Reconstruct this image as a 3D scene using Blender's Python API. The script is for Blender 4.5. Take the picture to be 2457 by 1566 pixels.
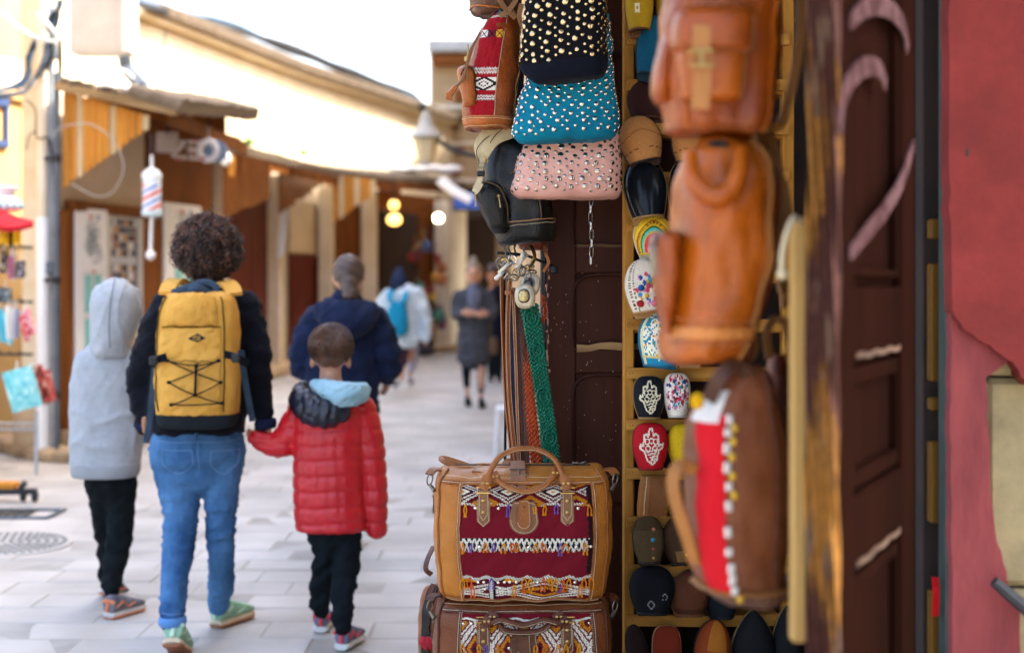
import bpy, bmesh, math, random
import numpy as np
from mathutils import Vector, Matrix, Euler

# ------------------------------------------------------------------ camera, sky, sun, exposure
S = bpy.context.scene
for o in list(bpy.data.objects):
    bpy.data.objects.remove(o)
COL = S.collection
FPX, CX, HY, CAMZ = 3412.0, 1228.5, 687.0, 1.40     # photo focal length in px, centre column, horizon row, eye height
cam_d = bpy.data.cameras.new('camera')
cam_d.sensor_width = 36.0
cam_d.lens = 36.0 * FPX / 2457.0
cam_d.shift_y = -(783.0 - HY) / 2457.0
cam_d.clip_start, cam_d.clip_end = 0.05, 600
cam_d.dof.use_dof = True
cam_d.dof.focus_distance = 3.70
cam_d.dof.aperture_fstop = 2.3
cam = bpy.data.objects.new('camera', cam_d)
COL.objects.link(cam)
cam.location = (0, 0, CAMZ)
cam.rotation_euler = (math.radians(90), 0, 0)
S.camera = cam

SUN_EL, SUN_AZ = 52.0, 68.0       # azimuth of the sun measured clockwise from +Y
w = bpy.data.worlds.new('World')
S.world = w
w.use_nodes = True
nt = w.node_tree
sky = nt.nodes.new('ShaderNodeTexSky')
sky.sky_type = 'NISHITA'
sky.sun_disc = False
sky.sun_elevation = math.radians(SUN_EL)
sky.sun_rotation = math.radians(SUN_AZ)
sky.air_density = 1.0
sky.dust_density = 6.0
sky.ozone_density = 0.6
nt.links.new(sky.outputs[0], nt.nodes['Background'].inputs[0])
nt.nodes['Background'].inputs[1].default_value = 0.15
sl = bpy.data.lights.new('sun', 'SUN')
sl.energy = 2.1
sl.angle = math.radians(0.6)
sl.color = (1.0, 0.95, 0.86)
sun = bpy.data.objects.new('sun', sl)
COL.objects.link(sun)
_a, _e = math.radians(SUN_AZ), math.radians(SUN_EL)
_sd = Vector((math.sin(_a) * math.cos(_e), math.cos(_a) * math.cos(_e), math.sin(_e)))
sun.rotation_euler = _sd.to_track_quat('Z', 'Y').to_euler()
sun.location = (0, 0, 30)
S.view_settings.view_transform = 'Standard'
S.view_settings.look = 'None'
S.view_settings.gamma = 1.0
S.view_settings.use_curve_mapping = False
S.view_settings.exposure = 2.85
S.cycles.use_denoising = True
try:
    S.cycles.denoiser = 'OPENIMAGEDENOISE'
    S.cycles.use_adaptive_sampling = True
    S.cycles.adaptive_threshold = 0.02
    S.cycles.max_bounces = 6
    S.cycles.diffuse_bounces = 4
    S.cycles.glossy_bounces = 3
    S.cycles.transmission_bounces = 4
    S.cycles.caustics_reflective = False
    S.cycles.caustics_refractive = False
    S.cycles.sample_clamp_indirect = 6.0
except Exception:
    pass

# ------------------------------------------------------------------ helpers
RNG = random.Random(7)
NP = np.random.RandomState(11)
PI = math.pi


def W(px, py, d):
    """world point seen at photo pixel (px, py) at distance d along the street"""
    return np.array(((px - CX) / FPX * d, d, CAMZ - (py - HY) / FPX * d))


def G(px, d):
    return np.array(((px - CX) / FPX * d, d))


def lin(h, k=1.0):
    h = h.lstrip('#')
    out = []
    for i in (0, 2, 4):
        c = int(h[i:i + 2], 16) / 255.0
        out.append((c / 12.92 if c <= 0.04045 else ((c + 0.055) / 1.055) ** 2.4) * k)
    return tuple(out)


def vnoise(P, scale, seed=0, oct=3):
    """cheap smooth vector noise: sums of sines along random directions, about -1..1"""
    r = np.random.RandomState(seed)
    P = np.asarray(P, float)
    out = np.zeros(len(P))
    amp, tot = 1.0, 0.0
    for o in range(oct):
        for k in range(4):
            d = r.normal(size=3)
            d /= np.linalg.norm(d)
            out += amp * np.sin(P @ d * (2 * PI / scale) * (1 + .35 * r.rand()) + r.rand() * 6.28)
        tot += amp * 2.2
        amp *= .55
        scale *= .48
    return out / tot


# -------- materials
MATS = {}


def _new(name):
    m = bpy.data.materials.new(name)
    m.use_nodes = True
    n = m.node_tree
    b = n.nodes['Principled BSDF']
    return m, n, b


def mat(name, col, rough=.6, var=.25, vscale=6.0, bump=.0, bscale=60.0, metal=0.0, spec=.5, stretch=None, col2=None,
        vtype='noise', coat=0.0, emit=None, estr=0.0, sheen=0.0, detail=5.0, rvar=.0, contrast=1.0):
    """procedural surface: two tones mixed by noise, fine bump, optional stretched grain"""
    if name in MATS:
        return MATS[name]
    m, n, b = _new(name)
    L = n.links
    c1 = col if isinstance(col, tuple) else lin(col)
    c2 = (col2 if isinstance(col2, tuple) else lin(col2)) if col2 is not None else tuple(max(0, x * (1 - var)) for x in c1)
    tc = n.nodes.new('ShaderNodeTexCoord')
    mp = n.nodes.new('ShaderNodeMapping')
    if stretch:
        mp.inputs['Scale'].default_value = stretch
    L.new(tc.outputs['Object'], mp.inputs[0])
    tx = n.nodes.new('ShaderNodeTexNoise')
    tx.inputs['Scale'].default_value = vscale
    tx.inputs['Detail'].default_value = detail
    tx.inputs['Roughness'].default_value = .62
    L.new(mp.outputs[0], tx.inputs['Vector'])
    mr = n.nodes.new('ShaderNodeMapRange')
    h = .22 / contrast
    mr.inputs[1].default_value = .5 - h
    mr.inputs[2].default_value = .5 + h
    L.new(tx.outputs[0], mr.inputs[0])
    mx = n.nodes.new('ShaderNodeMix')
    mx.data_type = 'RGBA'
    mx.inputs[6].default_value = (*c1, 1)
    mx.inputs[7].default_value = (*c2, 1)
    L.new(mr.outputs[0], mx.inputs[0])
    L.new(mx.outputs[2], b.inputs['Base Color'])
    b.inputs['Roughness'].default_value = rough
    b.inputs['Metallic'].default_value = metal
    b.inputs['Specular IOR Level'].default_value = spec
    if coat:
        b.inputs['Coat Weight'].default_value = coat
        b.inputs['Coat Roughness'].default_value = .25
    if sheen:
        b.inputs['Sheen Weight'].default_value = sheen
    if rvar:
        r2 = n.nodes.new('ShaderNodeMapRange')
        r2.inputs[3].default_value = rough - rvar
        r2.inputs[4].default_value = rough + rvar
        L.new(mr.outputs[0], r2.inputs[0])
        L.new(r2.outputs[0], b.inputs['Roughness'])
    if emit:
        b.inputs['Emission Color'].default_value = (*emit, 1)
        b.inputs['Emission Strength'].default_value = estr
    if bump:
        t2 = n.nodes.new('ShaderNodeTexVoronoi' if vtype == 'voronoi' else 'ShaderNodeTexNoise')
        t2.inputs['Scale'].default_value = bscale
        if vtype != 'voronoi':
            t2.inputs['Detail'].default_value = 4
        L.new(mp.outputs[0], t2.inputs['Vector'])
        bp = n.nodes.new('ShaderNodeBump')
        bp.inputs['Strength'].default_value = bump
        bp.inputs['Distance'].default_value = .004
        L.new(t2.outputs[0], bp.inputs['Height'])
        L.new(bp.outputs[0], b.inputs['Normal'])
    MATS[name] = m
    return m


def leather(name, col, rough=.4, var=.38, vscale=9, bump=.35, bscale=260, col2=None, coat=.15):
    return mat(name, col, rough=rough, var=var, vscale=vscale, bump=bump, bscale=bscale, vtype='voronoi', col2=col2, coat=coat * .2, rvar=.1, spec=.24)


def fabric(name, col, rough=.9, var=.18, bump=.25, bscale=500, vscale=14, sheen=.0, col2=None):
    return mat(name, col, rough=rough, var=var, vscale=vscale, bump=bump, bscale=bscale, spec=.1, sheen=sheen * .15, col2=col2)


def wood(name, col, col2, rough=.55, axis=2, fine=34.0, bump=.4, contrast=1.0, spec=.1):
    st = [fine, fine, fine]
    st[axis] = fine * .06
    return mat(name, col, col2=col2, rough=rough, vscale=1.0, stretch=tuple(st), bump=bump, bscale=2.5, detail=7, contrast=contrast, spec=spec)


def attr_mat(name, rough=.85, bump=.3, bscale=450, spec=.15, metal=0.0, sheen=.0, var=.12, coat=0):
    """colour comes from the mesh's own colour attribute (woven or printed pattern), with fine wear on top"""
    if name in MATS:
        return MATS[name]
    m, n, b = _new(name)
    L = n.links
    at = n.nodes.new('ShaderNodeAttribute')
    at.attribute_name = 'Col'
    tc = n.nodes.new('ShaderNodeTexCoord')
    tx = n.nodes.new('ShaderNodeTexNoise')
    tx.inputs['Scale'].default_value = bscale
    tx.inputs['Detail'].default_value = 3
    L.new(tc.outputs['Object'], tx.inputs['Vector'])
    mr = n.nodes.new('ShaderNodeMapRange')
    mr.inputs[1].default_value = .3
    mr.inputs[2].default_value = .7
    mr.inputs[3].default_value = 1 - var
    mr.inputs[4].default_value = 1 + var * .3
    L.new(tx.outputs[0], mr.inputs[0])
    mx = n.nodes.new('ShaderNodeVectorMath')
    mx.operation = 'SCALE'
    L.new(at.outputs['Color'], mx.inputs[0])
    L.new(mr.outputs[0], mx.inputs['Scale'])
    L.new(mx.outputs[0], b.inputs['Base Color'])
    b.inputs['Roughness'].default_value = rough
    b.inputs['Specular IOR Level'].default_value = spec
    b.inputs['Metallic'].default_value = metal
    if sheen:
        b.inputs['Sheen Weight'].default_value = sheen
    if coat:
        b.inputs['Coat Weight'].default_value = coat
    if bump:
        bp = n.nodes.new('ShaderNodeBump')
        bp.inputs['Strength'].default_value = bump
        bp.inputs['Distance'].default_value = .003
        L.new(tx.outputs[0], bp.inputs['Height'])
        L.new(bp.outputs[0], b.inputs['Normal'])
    MATS[name] = m
    return m


# -------- mesh buffers
class MB:
    def __init__(s):
        s.v, s.f, s.c = [], [], None

    def add(s, v, f, c=None):
        o = len(s.v)
        s.v.extend([tuple(p) for p in v])
        s.f.extend([tuple(i + o for i in q) for q in f])
        if c is not None:
            if s.c is None:
                s.c = []
            s.c.extend([tuple(x) for x in c])
        return s

    def join(s, o):
        return s.add(o.v, o.f, o.c)

    # oriented chamfered box; R rows = local axes
    def box(s, c, size, bev=.004, R=None, col=None):
        hx, hy, hz = [x / 2 for x in size]
        b = min(bev, hx * .8, hy * .8, hz * .8)
        idx, V, F = {}, [], []
        H = (hx, hy, hz)
        for sx in (-1, 1):
            for sy in (-1, 1):
                for sz in (-1, 1):
                    for a in range(3):
                        p = [sx * (hx - b), sy * (hy - b), sz * (hz - b)]
                        p[a] = (sx, sy, sz)[a] * H[a]
                        idx[(sx, sy, sz, a)] = len(V)
                        V.append(p)
        def key(a, sa, i, si, j, sj):
            k = [0, 0, 0]
            k[a], k[i], k[j] = sa, si, sj
            return tuple(k)
        for a in range(3):
            i, j = (a + 1) % 3, (a + 2) % 3
            for sa in (-1, 1):
                q = [idx[key(a, sa, i, si, j, sj) + (a,)] for si, sj in ((-1, -1), (1, -1), (1, 1), (-1, 1))]
                F.append(q if sa > 0 else q[::-1])
        for a in range(3):
            i, j = (a + 1) % 3, (a + 2) % 3
            for si in (-1, 1):
                for sj in (-1, 1):
                    k0, k1 = key(a, -1, i, si, j, sj), key(a, 1, i, si, j, sj)
                    q = [idx[k0 + (i,)], idx[k1 + (i,)], idx[k1 + (j,)], idx[k0 + (j,)]]
                    F.append(q if si * sj > 0 else q[::-1])
        for sx in (-1, 1):
            for sy in (-1, 1):
                for sz in (-1, 1):
                    q = [idx[(sx, sy, sz, a)] for a in range(3)]
                    F.append(q if sx * sy * sz > 0 else q[::-1])
        V = np.array(V)
        if R is not None:
            V = V @ np.array(R, float)
        V = V + np.array(c, float)
        return s.add(V, F, [col] * len(F) if col is not None else None)

    # box between ground points p0->p1, z range, thickness t0..t1 along the right-hand normal
    def slab(s, p0, p1, z0, z1, t0, t1, bev=.004, col=None):
        p0, p1 = np.array(p0[:2], float), np.array(p1[:2], float)
        d = p1 - p0
        L = np.linalg.norm(d)
        d /= L
        n = np.array((d[1], -d[0]))
        c = (p0 + p1) / 2 + n * (t0 + t1) / 2
        R = [(d[0], d[1], 0), (-n[0], -n[1], 0), (0, 0, 1)]
        return s.box((c[0], c[1], (z0 + z1) / 2), (L, abs(t1 - t0), abs(z1 - z0)), bev, R, col)

    # tube along path; r = scalar / list / list of (ra, rb); up gives the direction of ra
    def tube(s, path, r, n=8, up=None, caps=True, close=False, sq=False, col=None):
        P = np.array(path, float)
        m = len(P)
        T = np.zeros_like(P)
        if close:
            T = np.roll(P, -1, 0) - np.roll(P, 1, 0)
        else:
            T[1:-1] = P[2:] - P[:-2]
            T[0] = P[1] - P[0]
            T[-1] = P[-1] - P[-2]
        T /= (np.linalg.norm(T, axis=1)[:, None] + 1e-12)
        A = np.zeros_like(P)
        if up is None:
            u = np.array((0, 0, 1.0)) if abs(T[0][2]) < .9 else np.array((1.0, 0, 0))
            for i in range(m):
                u = u - T[i] * (u @ T[i])
                u /= (np.linalg.norm(u) + 1e-12)
                A[i] = u
        else:
            U = np.array(up, float)
            if U.ndim == 1:
                U = np.repeat(U[None], m, 0)
            A = U - T * np.sum(U * T, 1)[:, None]
            A /= (np.linalg.norm(A, axis=1)[:, None] + 1e-12)
        B = np.cross(T, A)
        rr = r if hasattr(r, '__len__') else [r] * m
        if hasattr(r, '__len__') and len(r) == 2 and m != 2 and not hasattr(r[0], '__len__'):
            rr = [r] * m
        V, F = [], []
        if sq:
            ang = [PI / 4 + k * PI / 2 for k in range(4)]
            n = 4
            prof = [(1, 1), (-1, 1), (-1, -1), (1, -1)]
        else:
            prof = [(math.cos(2 * PI * k / n), math.sin(2 * PI * k / n)) for k in range(n)]
        for i in range(m):
            x = rr[i]
            ra, rb = (x[0], x[1]) if hasattr(x, '__len__') else (x, x)
            for ca, sa in prof:
                V.append(P[i] + A[i] * ca * ra + B[i] * sa * rb)
        for i in range(m if close else m - 1):
            j = (i + 1) % m
            for k in range(n):
                k2 = (k + 1) % n
                F.append((i * n + k, i * n + k2, j * n + k2, j * n + k))
        if caps and not close:
            F.append(tuple(range(n))[::-1])
            F.append(tuple((m - 1) * n + k for k in range(n)))
        return s.add(V, F, [col] * len(F) if col is not None else None)

    def ball(s, c, r, nu=12, nv=8, R=None, col=None):
        r = r if hasattr(r, '__len__') else (r, r, r)
        V, F = [], []
        for i in range(1, nv):
            t = PI * i / nv
            for k in range(nu):
                a = 2 * PI * k / nu
                V.append((math.sin(t) * math.cos(a) * r[0], math.sin(t) * math.sin(a) * r[1], math.cos(t) * r[2]))
        V.append((0, 0, r[2]))
        V.append((0, 0, -r[2]))
        a, b = len(V) - 2, len(V) - 1
        for i in range(nv - 2):
            for k in range(nu):
                k2 = (k + 1) % nu
                F.append((i * nu + k, (i + 1) * nu + k, (i + 1) * nu + k2, i * nu + k2))
        for k in range(nu):
            k2 = (k + 1) % nu
            F.append((a, k, k2))
            F.append((b, (nv - 2) * nu + k2, (nv - 2) * nu + k))
        V = np.array(V)
        if R is not None:
            V = V @ np.array(R, float)
        V = V + np.array(c, float)
        return s.add(V, F, [col] * len(F) if col is not None else None)

    def lathe(s, c, prof, n=16, R=None, col=None):
        """prof: list of (radius, z)"""
        V, F = [], []
        for r, z in prof:
            for k in range(n):
                a = 2 * PI * k / n
                V.append((r * math.cos(a), r * math.sin(a), z))
        m = len(prof)
        for i in range(m - 1):
            for k in range(n):
                k2 = (k + 1) % n
                F.append((i * n + k, i * n + k2, (i + 1) * n + k2, (i + 1) * n + k))
        F.append(tuple(range(n))[::-1])
        F.append(tuple((m - 1) * n + k for k in range(n)))
        V = np.array(V)
        if R is not None:
            V = V @ np.array(R, float)
        return s.add(V + np.array(c, float), F, [col] * len(F) if col is not None else None)

    def prism(s, poly, axis_vec, col=None):
        """poly: 3-D planar loop; extruded by axis_vec"""
        n = len(poly)
        P = np.array(poly, float)
        Q = P + np.array(axis_vec, float)
        F = [tuple(range(n)), tuple(range(2 * n - 1, n - 1, -1))]
        for k in range(n):
            k2 = (k + 1) % n
            F.append((k2, k, n + k, n + k2))
        return s.add(np.vstack([P, Q]), F, [col] * len(F) if col is not None else None)

    # grid of points P[nv,nu,3]; colours per cell; skirt pushes the border back along 'back'
    def grid(s, P, C=None, back=None, closed_u=False):
        nv, nu = P.shape[:2]
        V = P.reshape(-1, 3)
        F, CC = [], []
        ku = nu if closed_u else nu - 1
        for i in range(nv - 1):
            for k in range(ku):
                k2 = (k + 1) % nu
                F.append((i * nu + k, i * nu + k2, (i + 1) * nu + k2, (i + 1) * nu + k))
                if C is not None:
                    CC.append(C[i, k])
        o = len(s.v)
        s.add(V, F, CC if C is not None else None)
        if back is not None:
            ring = [k for k in range(nu)] + [i * nu + nu - 1 for i in range(1, nv)] + \
                   [(nv - 1) * nu + k for k in range(nu - 2, -1, -1)] + [i * nu for i in range(nv - 2, 0, -1)]
            B = back.reshape(-1, 3)
            V2 = [V[i] + B[i] for i in ring]
            o2 = len(s.v)
            s.v.extend([tuple(p) for p in V2])
            m = len(ring)
            for k in range(m):
                k2 = (k + 1) % m
                s.f.append((o + ring[k2], o + ring[k], o2 + k, o2 + k2))
                if C is not None:
                    i, j = divmod(ring[k], nu)
                    s.c.append(tuple(C[min(i, nv - 2), min(j, nu - 2)]))
        return s


SMOOTH_DEFAULT = True


def to_mesh(mb, m, origin=(0, 0, 0), smooth=True, name='mesh', sharp=40):
    me = bpy.data.meshes.new(name)
    V = np.array(mb.v, float) - np.array(origin, float)
    me.from_pydata(V.tolist(), [], mb.f)
    if mb.c is not None:
        ca = me.color_attributes.new('Col', 'FLOAT_COLOR', 'CORNER')
        arr = np.ones((len(me.loops), 4), np.float32)
        nl = np.array([len(f) for f in mb.f])
        arr[:, :3] = np.repeat(np.array(mb.c, np.float32)[:, :3], nl, 0)
        ca.data.foreach_set('color', arr.ravel())
    if m is not None:
        me.materials.append(m)
    if smooth:
        me.polygons.foreach_set('use_smooth', [True] * len(me.polygons))
        if sharp:
            me.set_sharp_from_angle(angle=math.radians(sharp))
    me.update()
    return me


def tag(o, label=None, cat=None, group=None, kind=None):
    if label:
        o['label'] = label
    if cat:
        o['category'] = cat
    if group:
        o['group'] = group
    if kind:
        o['kind'] = kind
    return o


class Thing:
    """an Empty at the thing's base; parts are built in world coordinates and parented to it"""

    def __init__(s, name, label, cat, loc, group=None, kind=None):
        s.loc = np.array(loc, float)
        s.o = bpy.data.objects.new(name, None)
        s.o.empty_display_size = .1
        s.o.location = s.loc
        COL.objects.link(s.o)
        tag(s.o, label, cat, group, kind)

    def part(s, name, mb, m, parent=None, smooth=True, kind=None, label=None, sharp=40):
        me = mb if isinstance(mb, bpy.types.Mesh) else to_mesh(mb, m, s.loc if parent is None else parent.get('_org', s.loc), smooth, name, sharp)
        o = bpy.data.objects.new(name, me)
        COL.objects.link(o)
        o.parent = parent if parent is not None else s.o
        if kind:
            o['kind'] = kind
        if label:
            o['label'] = label
        return o

    def inst(s, name, me, M, parent=None):
        """a part sharing mesh data, placed by a world matrix"""
        o = bpy.data.objects.new(name, me)
        COL.objects.link(o)
        o.parent = parent if parent is not None else s.o
        o.matrix_local = Matrix.Translation(Vector(-s.loc)) @ M
        return o


def solo(name, mb, m, label, cat, group=None, kind=None, smooth=True, loc=None, sharp=40):
    V = np.array(mb.v, float)
    if loc is None:
        loc = (V[:, 0].mean(), V[:, 1].mean(), V[:, 2].min())
    me = to_mesh(mb, m, loc, smooth, name, sharp)
    o = bpy.data.objects.new(name, me)
    o.location = loc
    COL.objects.link(o)
    return tag(o, label, cat, group, kind)


def frame(pos, x, z_hint=None, normal=None):
    """matrix from a normal (local z) and an x hint"""
    n = Vector(normal).normalized()
    x = Vector(x)
    x = (x - n * x.dot(n)).normalized()
    y = n.cross(x)
    M = Matrix((x, y, n)).transposed().to_4x4()
    M.translation = Vector(pos)
    return M


def fuse(mb, voxel, smooth=4, factor=.5):
    """one continuous surface from overlapping closed shapes"""
    me = to_mesh(mb, None, smooth=False)
    o = bpy.data.objects.new('tmp', me)
    COL.objects.link(o)
    a = o.modifiers.new('r', 'REMESH')
    a.mode = 'VOXEL'
    a.voxel_size = voxel
    a.use_smooth_shade = True
    if smooth:
        b = o.modifiers.new('s', 'SMOOTH')
        b.iterations = smooth
        b.factor = factor
    bpy.context.view_layer.update()
    dg = bpy.context.evaluated_depsgraph_get()
    ev = o.evaluated_get(dg).to_mesh()
    V = np.empty(len(ev.vertices) * 3)
    ev.vertices.foreach_get('co', V)
    N = np.empty(len(ev.vertices) * 3)
    ev.vertices.foreach_get('normal', N)
    F = [tuple(p.vertices) for p in ev.polygons]
    o.evaluated_get(dg).to_mesh_clear()
    bpy.data.objects.remove(o)
    bpy.data.meshes.remove(me)
    r = MB()
    r.V = V.reshape(-1, 3)
    r.N = N.reshape(-1, 3)
    r.f = F
    r.v = r.V
    return r


def wrinkle(fm, amp, scale, seed=0, stretch=(1, 1, 1), oct=3):
    P = fm.V * np.array(stretch)
    n = vnoise(P, scale, seed, oct)
    n = np.sign(n) * np.abs(n) ** .8
    fm.V = fm.V + fm.N * (n * amp)[:, None]
    fm.v = fm.V
    return fm


def creases(fm, amp, scale, seed, stretch, mask=None):
    """sharp folds: ridged noise along the normals"""
    n = vnoise(fm.V * np.array(stretch), scale, seed, 2)
    k = np.clip(1 - np.abs(n) * 2.2, 0, 1) ** 2
    if mask is not None:
        k = k * mask
    fm.V = fm.V + fm.N * (k * amp)[:, None]
    fm.v = fm.V
    return fm


def spline(pts, n):
    """Catmull-Rom through points -> n samples"""
    P = np.array(pts, float)
    m = len(P)
    t = np.linspace(0, m - 1, n)
    i = np.clip(t.astype(int), 0, m - 2)
    f = (t - i)[:, None]
    Pm = np.vstack([2 * P[0] - P[1], P, 2 * P[-1] - P[-2]])
    p0, p1, p2, p3 = Pm[i], Pm[i + 1], Pm[i + 2], Pm[i + 3]
    return .5 * ((2 * p1) + (-p0 + p2) * f + (2 * p0 - 5 * p1 + 4 * p2 - p3) * f ** 2 + (-p0 + 3 * p1 - 3 * p2 + p3) * f ** 3)


class Loft:
    """soft bag body: superellipse sections stacked along z. sections: (z, cx, cy, hw, hd, n). u=0 faces the camera (-y), u grows towards +x"""

    def __init__(s, sec, yaw=0.0, noise=0.0, nscale=.12, seed=0, roll=0.0):
        s.roll = roll
        s.sec = np.array(sec, float)
        s.piv = s.sec[:, 1:3].mean(0)
        s.yaw = yaw
        s.noise, s.nscale, s.seed = noise, nscale, seed

    def raw(s, u, v):
        u = np.asarray(u, float)
        v = np.asarray(v, float)
        shp = np.broadcast(u, v).shape
        u = np.broadcast_to(u, shp).ravel()
        v = np.broadcast_to(v, shp).ravel()
        m = len(s.sec)
        t = np.clip(v, 0, 1) * (m - 1)
        i = np.clip(t.astype(int), 0, m - 2)
        f = (t - i)[:, None]
        Pm = np.vstack([2 * s.sec[0] - s.sec[1], s.sec, 2 * s.sec[-1] - s.sec[-2]])
        p0, p1, p2, p3 = Pm[i], Pm[i + 1], Pm[i + 2], Pm[i + 3]
        q = .5 * ((2 * p1) + (-p0 + p2) * f + (2 * p0 - 5 * p1 + 4 * p2 - p3) * f ** 2 + (-p0 + 3 * p1 - 3 * p2 + p3) * f ** 3)
        a = u * 2 * PI
        nn = np.maximum(q[:, 5], 1.2)
        sx, cx = np.sin(a), np.cos(a)
        rho = (np.abs(sx) ** nn + np.abs(cx) ** nn) ** (-1 / nn)
        x = np.maximum(q[:, 3], 1e-4) * rho * sx
        y = -np.maximum(q[:, 4], 1e-4) * rho * cx
        X, Y = q[:, 1] + x, q[:, 2] + y
        c, sn = math.cos(s.yaw), math.sin(s.yaw)
        dx, dy = X - s.piv[0], Y - s.piv[1]
        P = np.stack([s.piv[0] + dx * c - dy * sn, s.piv[1] + dx * sn + dy * c, q[:, 0]], 1)
        if s.roll:
            c, sn = math.cos(s.roll), math.sin(s.roll)
            zc = s.sec[:, 0].mean()
            dx, dz = P[:, 0] - s.piv[0], P[:, 2] - zc
            P[:, 0], P[:, 2] = s.piv[0] + dx * c - dz * sn, zc + dx * sn + dz * c
        return P.reshape(shp + (3,))

    @staticmethod
    def uof(X, n):
        """parameter u of the front point at fraction X of the half width (|X|<1), section power n"""
        X = np.clip(np.asarray(X, float), -.9999, .9999)
        A = np.abs(X)
        return np.sign(X) * np.arctan(A / (1 - A ** n) ** (1 / n)) / (2 * PI)

    def __call__(s, u, v):
        P = s.raw(u, v)
        if s.noise:
            N = s.normal(u, v, raw=True)
            k = vnoise(P.reshape(-1, 3), s.nscale, s.seed).reshape(P.shape[:-1])
            P = P + N * (k * s.noise)[..., None]
        return P

    def normal(s, u, v, raw=False):
        e = 2e-3
        fn = s.raw if (raw or not s.noise) else s.__call__
        du = fn(np.asarray(u) + e, v) - fn(np.asarray(u) - e, v)
        v = np.asarray(v, float)
        dv = fn(u, np.clip(v + e, 0, 1)) - fn(u, np.clip(v - e, 0, 1))
        N = np.cross(du, dv)
        N /= (np.linalg.norm(N, axis=-1)[..., None] + 1e-12)
        return N

    def body(s, nu=64, nv=40):
        mb = MB()
        # even spacing in arc for squarish sections
        uu = np.linspace(0, 1, nu, endpoint=False)
        vv = np.linspace(0, 1, nv)
        U, Vv = np.meshgrid(uu, vv)
        P = s(U, Vv)
        mb.grid(P, closed_u=True)
        mb.f.append(tuple(range(nu))[::-1])
        mb.f.append(tuple((nv - 1) * nu + k for k in range(nu)))
        return mb

    def patch(s, u0, u1, v0, v1, off=.002, thick=.003, nu=30, nv=30, cfun=None, shape=None, xn=None):
        """sheet lying on the body; cfun(a,b)-> colour for a,b in 0..1; shape(a,b)->(a,b) warps outline; u0.. may be callables of b"""
        a = np.linspace(0, 1, nu)
        b = np.linspace(0, 1, nv)
        A, Bm = np.meshgrid(a, b)
        if shape:
            A2, B2 = shape(A, Bm)
        else:
            A2, B2 = A, Bm
        if xn:
            u0_, u1_ = (u0(B2) if callable(u0) else u0), (u1(B2) if callable(u1) else u1)
            U = s.uof(u0_ + (u1_ - u0_) * A2, xn)
        fu0 = u0(B2) if callable(u0) else u0
        fu1 = u1(B2) if callable(u1) else u1
        if not xn:
            U = fu0 + (fu1 - fu0) * A2
        Vv = v0 + (v1 - v0) * B2
        P, N = s(U, Vv), s.normal(U, Vv)
        o = off(A, Bm)[..., None] if callable(off) else off
        C = None
        if cfun:
            ac, bc = (a[1:] + a[:-1]) / 2, (b[1:] + b[:-1]) / 2
            Ac, Bc = np.meshgrid(ac, bc)
            C = cfun(Ac, Bc)
        mb = MB()
        mb.grid(P + N * o, C, back=-N * thick)
        return mb

    def at(s, u, v, off=0.0):
        P = s(np.array([u]), np.array([v]))[0]
        N = s.normal(np.array([u]), np.array([v]))[0]
        return P + N * off, N

    def line(s, uv, n=40, off=.003):
        q = spline(np.array(uv, float), n)
        P = s(q[:, 0], q[:, 1])
        N = s.normal(q[:, 0], q[:, 1])
        return P + N * off, N


def stitches(path, N, step=.006, ln=.0042, r=.0007, n=4):
    """dashes of thread along a path"""
    P = np.array(path, float)
    d = np.r_[0, np.cumsum(np.linalg.norm(np.diff(P, axis=0), axis=1))]
    mb = MB()
    t = 0.0
    N = np.array(N, float)
    if N.ndim == 1:
        N = np.repeat(N[None], len(P), 0)
    while t + ln < d[-1]:
        a = np.array([np.interp(t, d, P[:, k]) for k in range(3)])
        b = np.array([np.interp(t + ln, d, P[:, k]) for k in range(3)])
        nn = np.array([np.interp(t, d, N[:, k]) for k in range(3)])
        mb.tube([a - nn * r, (a + b) / 2 + nn * r * .9, b - nn * r], [(r, r)] * 3, n)
        t += step
    return mb


def strap(mb, path, w, t, up, n=40):
    """flat strap, width w across, thickness t along 'up' (surface normal)"""
    P = spline(path, n)
    U = np.array(up, float)
    if U.ndim == 2:
        U = spline(U, n)
    mb.tube(P, [(t / 2, w / 2)] * n, up=U, sq=True)
    return mb


def ring_path(c, ax, ay, ra, rb, n=20):
    c, ax, ay = np.array(c, float), np.array(ax, float), np.array(ay, float)
    return [c + ax * ra * math.cos(2 * PI * k / n) + ay * rb * math.sin(2 * PI * k / n) for k in range(n)]


def dome_mesh(r, h, n=10, m=None):
    mb = MB()
    mb.lathe((0, 0, 0), [(r, -r * .1), (r, h * .25), (r * .86, h * .6), (r * .55, h * .9), (r * .05, h)], n)
    return to_mesh(mb, m, name='stud')


# shared metals and thread
BRASS = mat('brass', '#b8975a', rough=.28, metal=1.0, var=.3, vscale=30)
STEEL = mat('steel', '#c9c6bf', rough=.22, metal=1.0, var=.2, vscale=40)
OLDMETAL = mat('old_metal', '#8f8575', rough=.4, metal=1.0, var=.5, vscale=60, bump=.3, bscale=300)
IRON = mat('black_iron', '#2a2c30', rough=.5, metal=.4, var=.3, vscale=30)
THREAD = mat('cream_thread', '#d9c6a0', rough=.9, var=.1, vscale=60)
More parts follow.
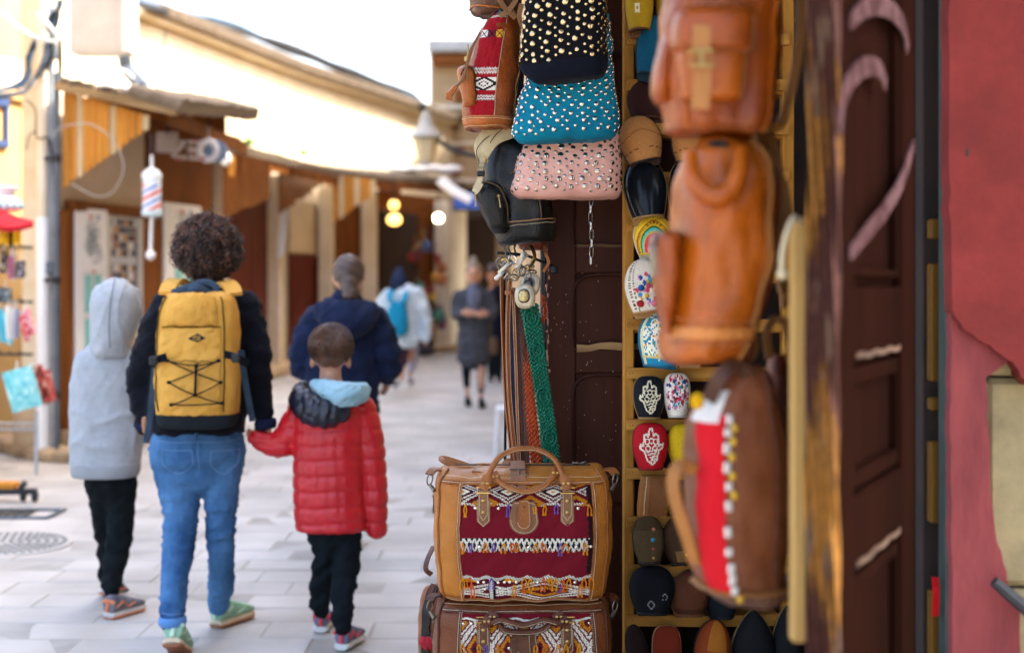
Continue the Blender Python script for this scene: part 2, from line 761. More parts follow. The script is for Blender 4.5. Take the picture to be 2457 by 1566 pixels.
# ------------------------------------------------------------------ ground and street
def world_mat(name, c1, c2, scale=3.0, rough=.8, bump=.4, bscale=40, rnd=.25):
    m, n, b = _new(name)
    L = n.links
    g = n.nodes.new('ShaderNodeNewGeometry')
    tx = n.nodes.new('ShaderNodeTexNoise')
    tx.inputs['Scale'].default_value = scale
    tx.inputs['Detail'].default_value = 8
    L.new(g.outputs['Position'], tx.inputs['Vector'])
    mr = n.nodes.new('ShaderNodeMapRange')
    mr.inputs[1].default_value = .34
    mr.inputs[2].default_value = .66
    L.new(tx.outputs[0], mr.inputs[0])
    mx = n.nodes.new('ShaderNodeMix')
    mx.data_type = 'RGBA'
    mx.inputs[6].default_value = (*lin(c1), 1)
    mx.inputs[7].default_value = (*lin(c2), 1)
    L.new(mr.outputs[0], mx.inputs[0])
    oi = n.nodes.new('ShaderNodeObjectInfo')
    r2 = n.nodes.new('ShaderNodeMapRange')
    r2.inputs[3].default_value = 1 - rnd
    r2.inputs[4].default_value = 1 + rnd * .4
    L.new(oi.outputs['Random'], r2.inputs[0])
    sc = n.nodes.new('ShaderNodeVectorMath')
    sc.operation = 'SCALE'
    L.new(mx.outputs[2], sc.inputs[0])
    L.new(r2.outputs[0], sc.inputs['Scale'])
    L.new(sc.outputs[0], b.inputs['Base Color'])
    b.inputs['Roughness'].default_value = rough
    t2 = n.nodes.new('ShaderNodeTexNoise')
    t2.inputs['Scale'].default_value = bscale
    t2.inputs['Detail'].default_value = 5
    L.new(g.outputs['Position'], t2.inputs['Vector'])
    bp = n.nodes.new('ShaderNodeBump')
    bp.inputs['Strength'].default_value = bump
    bp.inputs['Distance'].default_value = .01
    L.new(t2.outputs[0], bp.inputs['Height'])
    L.new(bp.outputs[0], b.inputs['Normal'])
    MATS[name] = m
    return m


M_PAVER = world_mat('pale_paving_stone', '#b8b3ac', '#9c9790', 1.7, rough=.62, bump=.35, bscale=30, rnd=.09)
M_MORTAR = world_mat('street_mortar', '#a39e96', '#928d85', 6, rough=.9)
M_KERB = world_mat('kerb_stone', '#bda583', '#94795a', 5, rough=.85, rnd=.2)

gmb = MB()
gp = np.array([[[x, y, -.006] for x in (-60, -20, -6, 0, 6, 20, 60)] for y in (-40, -5, 5, 20, 60, 200)])
gmb.grid(gp)
solo('ground', gmb, M_MORTAR, None, None, kind='structure', smooth=False)

pave = Thing('pavement', None, None, (-1.5, 8, 0), kind='structure')
paver_meshes = []
for k in range(7):
    mb = MB()
    mb.box((0, 0, -.02), (.43 + .03 * (k % 3), .265 + .004 * (k % 2), .05), bev=.006)
    me = to_mesh(mb, M_PAVER, name='paver')
    paver_meshes.append((me, .43 + .03 * (k % 3)))
rr = random.Random(3)
y = 5.0
far_pav = MB()
row = 0
npav = 0
while y < 34:
    x = -4.6 + rr.uniform(0, .4)
    near = y < 12.3
    lim = .35 if y < 10 else 0.15
    lo = -.36 * y - .5
    while x < lim:
        me, wd = rr.choice(paver_meshes)
        wd2 = wd + .0035
        if x + wd2 > max(lo, -4.6):
            cx_, cz = x + wd / 2, rr.uniform(-.006, .0)
            if near and npav < 300:
                M = Matrix.Translation((cx_, y, cz - .005)) @ Euler((rr.gauss(0, .006), rr.gauss(0, .006), rr.gauss(0, .004))).to_matrix().to_4x4()
                pave.inst('paver', me, M)
                npav += 1
            else:
                far_pav.box((cx_, y, -.025 + cz), (wd, .262, .05), bev=.006)
        x += wd2
    y += .2705
    row += 1
pave.part('paver_field', far_pav, M_PAVER, kind='stuff', smooth=False)

# kerb below the left stall
kerb = Thing('kerb', None, None, (*G(60, 11.6), 0), kind='structure')
kp = spline([(*G(-140, 13.0), 0), (*G(0, 12.05), 0), (*G(70, 11.5), 0), (*G(180, 11.25), 0), (*G(300, 11.4), 0)], 9)
for i in range(8):
    mb = MB()
    mb.slab(kp[i], kp[i] + (kp[i + 1] - kp[i]) * .985, -.02, .105 + rr.uniform(-.01, .01), -.30, .0, bev=.03)
    kerb.part('kerb_stone', mb, M_KERB)

# ------------------------------------------------------------------ left side buildings
M_OCHRE = mat('ochre_plaster', '#cfae74', col2='#b3915a', rough=.9, vscale=1.6, bump=.4, bscale=18)
M_CREAM = mat('cream_plaster', '#e0d4ba', col2='#cdb994', rough=.9, vscale=1.1, bump=.3, bscale=14)
M_CREAM2 = mat('pale_plaster', '#e8decb', col2='#d3c4a6', rough=.9, vscale=1.7, bump=.3, bscale=14)
M_BEIGE = mat('beige_render', '#cdbda8', col2='#b8a58c', rough=.9, vscale=2, bump=.2, bscale=20)
M_BROWNW = wood('brown_boards', '#85501f', '#5a3013', fine=22)
M_ORANGEW = wood('orange_boards', '#d8963e', '#a8651f', fine=22)
M_PALEW = wood('pale_battens', '#d8c39b', '#b79a6a', fine=22)
M_MAROON = wood('maroon_boards', '#753528', '#4f2318', fine=18)
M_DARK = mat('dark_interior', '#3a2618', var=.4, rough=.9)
M_WHITEP = mat('white_paint', '#eff0f0', var=.08, rough=.55, vscale=8)
M_TILE = mat('clay_tile', '#7a6a56', col2='#4e3f2e', rough=.85, vscale=9, bump=.3, bscale=40)
M_GREYW = mat('grey_white_metal', '#c9c9c6', col2='#b3b3b0', rough=.5, vscale=5)
M_BLUE = mat('blue_paint', '#2f4a78', var=.3, rough=.6)
M_CABLE = mat('black_cable', '#24262b', var=.3, rough=.6)
M_CABLEB = mat('blue_cable', '#5d7f9e', var=.3, rough=.5)
M_CABLEW = mat('white_cable', '#d5d6d2', var=.1, rough=.5)
M_PIPE = mat('steel_pipe', '#b4babf', col2='#8f979e', rough=.5, vscale=8)
M_PIPED = mat('dark_pipe', '#5f6a74', col2='#454e57', rough=.5, metal=.2, vscale=8)
M_RUBBER = mat('rubber', '#17181a', rough=.7, var=.2)
M_TIN = mat('tin_sheet', '#5c4d3b', col2='#463828', rough=.6, vscale=5, bump=.2, bscale=30)

# ochre house at the far left
oh = Thing('ochre_house', 'ochre plastered house wall with a blue framed window at the far left', 'building', (*G(-150, 12.4), 0))
mb = MB()
mb.slab(G(-420, 10.2), G(58, 12.9), 0, 6.0, -.5, 0, bev=.02)
oh.part('wall', mb, M_OCHRE)
mb = MB()
p0, p1 = G(-60, 12.15), G(10, 12.6)
for a, b in ((0, .12), (.88, 1.0)):
    mb.slab(p0 + (p1 - p0) * a, p0 + (p1 - p0) * b, 2.62, 3.06, .002, .05)
mb.slab(p0, p1, 2.98, 3.06, .003, .055)
mb.slab(p0, p1, 2.62, 2.68, .003, .055)
wf = oh.part('window', mb, M_BLUE)
mb = MB()
mb.slab(p0, p1, 2.66, 3.0, .0015, .012)
oh.part('pane', mb, mat('grey_pane', '#9fa8ad', rough=.15, var=.1), parent=wf)
mb = MB()
p0, p1 = G(-40, 12.3), G(50, 12.83)
mb.slab(p0, p1, 3.17, 3.42, .002, .02, bev=.006)
pl = oh.part('street_plaque', mb, M_WHITEP)
mb = MB()
d_ = (p1 - p0) / np.linalg.norm(p1 - p0)
n_ = np.array((d_[1], -d_[0]))
for row_, (z_, n0) in enumerate(((3.335, 11), (3.245, 9))):
    for k in range(n0):
        a = p0 + (p1 - p0) * (.18 + .068 * k + .01 * row_)
        q = [(*(a + d_ * dx + n_ * .022), z_ + dz) for dx, dz in ((0, -.025), (.012, rr.uniform(0, .03)), (.025, -.02), (.034, rr.uniform(-.02, .015)))]
        mb.tube(spline(q, 8), .0045, 4)
oh.part('lettering', mb, M_BLUE, parent=pl, kind='stuff')
mb = MB()
for q in range(14):
    a = rr.uniform(0, .9)
    p_ = G(-420, 10.2) * (1 - a) + G(58, 12.9) * a
mb.slab(G(-420, 10.2), G(58, 12.9), 3.05, 3.15, 0.0, .04, bev=.015)
oh.part('string_course', mb, M_OCHRE)

# plaster pillar with pipes
pp = Thing('plaster_pillar', 'pale plastered pillar with a white painted lower half beside the pipes', 'pillar', (*G(85, 12.2), 0))
mb = MB()
mb.box((*G(80, 11.75), 2.5), (.15, .15, 5.0), bev=.02)
pp.part('shaft', mb, mat('light_cream', '#ece2ca', col2='#d3bf97', rough=.9, vscale=3, bump=.3, bscale=20))
mb = MB()
mb.lathe((*G(102, 11.5), 0), [(.05, .05), (.05, 1.95), (.048, 1.96)], 14)
pp.part('painted_pipe', mb, M_WHITEP)
mb = MB()
mb.lathe((*G(102, 11.5), 1.96), [(.043, 0), (.043, 3.0)], 14)
pp.part('pipe', mb, M_CREAM2)
mb = MB()
mb.box((*G(92, 11.75), .2), (.34, .34, .4), bev=.06)
pp.part('plinth', mb, M_KERB)
dp = Thing('drain_pipe', 'dark grey drain pipe standing next to the pale pillar', 'pipe', (*G(135, 11.7), 0))
mb = MB()
mb.lathe((*G(136, 11.45), 0), [(.024, .04), (.024, 3.1), (.02, 3.12)], 12)
dp.part('pipe', mb, M_PIPED)
for z in (.5, 1.42, 2.4):
    mb = MB()
    mb.lathe((*G(136, 11.45), z), [(.03, 0), (.034, .01), (.034, .05), (.03, .06)], 12)
    mb.box((*(G(124, 11.46)), z + .03), (.12, .02, .03), bev=.004)
    dp.part('clamp', mb, IRON)
up_ = Thing('galvanised_post', 'galvanised grey post between pillar and drain pipe', 'post', (*G(120, 11.8), 0))
mb = MB()
mb.lathe((*G(121, 11.55), 0), [(.03, .03), (.032, 4.9)], 12)
up_.part('tube', mb, M_PIPE)
for z_, s2 in ((1.55, .07), (3.3, .09)):
    mb = MB()
    mb.box((*G(122, 11.5), z_), (s2, s2, s2 * 1.5), bev=.01)
    up_.part('junction', mb, M_PIPED)

# cables at the top left
cb = Thing('cable_bundle', 'tangled bundle of black, blue and white cables fixed to the pillar top', 'cables', (*G(100, 11.6), 3.1))
def cable(pts, r, m, n=26):
    mb = MB()
    mb.tube(spline([W(*p) for p in pts], n), r, 6)
    return cb.part('cable', mb, m)
rc = random.Random(5)
for k in range(5):
    j = lambda s: rc.uniform(-s, s)
    cable([(150 + j(6), 5 + j(8), 11.5), (125 + j(6), 40 + j(6), 11.5), (95 + j(9), 95 + j(9), 11.5), (70 + j(5), 135 + j(6), 11.5), (68 + j(5), 175, 11.5),
           (45 + j(6), 205 + j(6), 11.5), (-30, 222 + j(8), 11.3)], .014, M_CABLE if k % 2 else M_CABLEB)
for k in range(5):
    j = lambda s: rc.uniform(-s, s)
    cable([(140 + j(6), 0, 11.4), (132 + j(6), 60 + j(6), 11.4), (110 + j(9), 140 + j(9), 11.4), (75 + j(6), 205 + j(5), 11.4), (50, 226 + j(6), 11.4), (-30, 235 + j(8), 11.3)],
          .011, (M_CABLEB, M_CABLE, M_CABLEW)[k % 3])
cable([(0, 30, 11.3), (60, 78, 11.3), (100, 95, 11.3), (138, 100, 11.4)], .016, M_CABLEW)
cable([(90, 35, 11.3), (115, 60, 11.3), (140, 92, 11.4)], .016, M_CABLEW)
for k in range(3):
    cable([(142 + k * 3, 95, 11.6), (138 + k * 4, 200, 11.6), (125 - k * 5, 300, 11.6), (130 + k * 3, 380, 11.6), (120, 470 + 20 * k, 11.6)], .007, M_CABLE)
cable([(62, 238, 11.4), (85, 265, 11.4), (88, 330, 11.4), (118, 335, 11.5), (128, 420, 11.5)], .007, M_CABLE)
cable([(62, 360, 11.5), (75, 320, 11.5), (110, 330, 11.5), (140, 400, 11.5)], .006, M_CABLE)
mb = MB()
mb.tube(spline([W(125, 330, 11.3), W(150, 305, 11.3), (W(215, 298, 11.3)), W(270, 335, 11.3), W(297, 400, 11.3), W(275, 455, 11.3), W(235, 472, 11.3), W(170, 440, 11.3)], 40), .0055, 6)
cb.part('cable', mb, mat('grey_cable', '#a9a59d', rough=.6))

# grey-white cabinet on the wall
ub = Thing('wall_cabinet', 'large grey white cabinet box fixed high on the cream wall', 'cabinet', W(238, 127, 13.6))
mb = MB()
a, b = W(165, 127, 13.6), W(312, 127, 13.6)
zt = W(165, -60, 13.6)[2]
mb.box(((a[0] + b[0]) / 2, 13.75, (a[2] + zt) / 2), (b[0] - a[0], .3, zt - a[2]), bev=.012)
ub.part('case', mb, M_GREYW)
mb = MB()
mb.box((b[0] - .03, 13.592, (a[2] + zt) / 2), (.075, .02, zt - a[2] - .02), bev=.004)
ub.part('edge_strip', mb, M_WHITEP)
mb = MB()
mb.box((a[0] + .26, 13.597, (a[2] + zt) / 2), (b[0] - a[0] - .2, .008, zt - a[2] - .1), bev=.003)
ub.part('door', mb, M_GREYW)

# tall cream wall behind the shops, its sunlit face and tiled eave
uw = Thing('cream_house', 'long sunlit cream plaster house with tiled eave above the shops', 'building', (*G(500, 20), 0))
wl = [G(118, 16.5), G(320, 20.8), G(700, 26.7), G(1000, 32.8), G(1120, 36)]
for i in range(4):
    mb = MB()
    mb.slab(wl[i], wl[i + 1], 0, 5.5 if i else 7.4, -.45, 0, bev=.01)
    uw.part('wall', mb, M_CREAM)
for i in range(1, 4):
    mb = MB()
    mb.slab(wl[i], wl[i + 1], 5.36, 5.505, .0, .16, bev=.03)
    uw.part('cornice', mb, M_CREAM2)
    L_ = np.linalg.norm(wl[i + 1] - wl[i])
    dd = (wl[i + 1] - wl[i]) / L_
    nn = np.array((dd[1], -dd[0]))
    k = 0
    mbt = MB()
    while k * .16 < L_ - .1:
        c = wl[i] + dd * (k * .16 + .08)
        a3 = (*(c + nn * .28), 5.52)
        b3 = (*(c - nn * .3), 5.64)
        mb2 = MB()
        mb2.tube([a3, b3], [(.085), (.075)], 8)
        if k < 26:
            uw.part('tile', mb2, M_TILE)
        else:
            mbt.join(mb2)
        k += 1
    if mbt.v:
        uw.part('tile_row', mbt, M_TILE, kind='stuff')
mb = MB()
mb.slab(wl[1] + (wl[2] - wl[1]) * .28, wl[1] + (wl[2] - wl[1]) * .31, 4.5, 4.9, -.05, .012)
uw.part('slot', mb, M_BEIGE)
cb2 = Thing('eave_cables', 'dark cables running along the tiled eave of the cream house', 'cables', (*G(600, 21), 4.95))
for k in range(12):
    mb = MB()
    pts = []
    for i, (px_, d_) in enumerate(((330, 20.2), (430, 21.8), (560, 24), (700, 26.2), (850, 29), (975, 31.8), (1020, 32.3))):
        y_ = {330: 3, 430: 36, 560: 68, 700: 118, 850: 176, 975: 226, 1020: 262}[px_]
        pts.append(W(px_ + rc.uniform(-5, 5), y_ + rc.uniform(-12, 10), d_))
    mb.tube(spline(pts, 40), rc.uniform(.018, .04), 5)
    cb2.part('cable', mb, M_CABLE if k % 3 else M_CABLEB)
dr = Thing('dark_cable_duct', 'dark slanting cable duct below the wall cabinet', 'duct', W(320, 215, 13.4))
mb = MB()
mb.tube([W(297, 135, 13.5), W(303, 165, 13.5), W(340, 205, 13.2), W(352, 222, 13.2)], [(.06, .04), (.07, .04), (.07, .04), (.03, .03)], 6)
dr.part('duct', mb, M_PIPED)
mb = MB()
mb.tube(spline([W(282, 165, 13.3), W(310, 178, 13.3), W(345, 218, 13.2)], 12), .015, 6)
dr.part('cable', mb, M_CABLEW)
mb = MB()
mb.tube(spline([W(398, 70, 14), W(392, 110, 14), W(370, 160, 13.8), W(345, 215, 13.4)], 20), .006, 5)
dr.part('cable', mb, M_CABLE)

# ---- barber shop
A_, B_ = G(146, 11.75), G(505, 14.6)
def fpt(px, lo=None):
    """point of the barber front line seen at column px"""
    k = (px - CX) / FPX
    a, b = A_, B_
    t = (k * a[1] - a[0]) / ((b[0] - a[0]) - k * (b[1] - a[1]))
    return a + (b - a) * t
bs = Thing('barber_shop', 'small barber shop front with beige wall and brown timber under the first awning', 'building', (*((A_ + B_) / 2), 0))
mb = MB()
mb.slab(A_, B_, 0, 3.0, -.12, -.02, bev=.01)
bs.part('wall', mb, M_BEIGE)
mb = MB()
q = fpt(168), fpt(345)
mb.slab(A_ + (B_ - A_) * .03, fpt(352), 2.03, 2.12, -.02, .07)
bs.part('lintel', mb, M_BROWNW)
for a, b in ((148, 165), (332, 378), (470, 500)):
    mb = MB()
    mb.slab(fpt(a), fpt(b), .05, 2.03, -.02, .05)
    bs.part('post', mb, wood('mid_brown_post', '#8a5426', '#5c3212', fine=18))
mb = MB()
mb.slab(fpt(352), fpt(500), 2.12, 2.95, -.02, .03)
bs.part('dark_board', mb, M_BROWNW)
mb = MB()
mb.slab(A_, B_, 0, .22, -.02, .22, bev=.02)
bs.part('step', mb, M_KERB)

# posters are printed grids
def poster(thing, name, p0, p1, z0, z1, t0, cfun, nu, nv, mname='printed_board', parent=None, frame_mb=None):
    p0, p1 = np.array(p0), np.array(p1)
    d = (p1 - p0)
    n = np.array((d[1], -d[0])) / np.linalg.norm(d)
    a = np.linspace(0, 1, nu + 1)
    b = np.linspace(0, 1, nv + 1)
    P = np.array([[(*(p0 + d * x + n * t0), z0 + (z1 - z0) * y_) for x in a] for y_ in b])
    ac, bc = np.meshgrid((a[1:] + a[:-1]) / 2, (b[1:] + b[:-1]) / 2)
    C = cfun(ac, bc)
    mb = MB()
    mb.grid(P, C, back=np.broadcast_to(np.array((-n[0] * .012, -n[1] * .012, 0)), P.shape))
    return thing.part(name, mb, attr_mat(mname, rough=.6, bump=.0, bscale=40, var=.06), parent=parent)


def fill(C, mask, col):
    C[mask] = lin(col)
    return C


def white_door(name, label, pxa, pxb, z0, z1, open_=0.0, seed=0):
    a, b = fpt(pxa), fpt(pxb)
    d = b - a
    L_ = np.linalg.norm(d)
    n = np.array((d[1], -d[0])) / L_
    a = a + n * .06
    b = b + n * (.06 + open_)
    T = Thing(name, label, 'door', (*((a + b) / 2), z0))
    mb = MB()
    mb.slab(a, b, z0, z1, -.035, 0, bev=.006)
    T.part('leaf', mb, M_WHITEP)
    H = z1 - z0
    # panes of turquoise glass in two columns
    for r in range(3):
        for c in range(2):
            x0, x1 = .26 + c * .30, .26 + c * .30 + .22
            zz0 = z0 + H * (.06 + r * .215)
            zz1 = zz0 + H * .185
            mb = MB()
            mb.slab(a + (b - a) * x0, a + (b - a) * x1, zz0, zz1, .002, .010, bev=.003)
            T.part('pane', mb, mat('turquoise_glass', '#8fd4d2', var=.12, rough=.2, vscale=3))
    # rails between the panes
    for r in range(4):
        mb = MB()
        mb.slab(a + (b - a) * .2, a + (b - a) * .84, z0 + H * (.047 + r * .215) - .008, z0 + H * (.047 + r * .215) + .008, .002, .016, bev=.003)
        T.part('rail', mb, M_WHITEP)
    def cf(x, y_):
        C = np.zeros(x.shape + (3,))
        C[:] = lin('#eef0f0')
        r2 = np.random.RandomState(seed)
        for k in range(46):
            cx_, cy_ = r2.normal(.5, .16), r2.normal(.42, .2)
            rr_ = np.hypot(x - cx_, (y_ - cy_) * 1.1)
            fill(C, (rr_ < .09) & (rr_ > .062), '#8d979e')
        fill(C, (np.hypot(x - .42, y_ - .9) < .05), '#d06a62')
        fill(C, (np.hypot(x - .75, y_ - .9) < .05), '#6a78b8')
        return C
    poster(T, 'scroll_print', a + (b - a) * .12, a + (b - a) * .88, z0 + H * .73, z0 + H * .985, .003, cf, 40, 44)
    for zz in (.69, .47, .255, .04):
        mb = MB()
        mb.ball((*(a + (b - a) * .5 + n * .012), z0 + H * zz), (.015, .01, .015), 8, 6)
        T.part('red_knob', mb, mat('pink_red', '#c9545c', rough=.5))
    return T


white_door('white_door', 'white barber door with turquoise panes nearest to the pipes', 166, 236, .33, 2.06, open_=.03, seed=1)
white_door('white_door', 'wide white door panel behind the curly haired woman', 382, 470, .30, 2.20, open_=.0, seed=4)

pb = Thing('price_board', 'tall framed board of small hairstyle pictures between two barber doors', 'board', (*fpt(285), .6))
a, b = fpt(243), fpt(332)
mb = MB()
mb.slab(a, b, .5, 2.03, -.02, .03, bev=.004)
pb.part('backing', mb, M_GREYW)
for x0, x1 in ((0, .13), (.87, 1)):
    mb = MB()
    mb.slab(a + (b - a) * x0, a + (b - a) * x1, .5, 2.03, .031, .05, bev=.004)
    pb.part('frame_side', mb, M_GREYW)
def cf(x, y_):
    C = np.zeros(x.shape + (3,))
    C[:] = lin('#a9adb4')
    r2 = np.random.RandomState(8)
    pal = ['#3a3238', '#6e5a50', '#c9a06a', '#d8d8d4', '#4a5870', '#8b4a3a', '#2b2b33', '#b98a5a']
    for i in range(9):
        for j in range(22):
            m = (x > i / 9) & (x < (i + .86) / 9) & (y_ > j / 22) & (y_ < (j + .8) / 22)
            fill(C, m, pal[r2.randint(8)] if (j % 7 not in (2,)) else '#c6cad2')
    m = (x > .22) & (x < .82) & (y_ > .34) & (y_ < .60)
    fill(C, m, '#d9b98a')
    fill(C, (x > .3) & (x < .74) & (y_ > .37) & (y_ < .56), '#b6ccd0')
    fill(C, (y_ > .28) & (y_ < .33), '#e0d3a0')
    return C
poster(pb, 'picture_sheet', a + (b - a) * .14, a + (b - a) * .86, .52, 2.01, .033, cf, 72, 132)

# barber's pole lamp hanging from the awning
bp_ = Thing('barber_pole', 'hanging white barber pole with red and blue stripes and pull ball', 'barber pole', W(364, 520, 11.35))
c0 = W(364, 520, 11.35)
def cp(y_):
    return (c0[0], c0[1], W(364, y_, 11.35)[2])
s_ = 11.35 / FPX
mb = MB()
mb.lathe(cp(512), [(18 * s_, 0), (22 * s_, 6 * s_), (22 * s_, 92 * s_), (18 * s_, 98 * s_)], 18)
N_u, N_v = 28, 40
Pg = np.array([[(c0[0] + 21.6 * s_ * math.sin(2 * PI * k / N_u), c0[1] - 21.6 * s_ * math.cos(2 * PI * k / N_u), cp(505)[2] + 62 * s_ * i / N_v) for k in range(N_u)] for i in range(N_v + 1)])
bp_.part('cylinder', mb, mat('milk_glass', '#dfe9ee', rough=.25, var=.06))
Cg = np.zeros((N_v, N_u, 3))
for i in range(N_v):
    for k in range(N_u):
        ph = (k / N_u * 1.0 - i / N_v * .9 + .06) % .5
        Cg[i, k] = lin('#d9553f') if ph < .13 else (lin('#e9edf0') if ph < .27 or ph > .37 else lin('#4a74c0'))
Pg2 = Pg.copy()
Pg2[..., 0] = c0[0] + (Pg[..., 0] - c0[0]) * 1.04
Pg2[..., 1] = c0[1] + (Pg[..., 1] - c0[1]) * 1.04
mb = MB()
mb.grid(Pg2, Cg, closed_u=True)
bp_.part('striped_sleeve', mb, attr_mat('printed_plastic', rough=.3, bump=0, var=.05))
mb = MB()
mb.lathe(cp(520), [(15 * s_, 0), (24 * s_, 4 * s_), (25 * s_, 14 * s_), (20 * s_, 16 * s_)], 18)
bp_.part('lower_cap', mb, mat('aqua_white', '#cfe4ea', rough=.4, var=.1))
mb = MB()
mb.lathe(cp(428), [(24 * s_, 0), (24 * s_, 10 * s_), (15 * s_, 20 * s_), (4 * s_, 26 * s_), (3 * s_, 58 * s_)], 18)
bp_.part('upper_cap', mb, M_WHITEP)
mb = MB()
mb.tube([cp(520), (c0[0] - 2 * s_, c0[1], cp(565)[2]), (c0[0] - 3 * s_, c0[1], cp(604)[2])], 4.2 * s_, 8)
bp_.part('pull_cord', mb, M_WHITEP)
mb = MB()
mb.ball((c0[0] - 3 * s_, c0[1], cp(612)[2]), 12 * s_, 12, 8)
bp_.part('pull_ball', mb, M_WHITEP)
mb = MB()
mb.tube([cp(372), cp(335), (c0[0] - .05, c0[1] + .15, cp(318)[2])], .012, 6)
bp_.part('hanger', mb, IRON)

# sign with letters and a ring, hanging under the awning
sg = Thing('hanging_sign', 'grey shop sign with chunky letters and a white ring hanging under the awning', 'sign', W(440, 385, 12.6))
sd = 12.6
def sgm(pts, r=5):
    mb = MB()
    k = sd / FPX
    mb.tube([W(x, y_, sd) for x, y_ in pts], [(r * k, .03)] * len(pts), up=(0, 0, 1), sq=True)
    return mb
M_SIGN = mat('sign_grey', '#b9aeac', col2='#9b908c', rough=.6, vscale=12)
mb = MB()
mb.box(tuple((W(398, 340, sd) + np.array((0, .05, 0)))), (.2, .03, .19), bev=.01)
sg.part('panel', mb, M_SIGN)
for nm, segs in (('letter', [[(414, 338), (444, 340), (416, 376), (446, 378)]]),
                 ('letter', [[(480, 342), (452, 341), (451, 378), (480, 380)], [(452, 360), (474, 361)]])):
    mb = MB()
    for sgq in segs:
        mb.join(sgm(sgq, 6))
    sg.part(nm, mb, M_SIGN)
mb = MB()
mb.tube(ring_path(W(500, 362, sd), (1, 0, 0), (0, 0, 1), 20 * sd / FPX, 22 * sd / FPX, 28), [(6 * sd / FPX, .03)] * 28, close=True, up=(0, 1, 0))
sg.part('ring', mb, mat('sign_white', '#c9c8cc', var=.12, rough=.5))
mb = MB()
mb.lathe(tuple(W(508, 362, sd) + np.array((0.03, .07, 0))), [(.1, 0), (.1, .03)], 24, R=[(1, 0, 0), (0, 0, 1), (0, -1, 0)])
sg.part('blue_disc', mb, mat('dull_blue', '#71839c', var=.2))
mb = MB()
for x0, y0 in ((430, 384), (486, 380), (470, 336)):
    mb.ball(tuple(W(x0, y0, sd - .04)), (.035, .015, .012), 8, 6)
sg.part('red_trim', mb, mat('dull_red', '#9c4048', var=.2), kind='stuff')
mb = MB()
mb.tube([W(400, 320, sd), W(400, 285, sd + .2)], .01, 5)
mb.tube([W(500, 338, sd), W(500, 290, sd + .2)], .01, 5)
sg.part('hanger', mb, IRON)

# ---- awnings: cheek of upright boards + corrugated roof
def cheek(T, d, x0, x1, top0, top1, bot0, bot1, n, mats, seed=0):
    """x0,x1 columns; top/bottom rows at each side; every board a part, ends cut to a step"""
    r2 = random.Random(seed)
    for k in range(n):
        f0, f1 = k / n, (k + .93) / n
        xa, xb = x0 + (x1 - x0) * f0, x0 + (x1 - x0) * f1
        ta = top0 + (top1 - top0) * (f0 + f1) / 2
        bb0 = bot0 + (bot1 - bot0) * f0 + r2.uniform(-3, 3)
        bb1 = bb0 - abs(bot1 - bot0) / n * .25
        dd = d + r2.uniform(-.008, .008)
        poly = [W(xa, ta, dd), W(xb, ta, dd), W(xb, bb1, dd), W((xa + xb) / 2, bb0 + 5, dd), W(xa, bb0, dd)]
        mb = MB()
        mb.prism(poly, (0, .022, 0))
        T.part('plank', mb, mats[k % len(mats)], smooth=False)


def roof(T, eave, wall, waves, name='roof_sheet', m=None, thick=.02, amp=.018):
    """corrugated sheet between an eave polyline and a wall polyline (world points)"""
    e = spline(eave, waves * 6)
    w_ = spline(wall, waves * 6)
    V = []
    for i in range(5):
        f = i / 4
        V.append(e * (1 - f) + w_ * f + np.array([(0, 0, amp * math.sin(2 * PI * k / 6)) for k in range(len(e))]))
    mb = MB()
    mb.grid(np.array(V)[::-1], back=np.broadcast_to(np.array((0, 0, -thick)), (5, len(e), 3)))
    T.part(name, mb, m or M_TIN)


aw = Thing('plank_awning', 'timber awning with stepped orange boards over the barber shop', 'awning', (*G(150, 11.5), 2.4))
cheek(aw, 11.5, 152, 358, 218, 278, 442, 300, 13, [M_ORANGEW, M_ORANGEW, M_PALEW, M_ORANGEW, M_ORANGEW], 2)
mb = MB()
mb.tube([W(138, 206, 11.42), W(425, 268, 11.42)], [(.035, .05), (.035, .05)], up=(0, 0, 1), sq=True)
aw.part('fascia', mb, wood('pale_fascia', '#b99a6c', '#7d6240', fine=14, axis=0))
roof(aw, [W(425, 262, 11.4), W(515, 270, 12.9), W(606, 279, 14.6)], [W(140, 196, 11.4), (*G(330, 13), 3.10), (*G(470, 14.8), 3.22)], 26)
mb = MB()
mb.slab(G(400, 11.7), G(590, 14.5), 2.74, 2.86, -.02, .02)
aw.part('rafter', mb, M_BROWNW)
for f in (.15, .4, .65, .9):
    mb = MB()
    q0 = G(160, 11.8) * (1 - f) + G(480, 14.4) * f
    q1 = G(415, 11.8) * (1 - f) + G(590, 14.4) * f
    mb.tube([(*q0, 2.98), (*q1, 2.84)], [(.035, .025), (.035, .025)], up=(0, 0, 1), sq=True)
    aw.part('rafter', mb, M_BROWNW)
mb = MB()
for k in range(9):
    q = W(250 + 12 * k, 208 + 1.9 * k + rr.uniform(-3, 3), 12.2)
    mb.ball(q, (.09, .12, .035), 8, 5)
mb2 = MB()
mb2.prism([W(396, 268, 14.3), W(541, 276, 14.3), W(541, 338, 14.3), W(396, 345, 14.3)], (0, .03, 0))
aw.part('end_board', mb2, M_BROWNW, smooth=False)
tp = solo('white_tarp', mb, mat('white_sheet', '#e8e8e6', var=.06, rough=.6), 'crumpled white sheet lying on the barber awning roof', 'sheet')

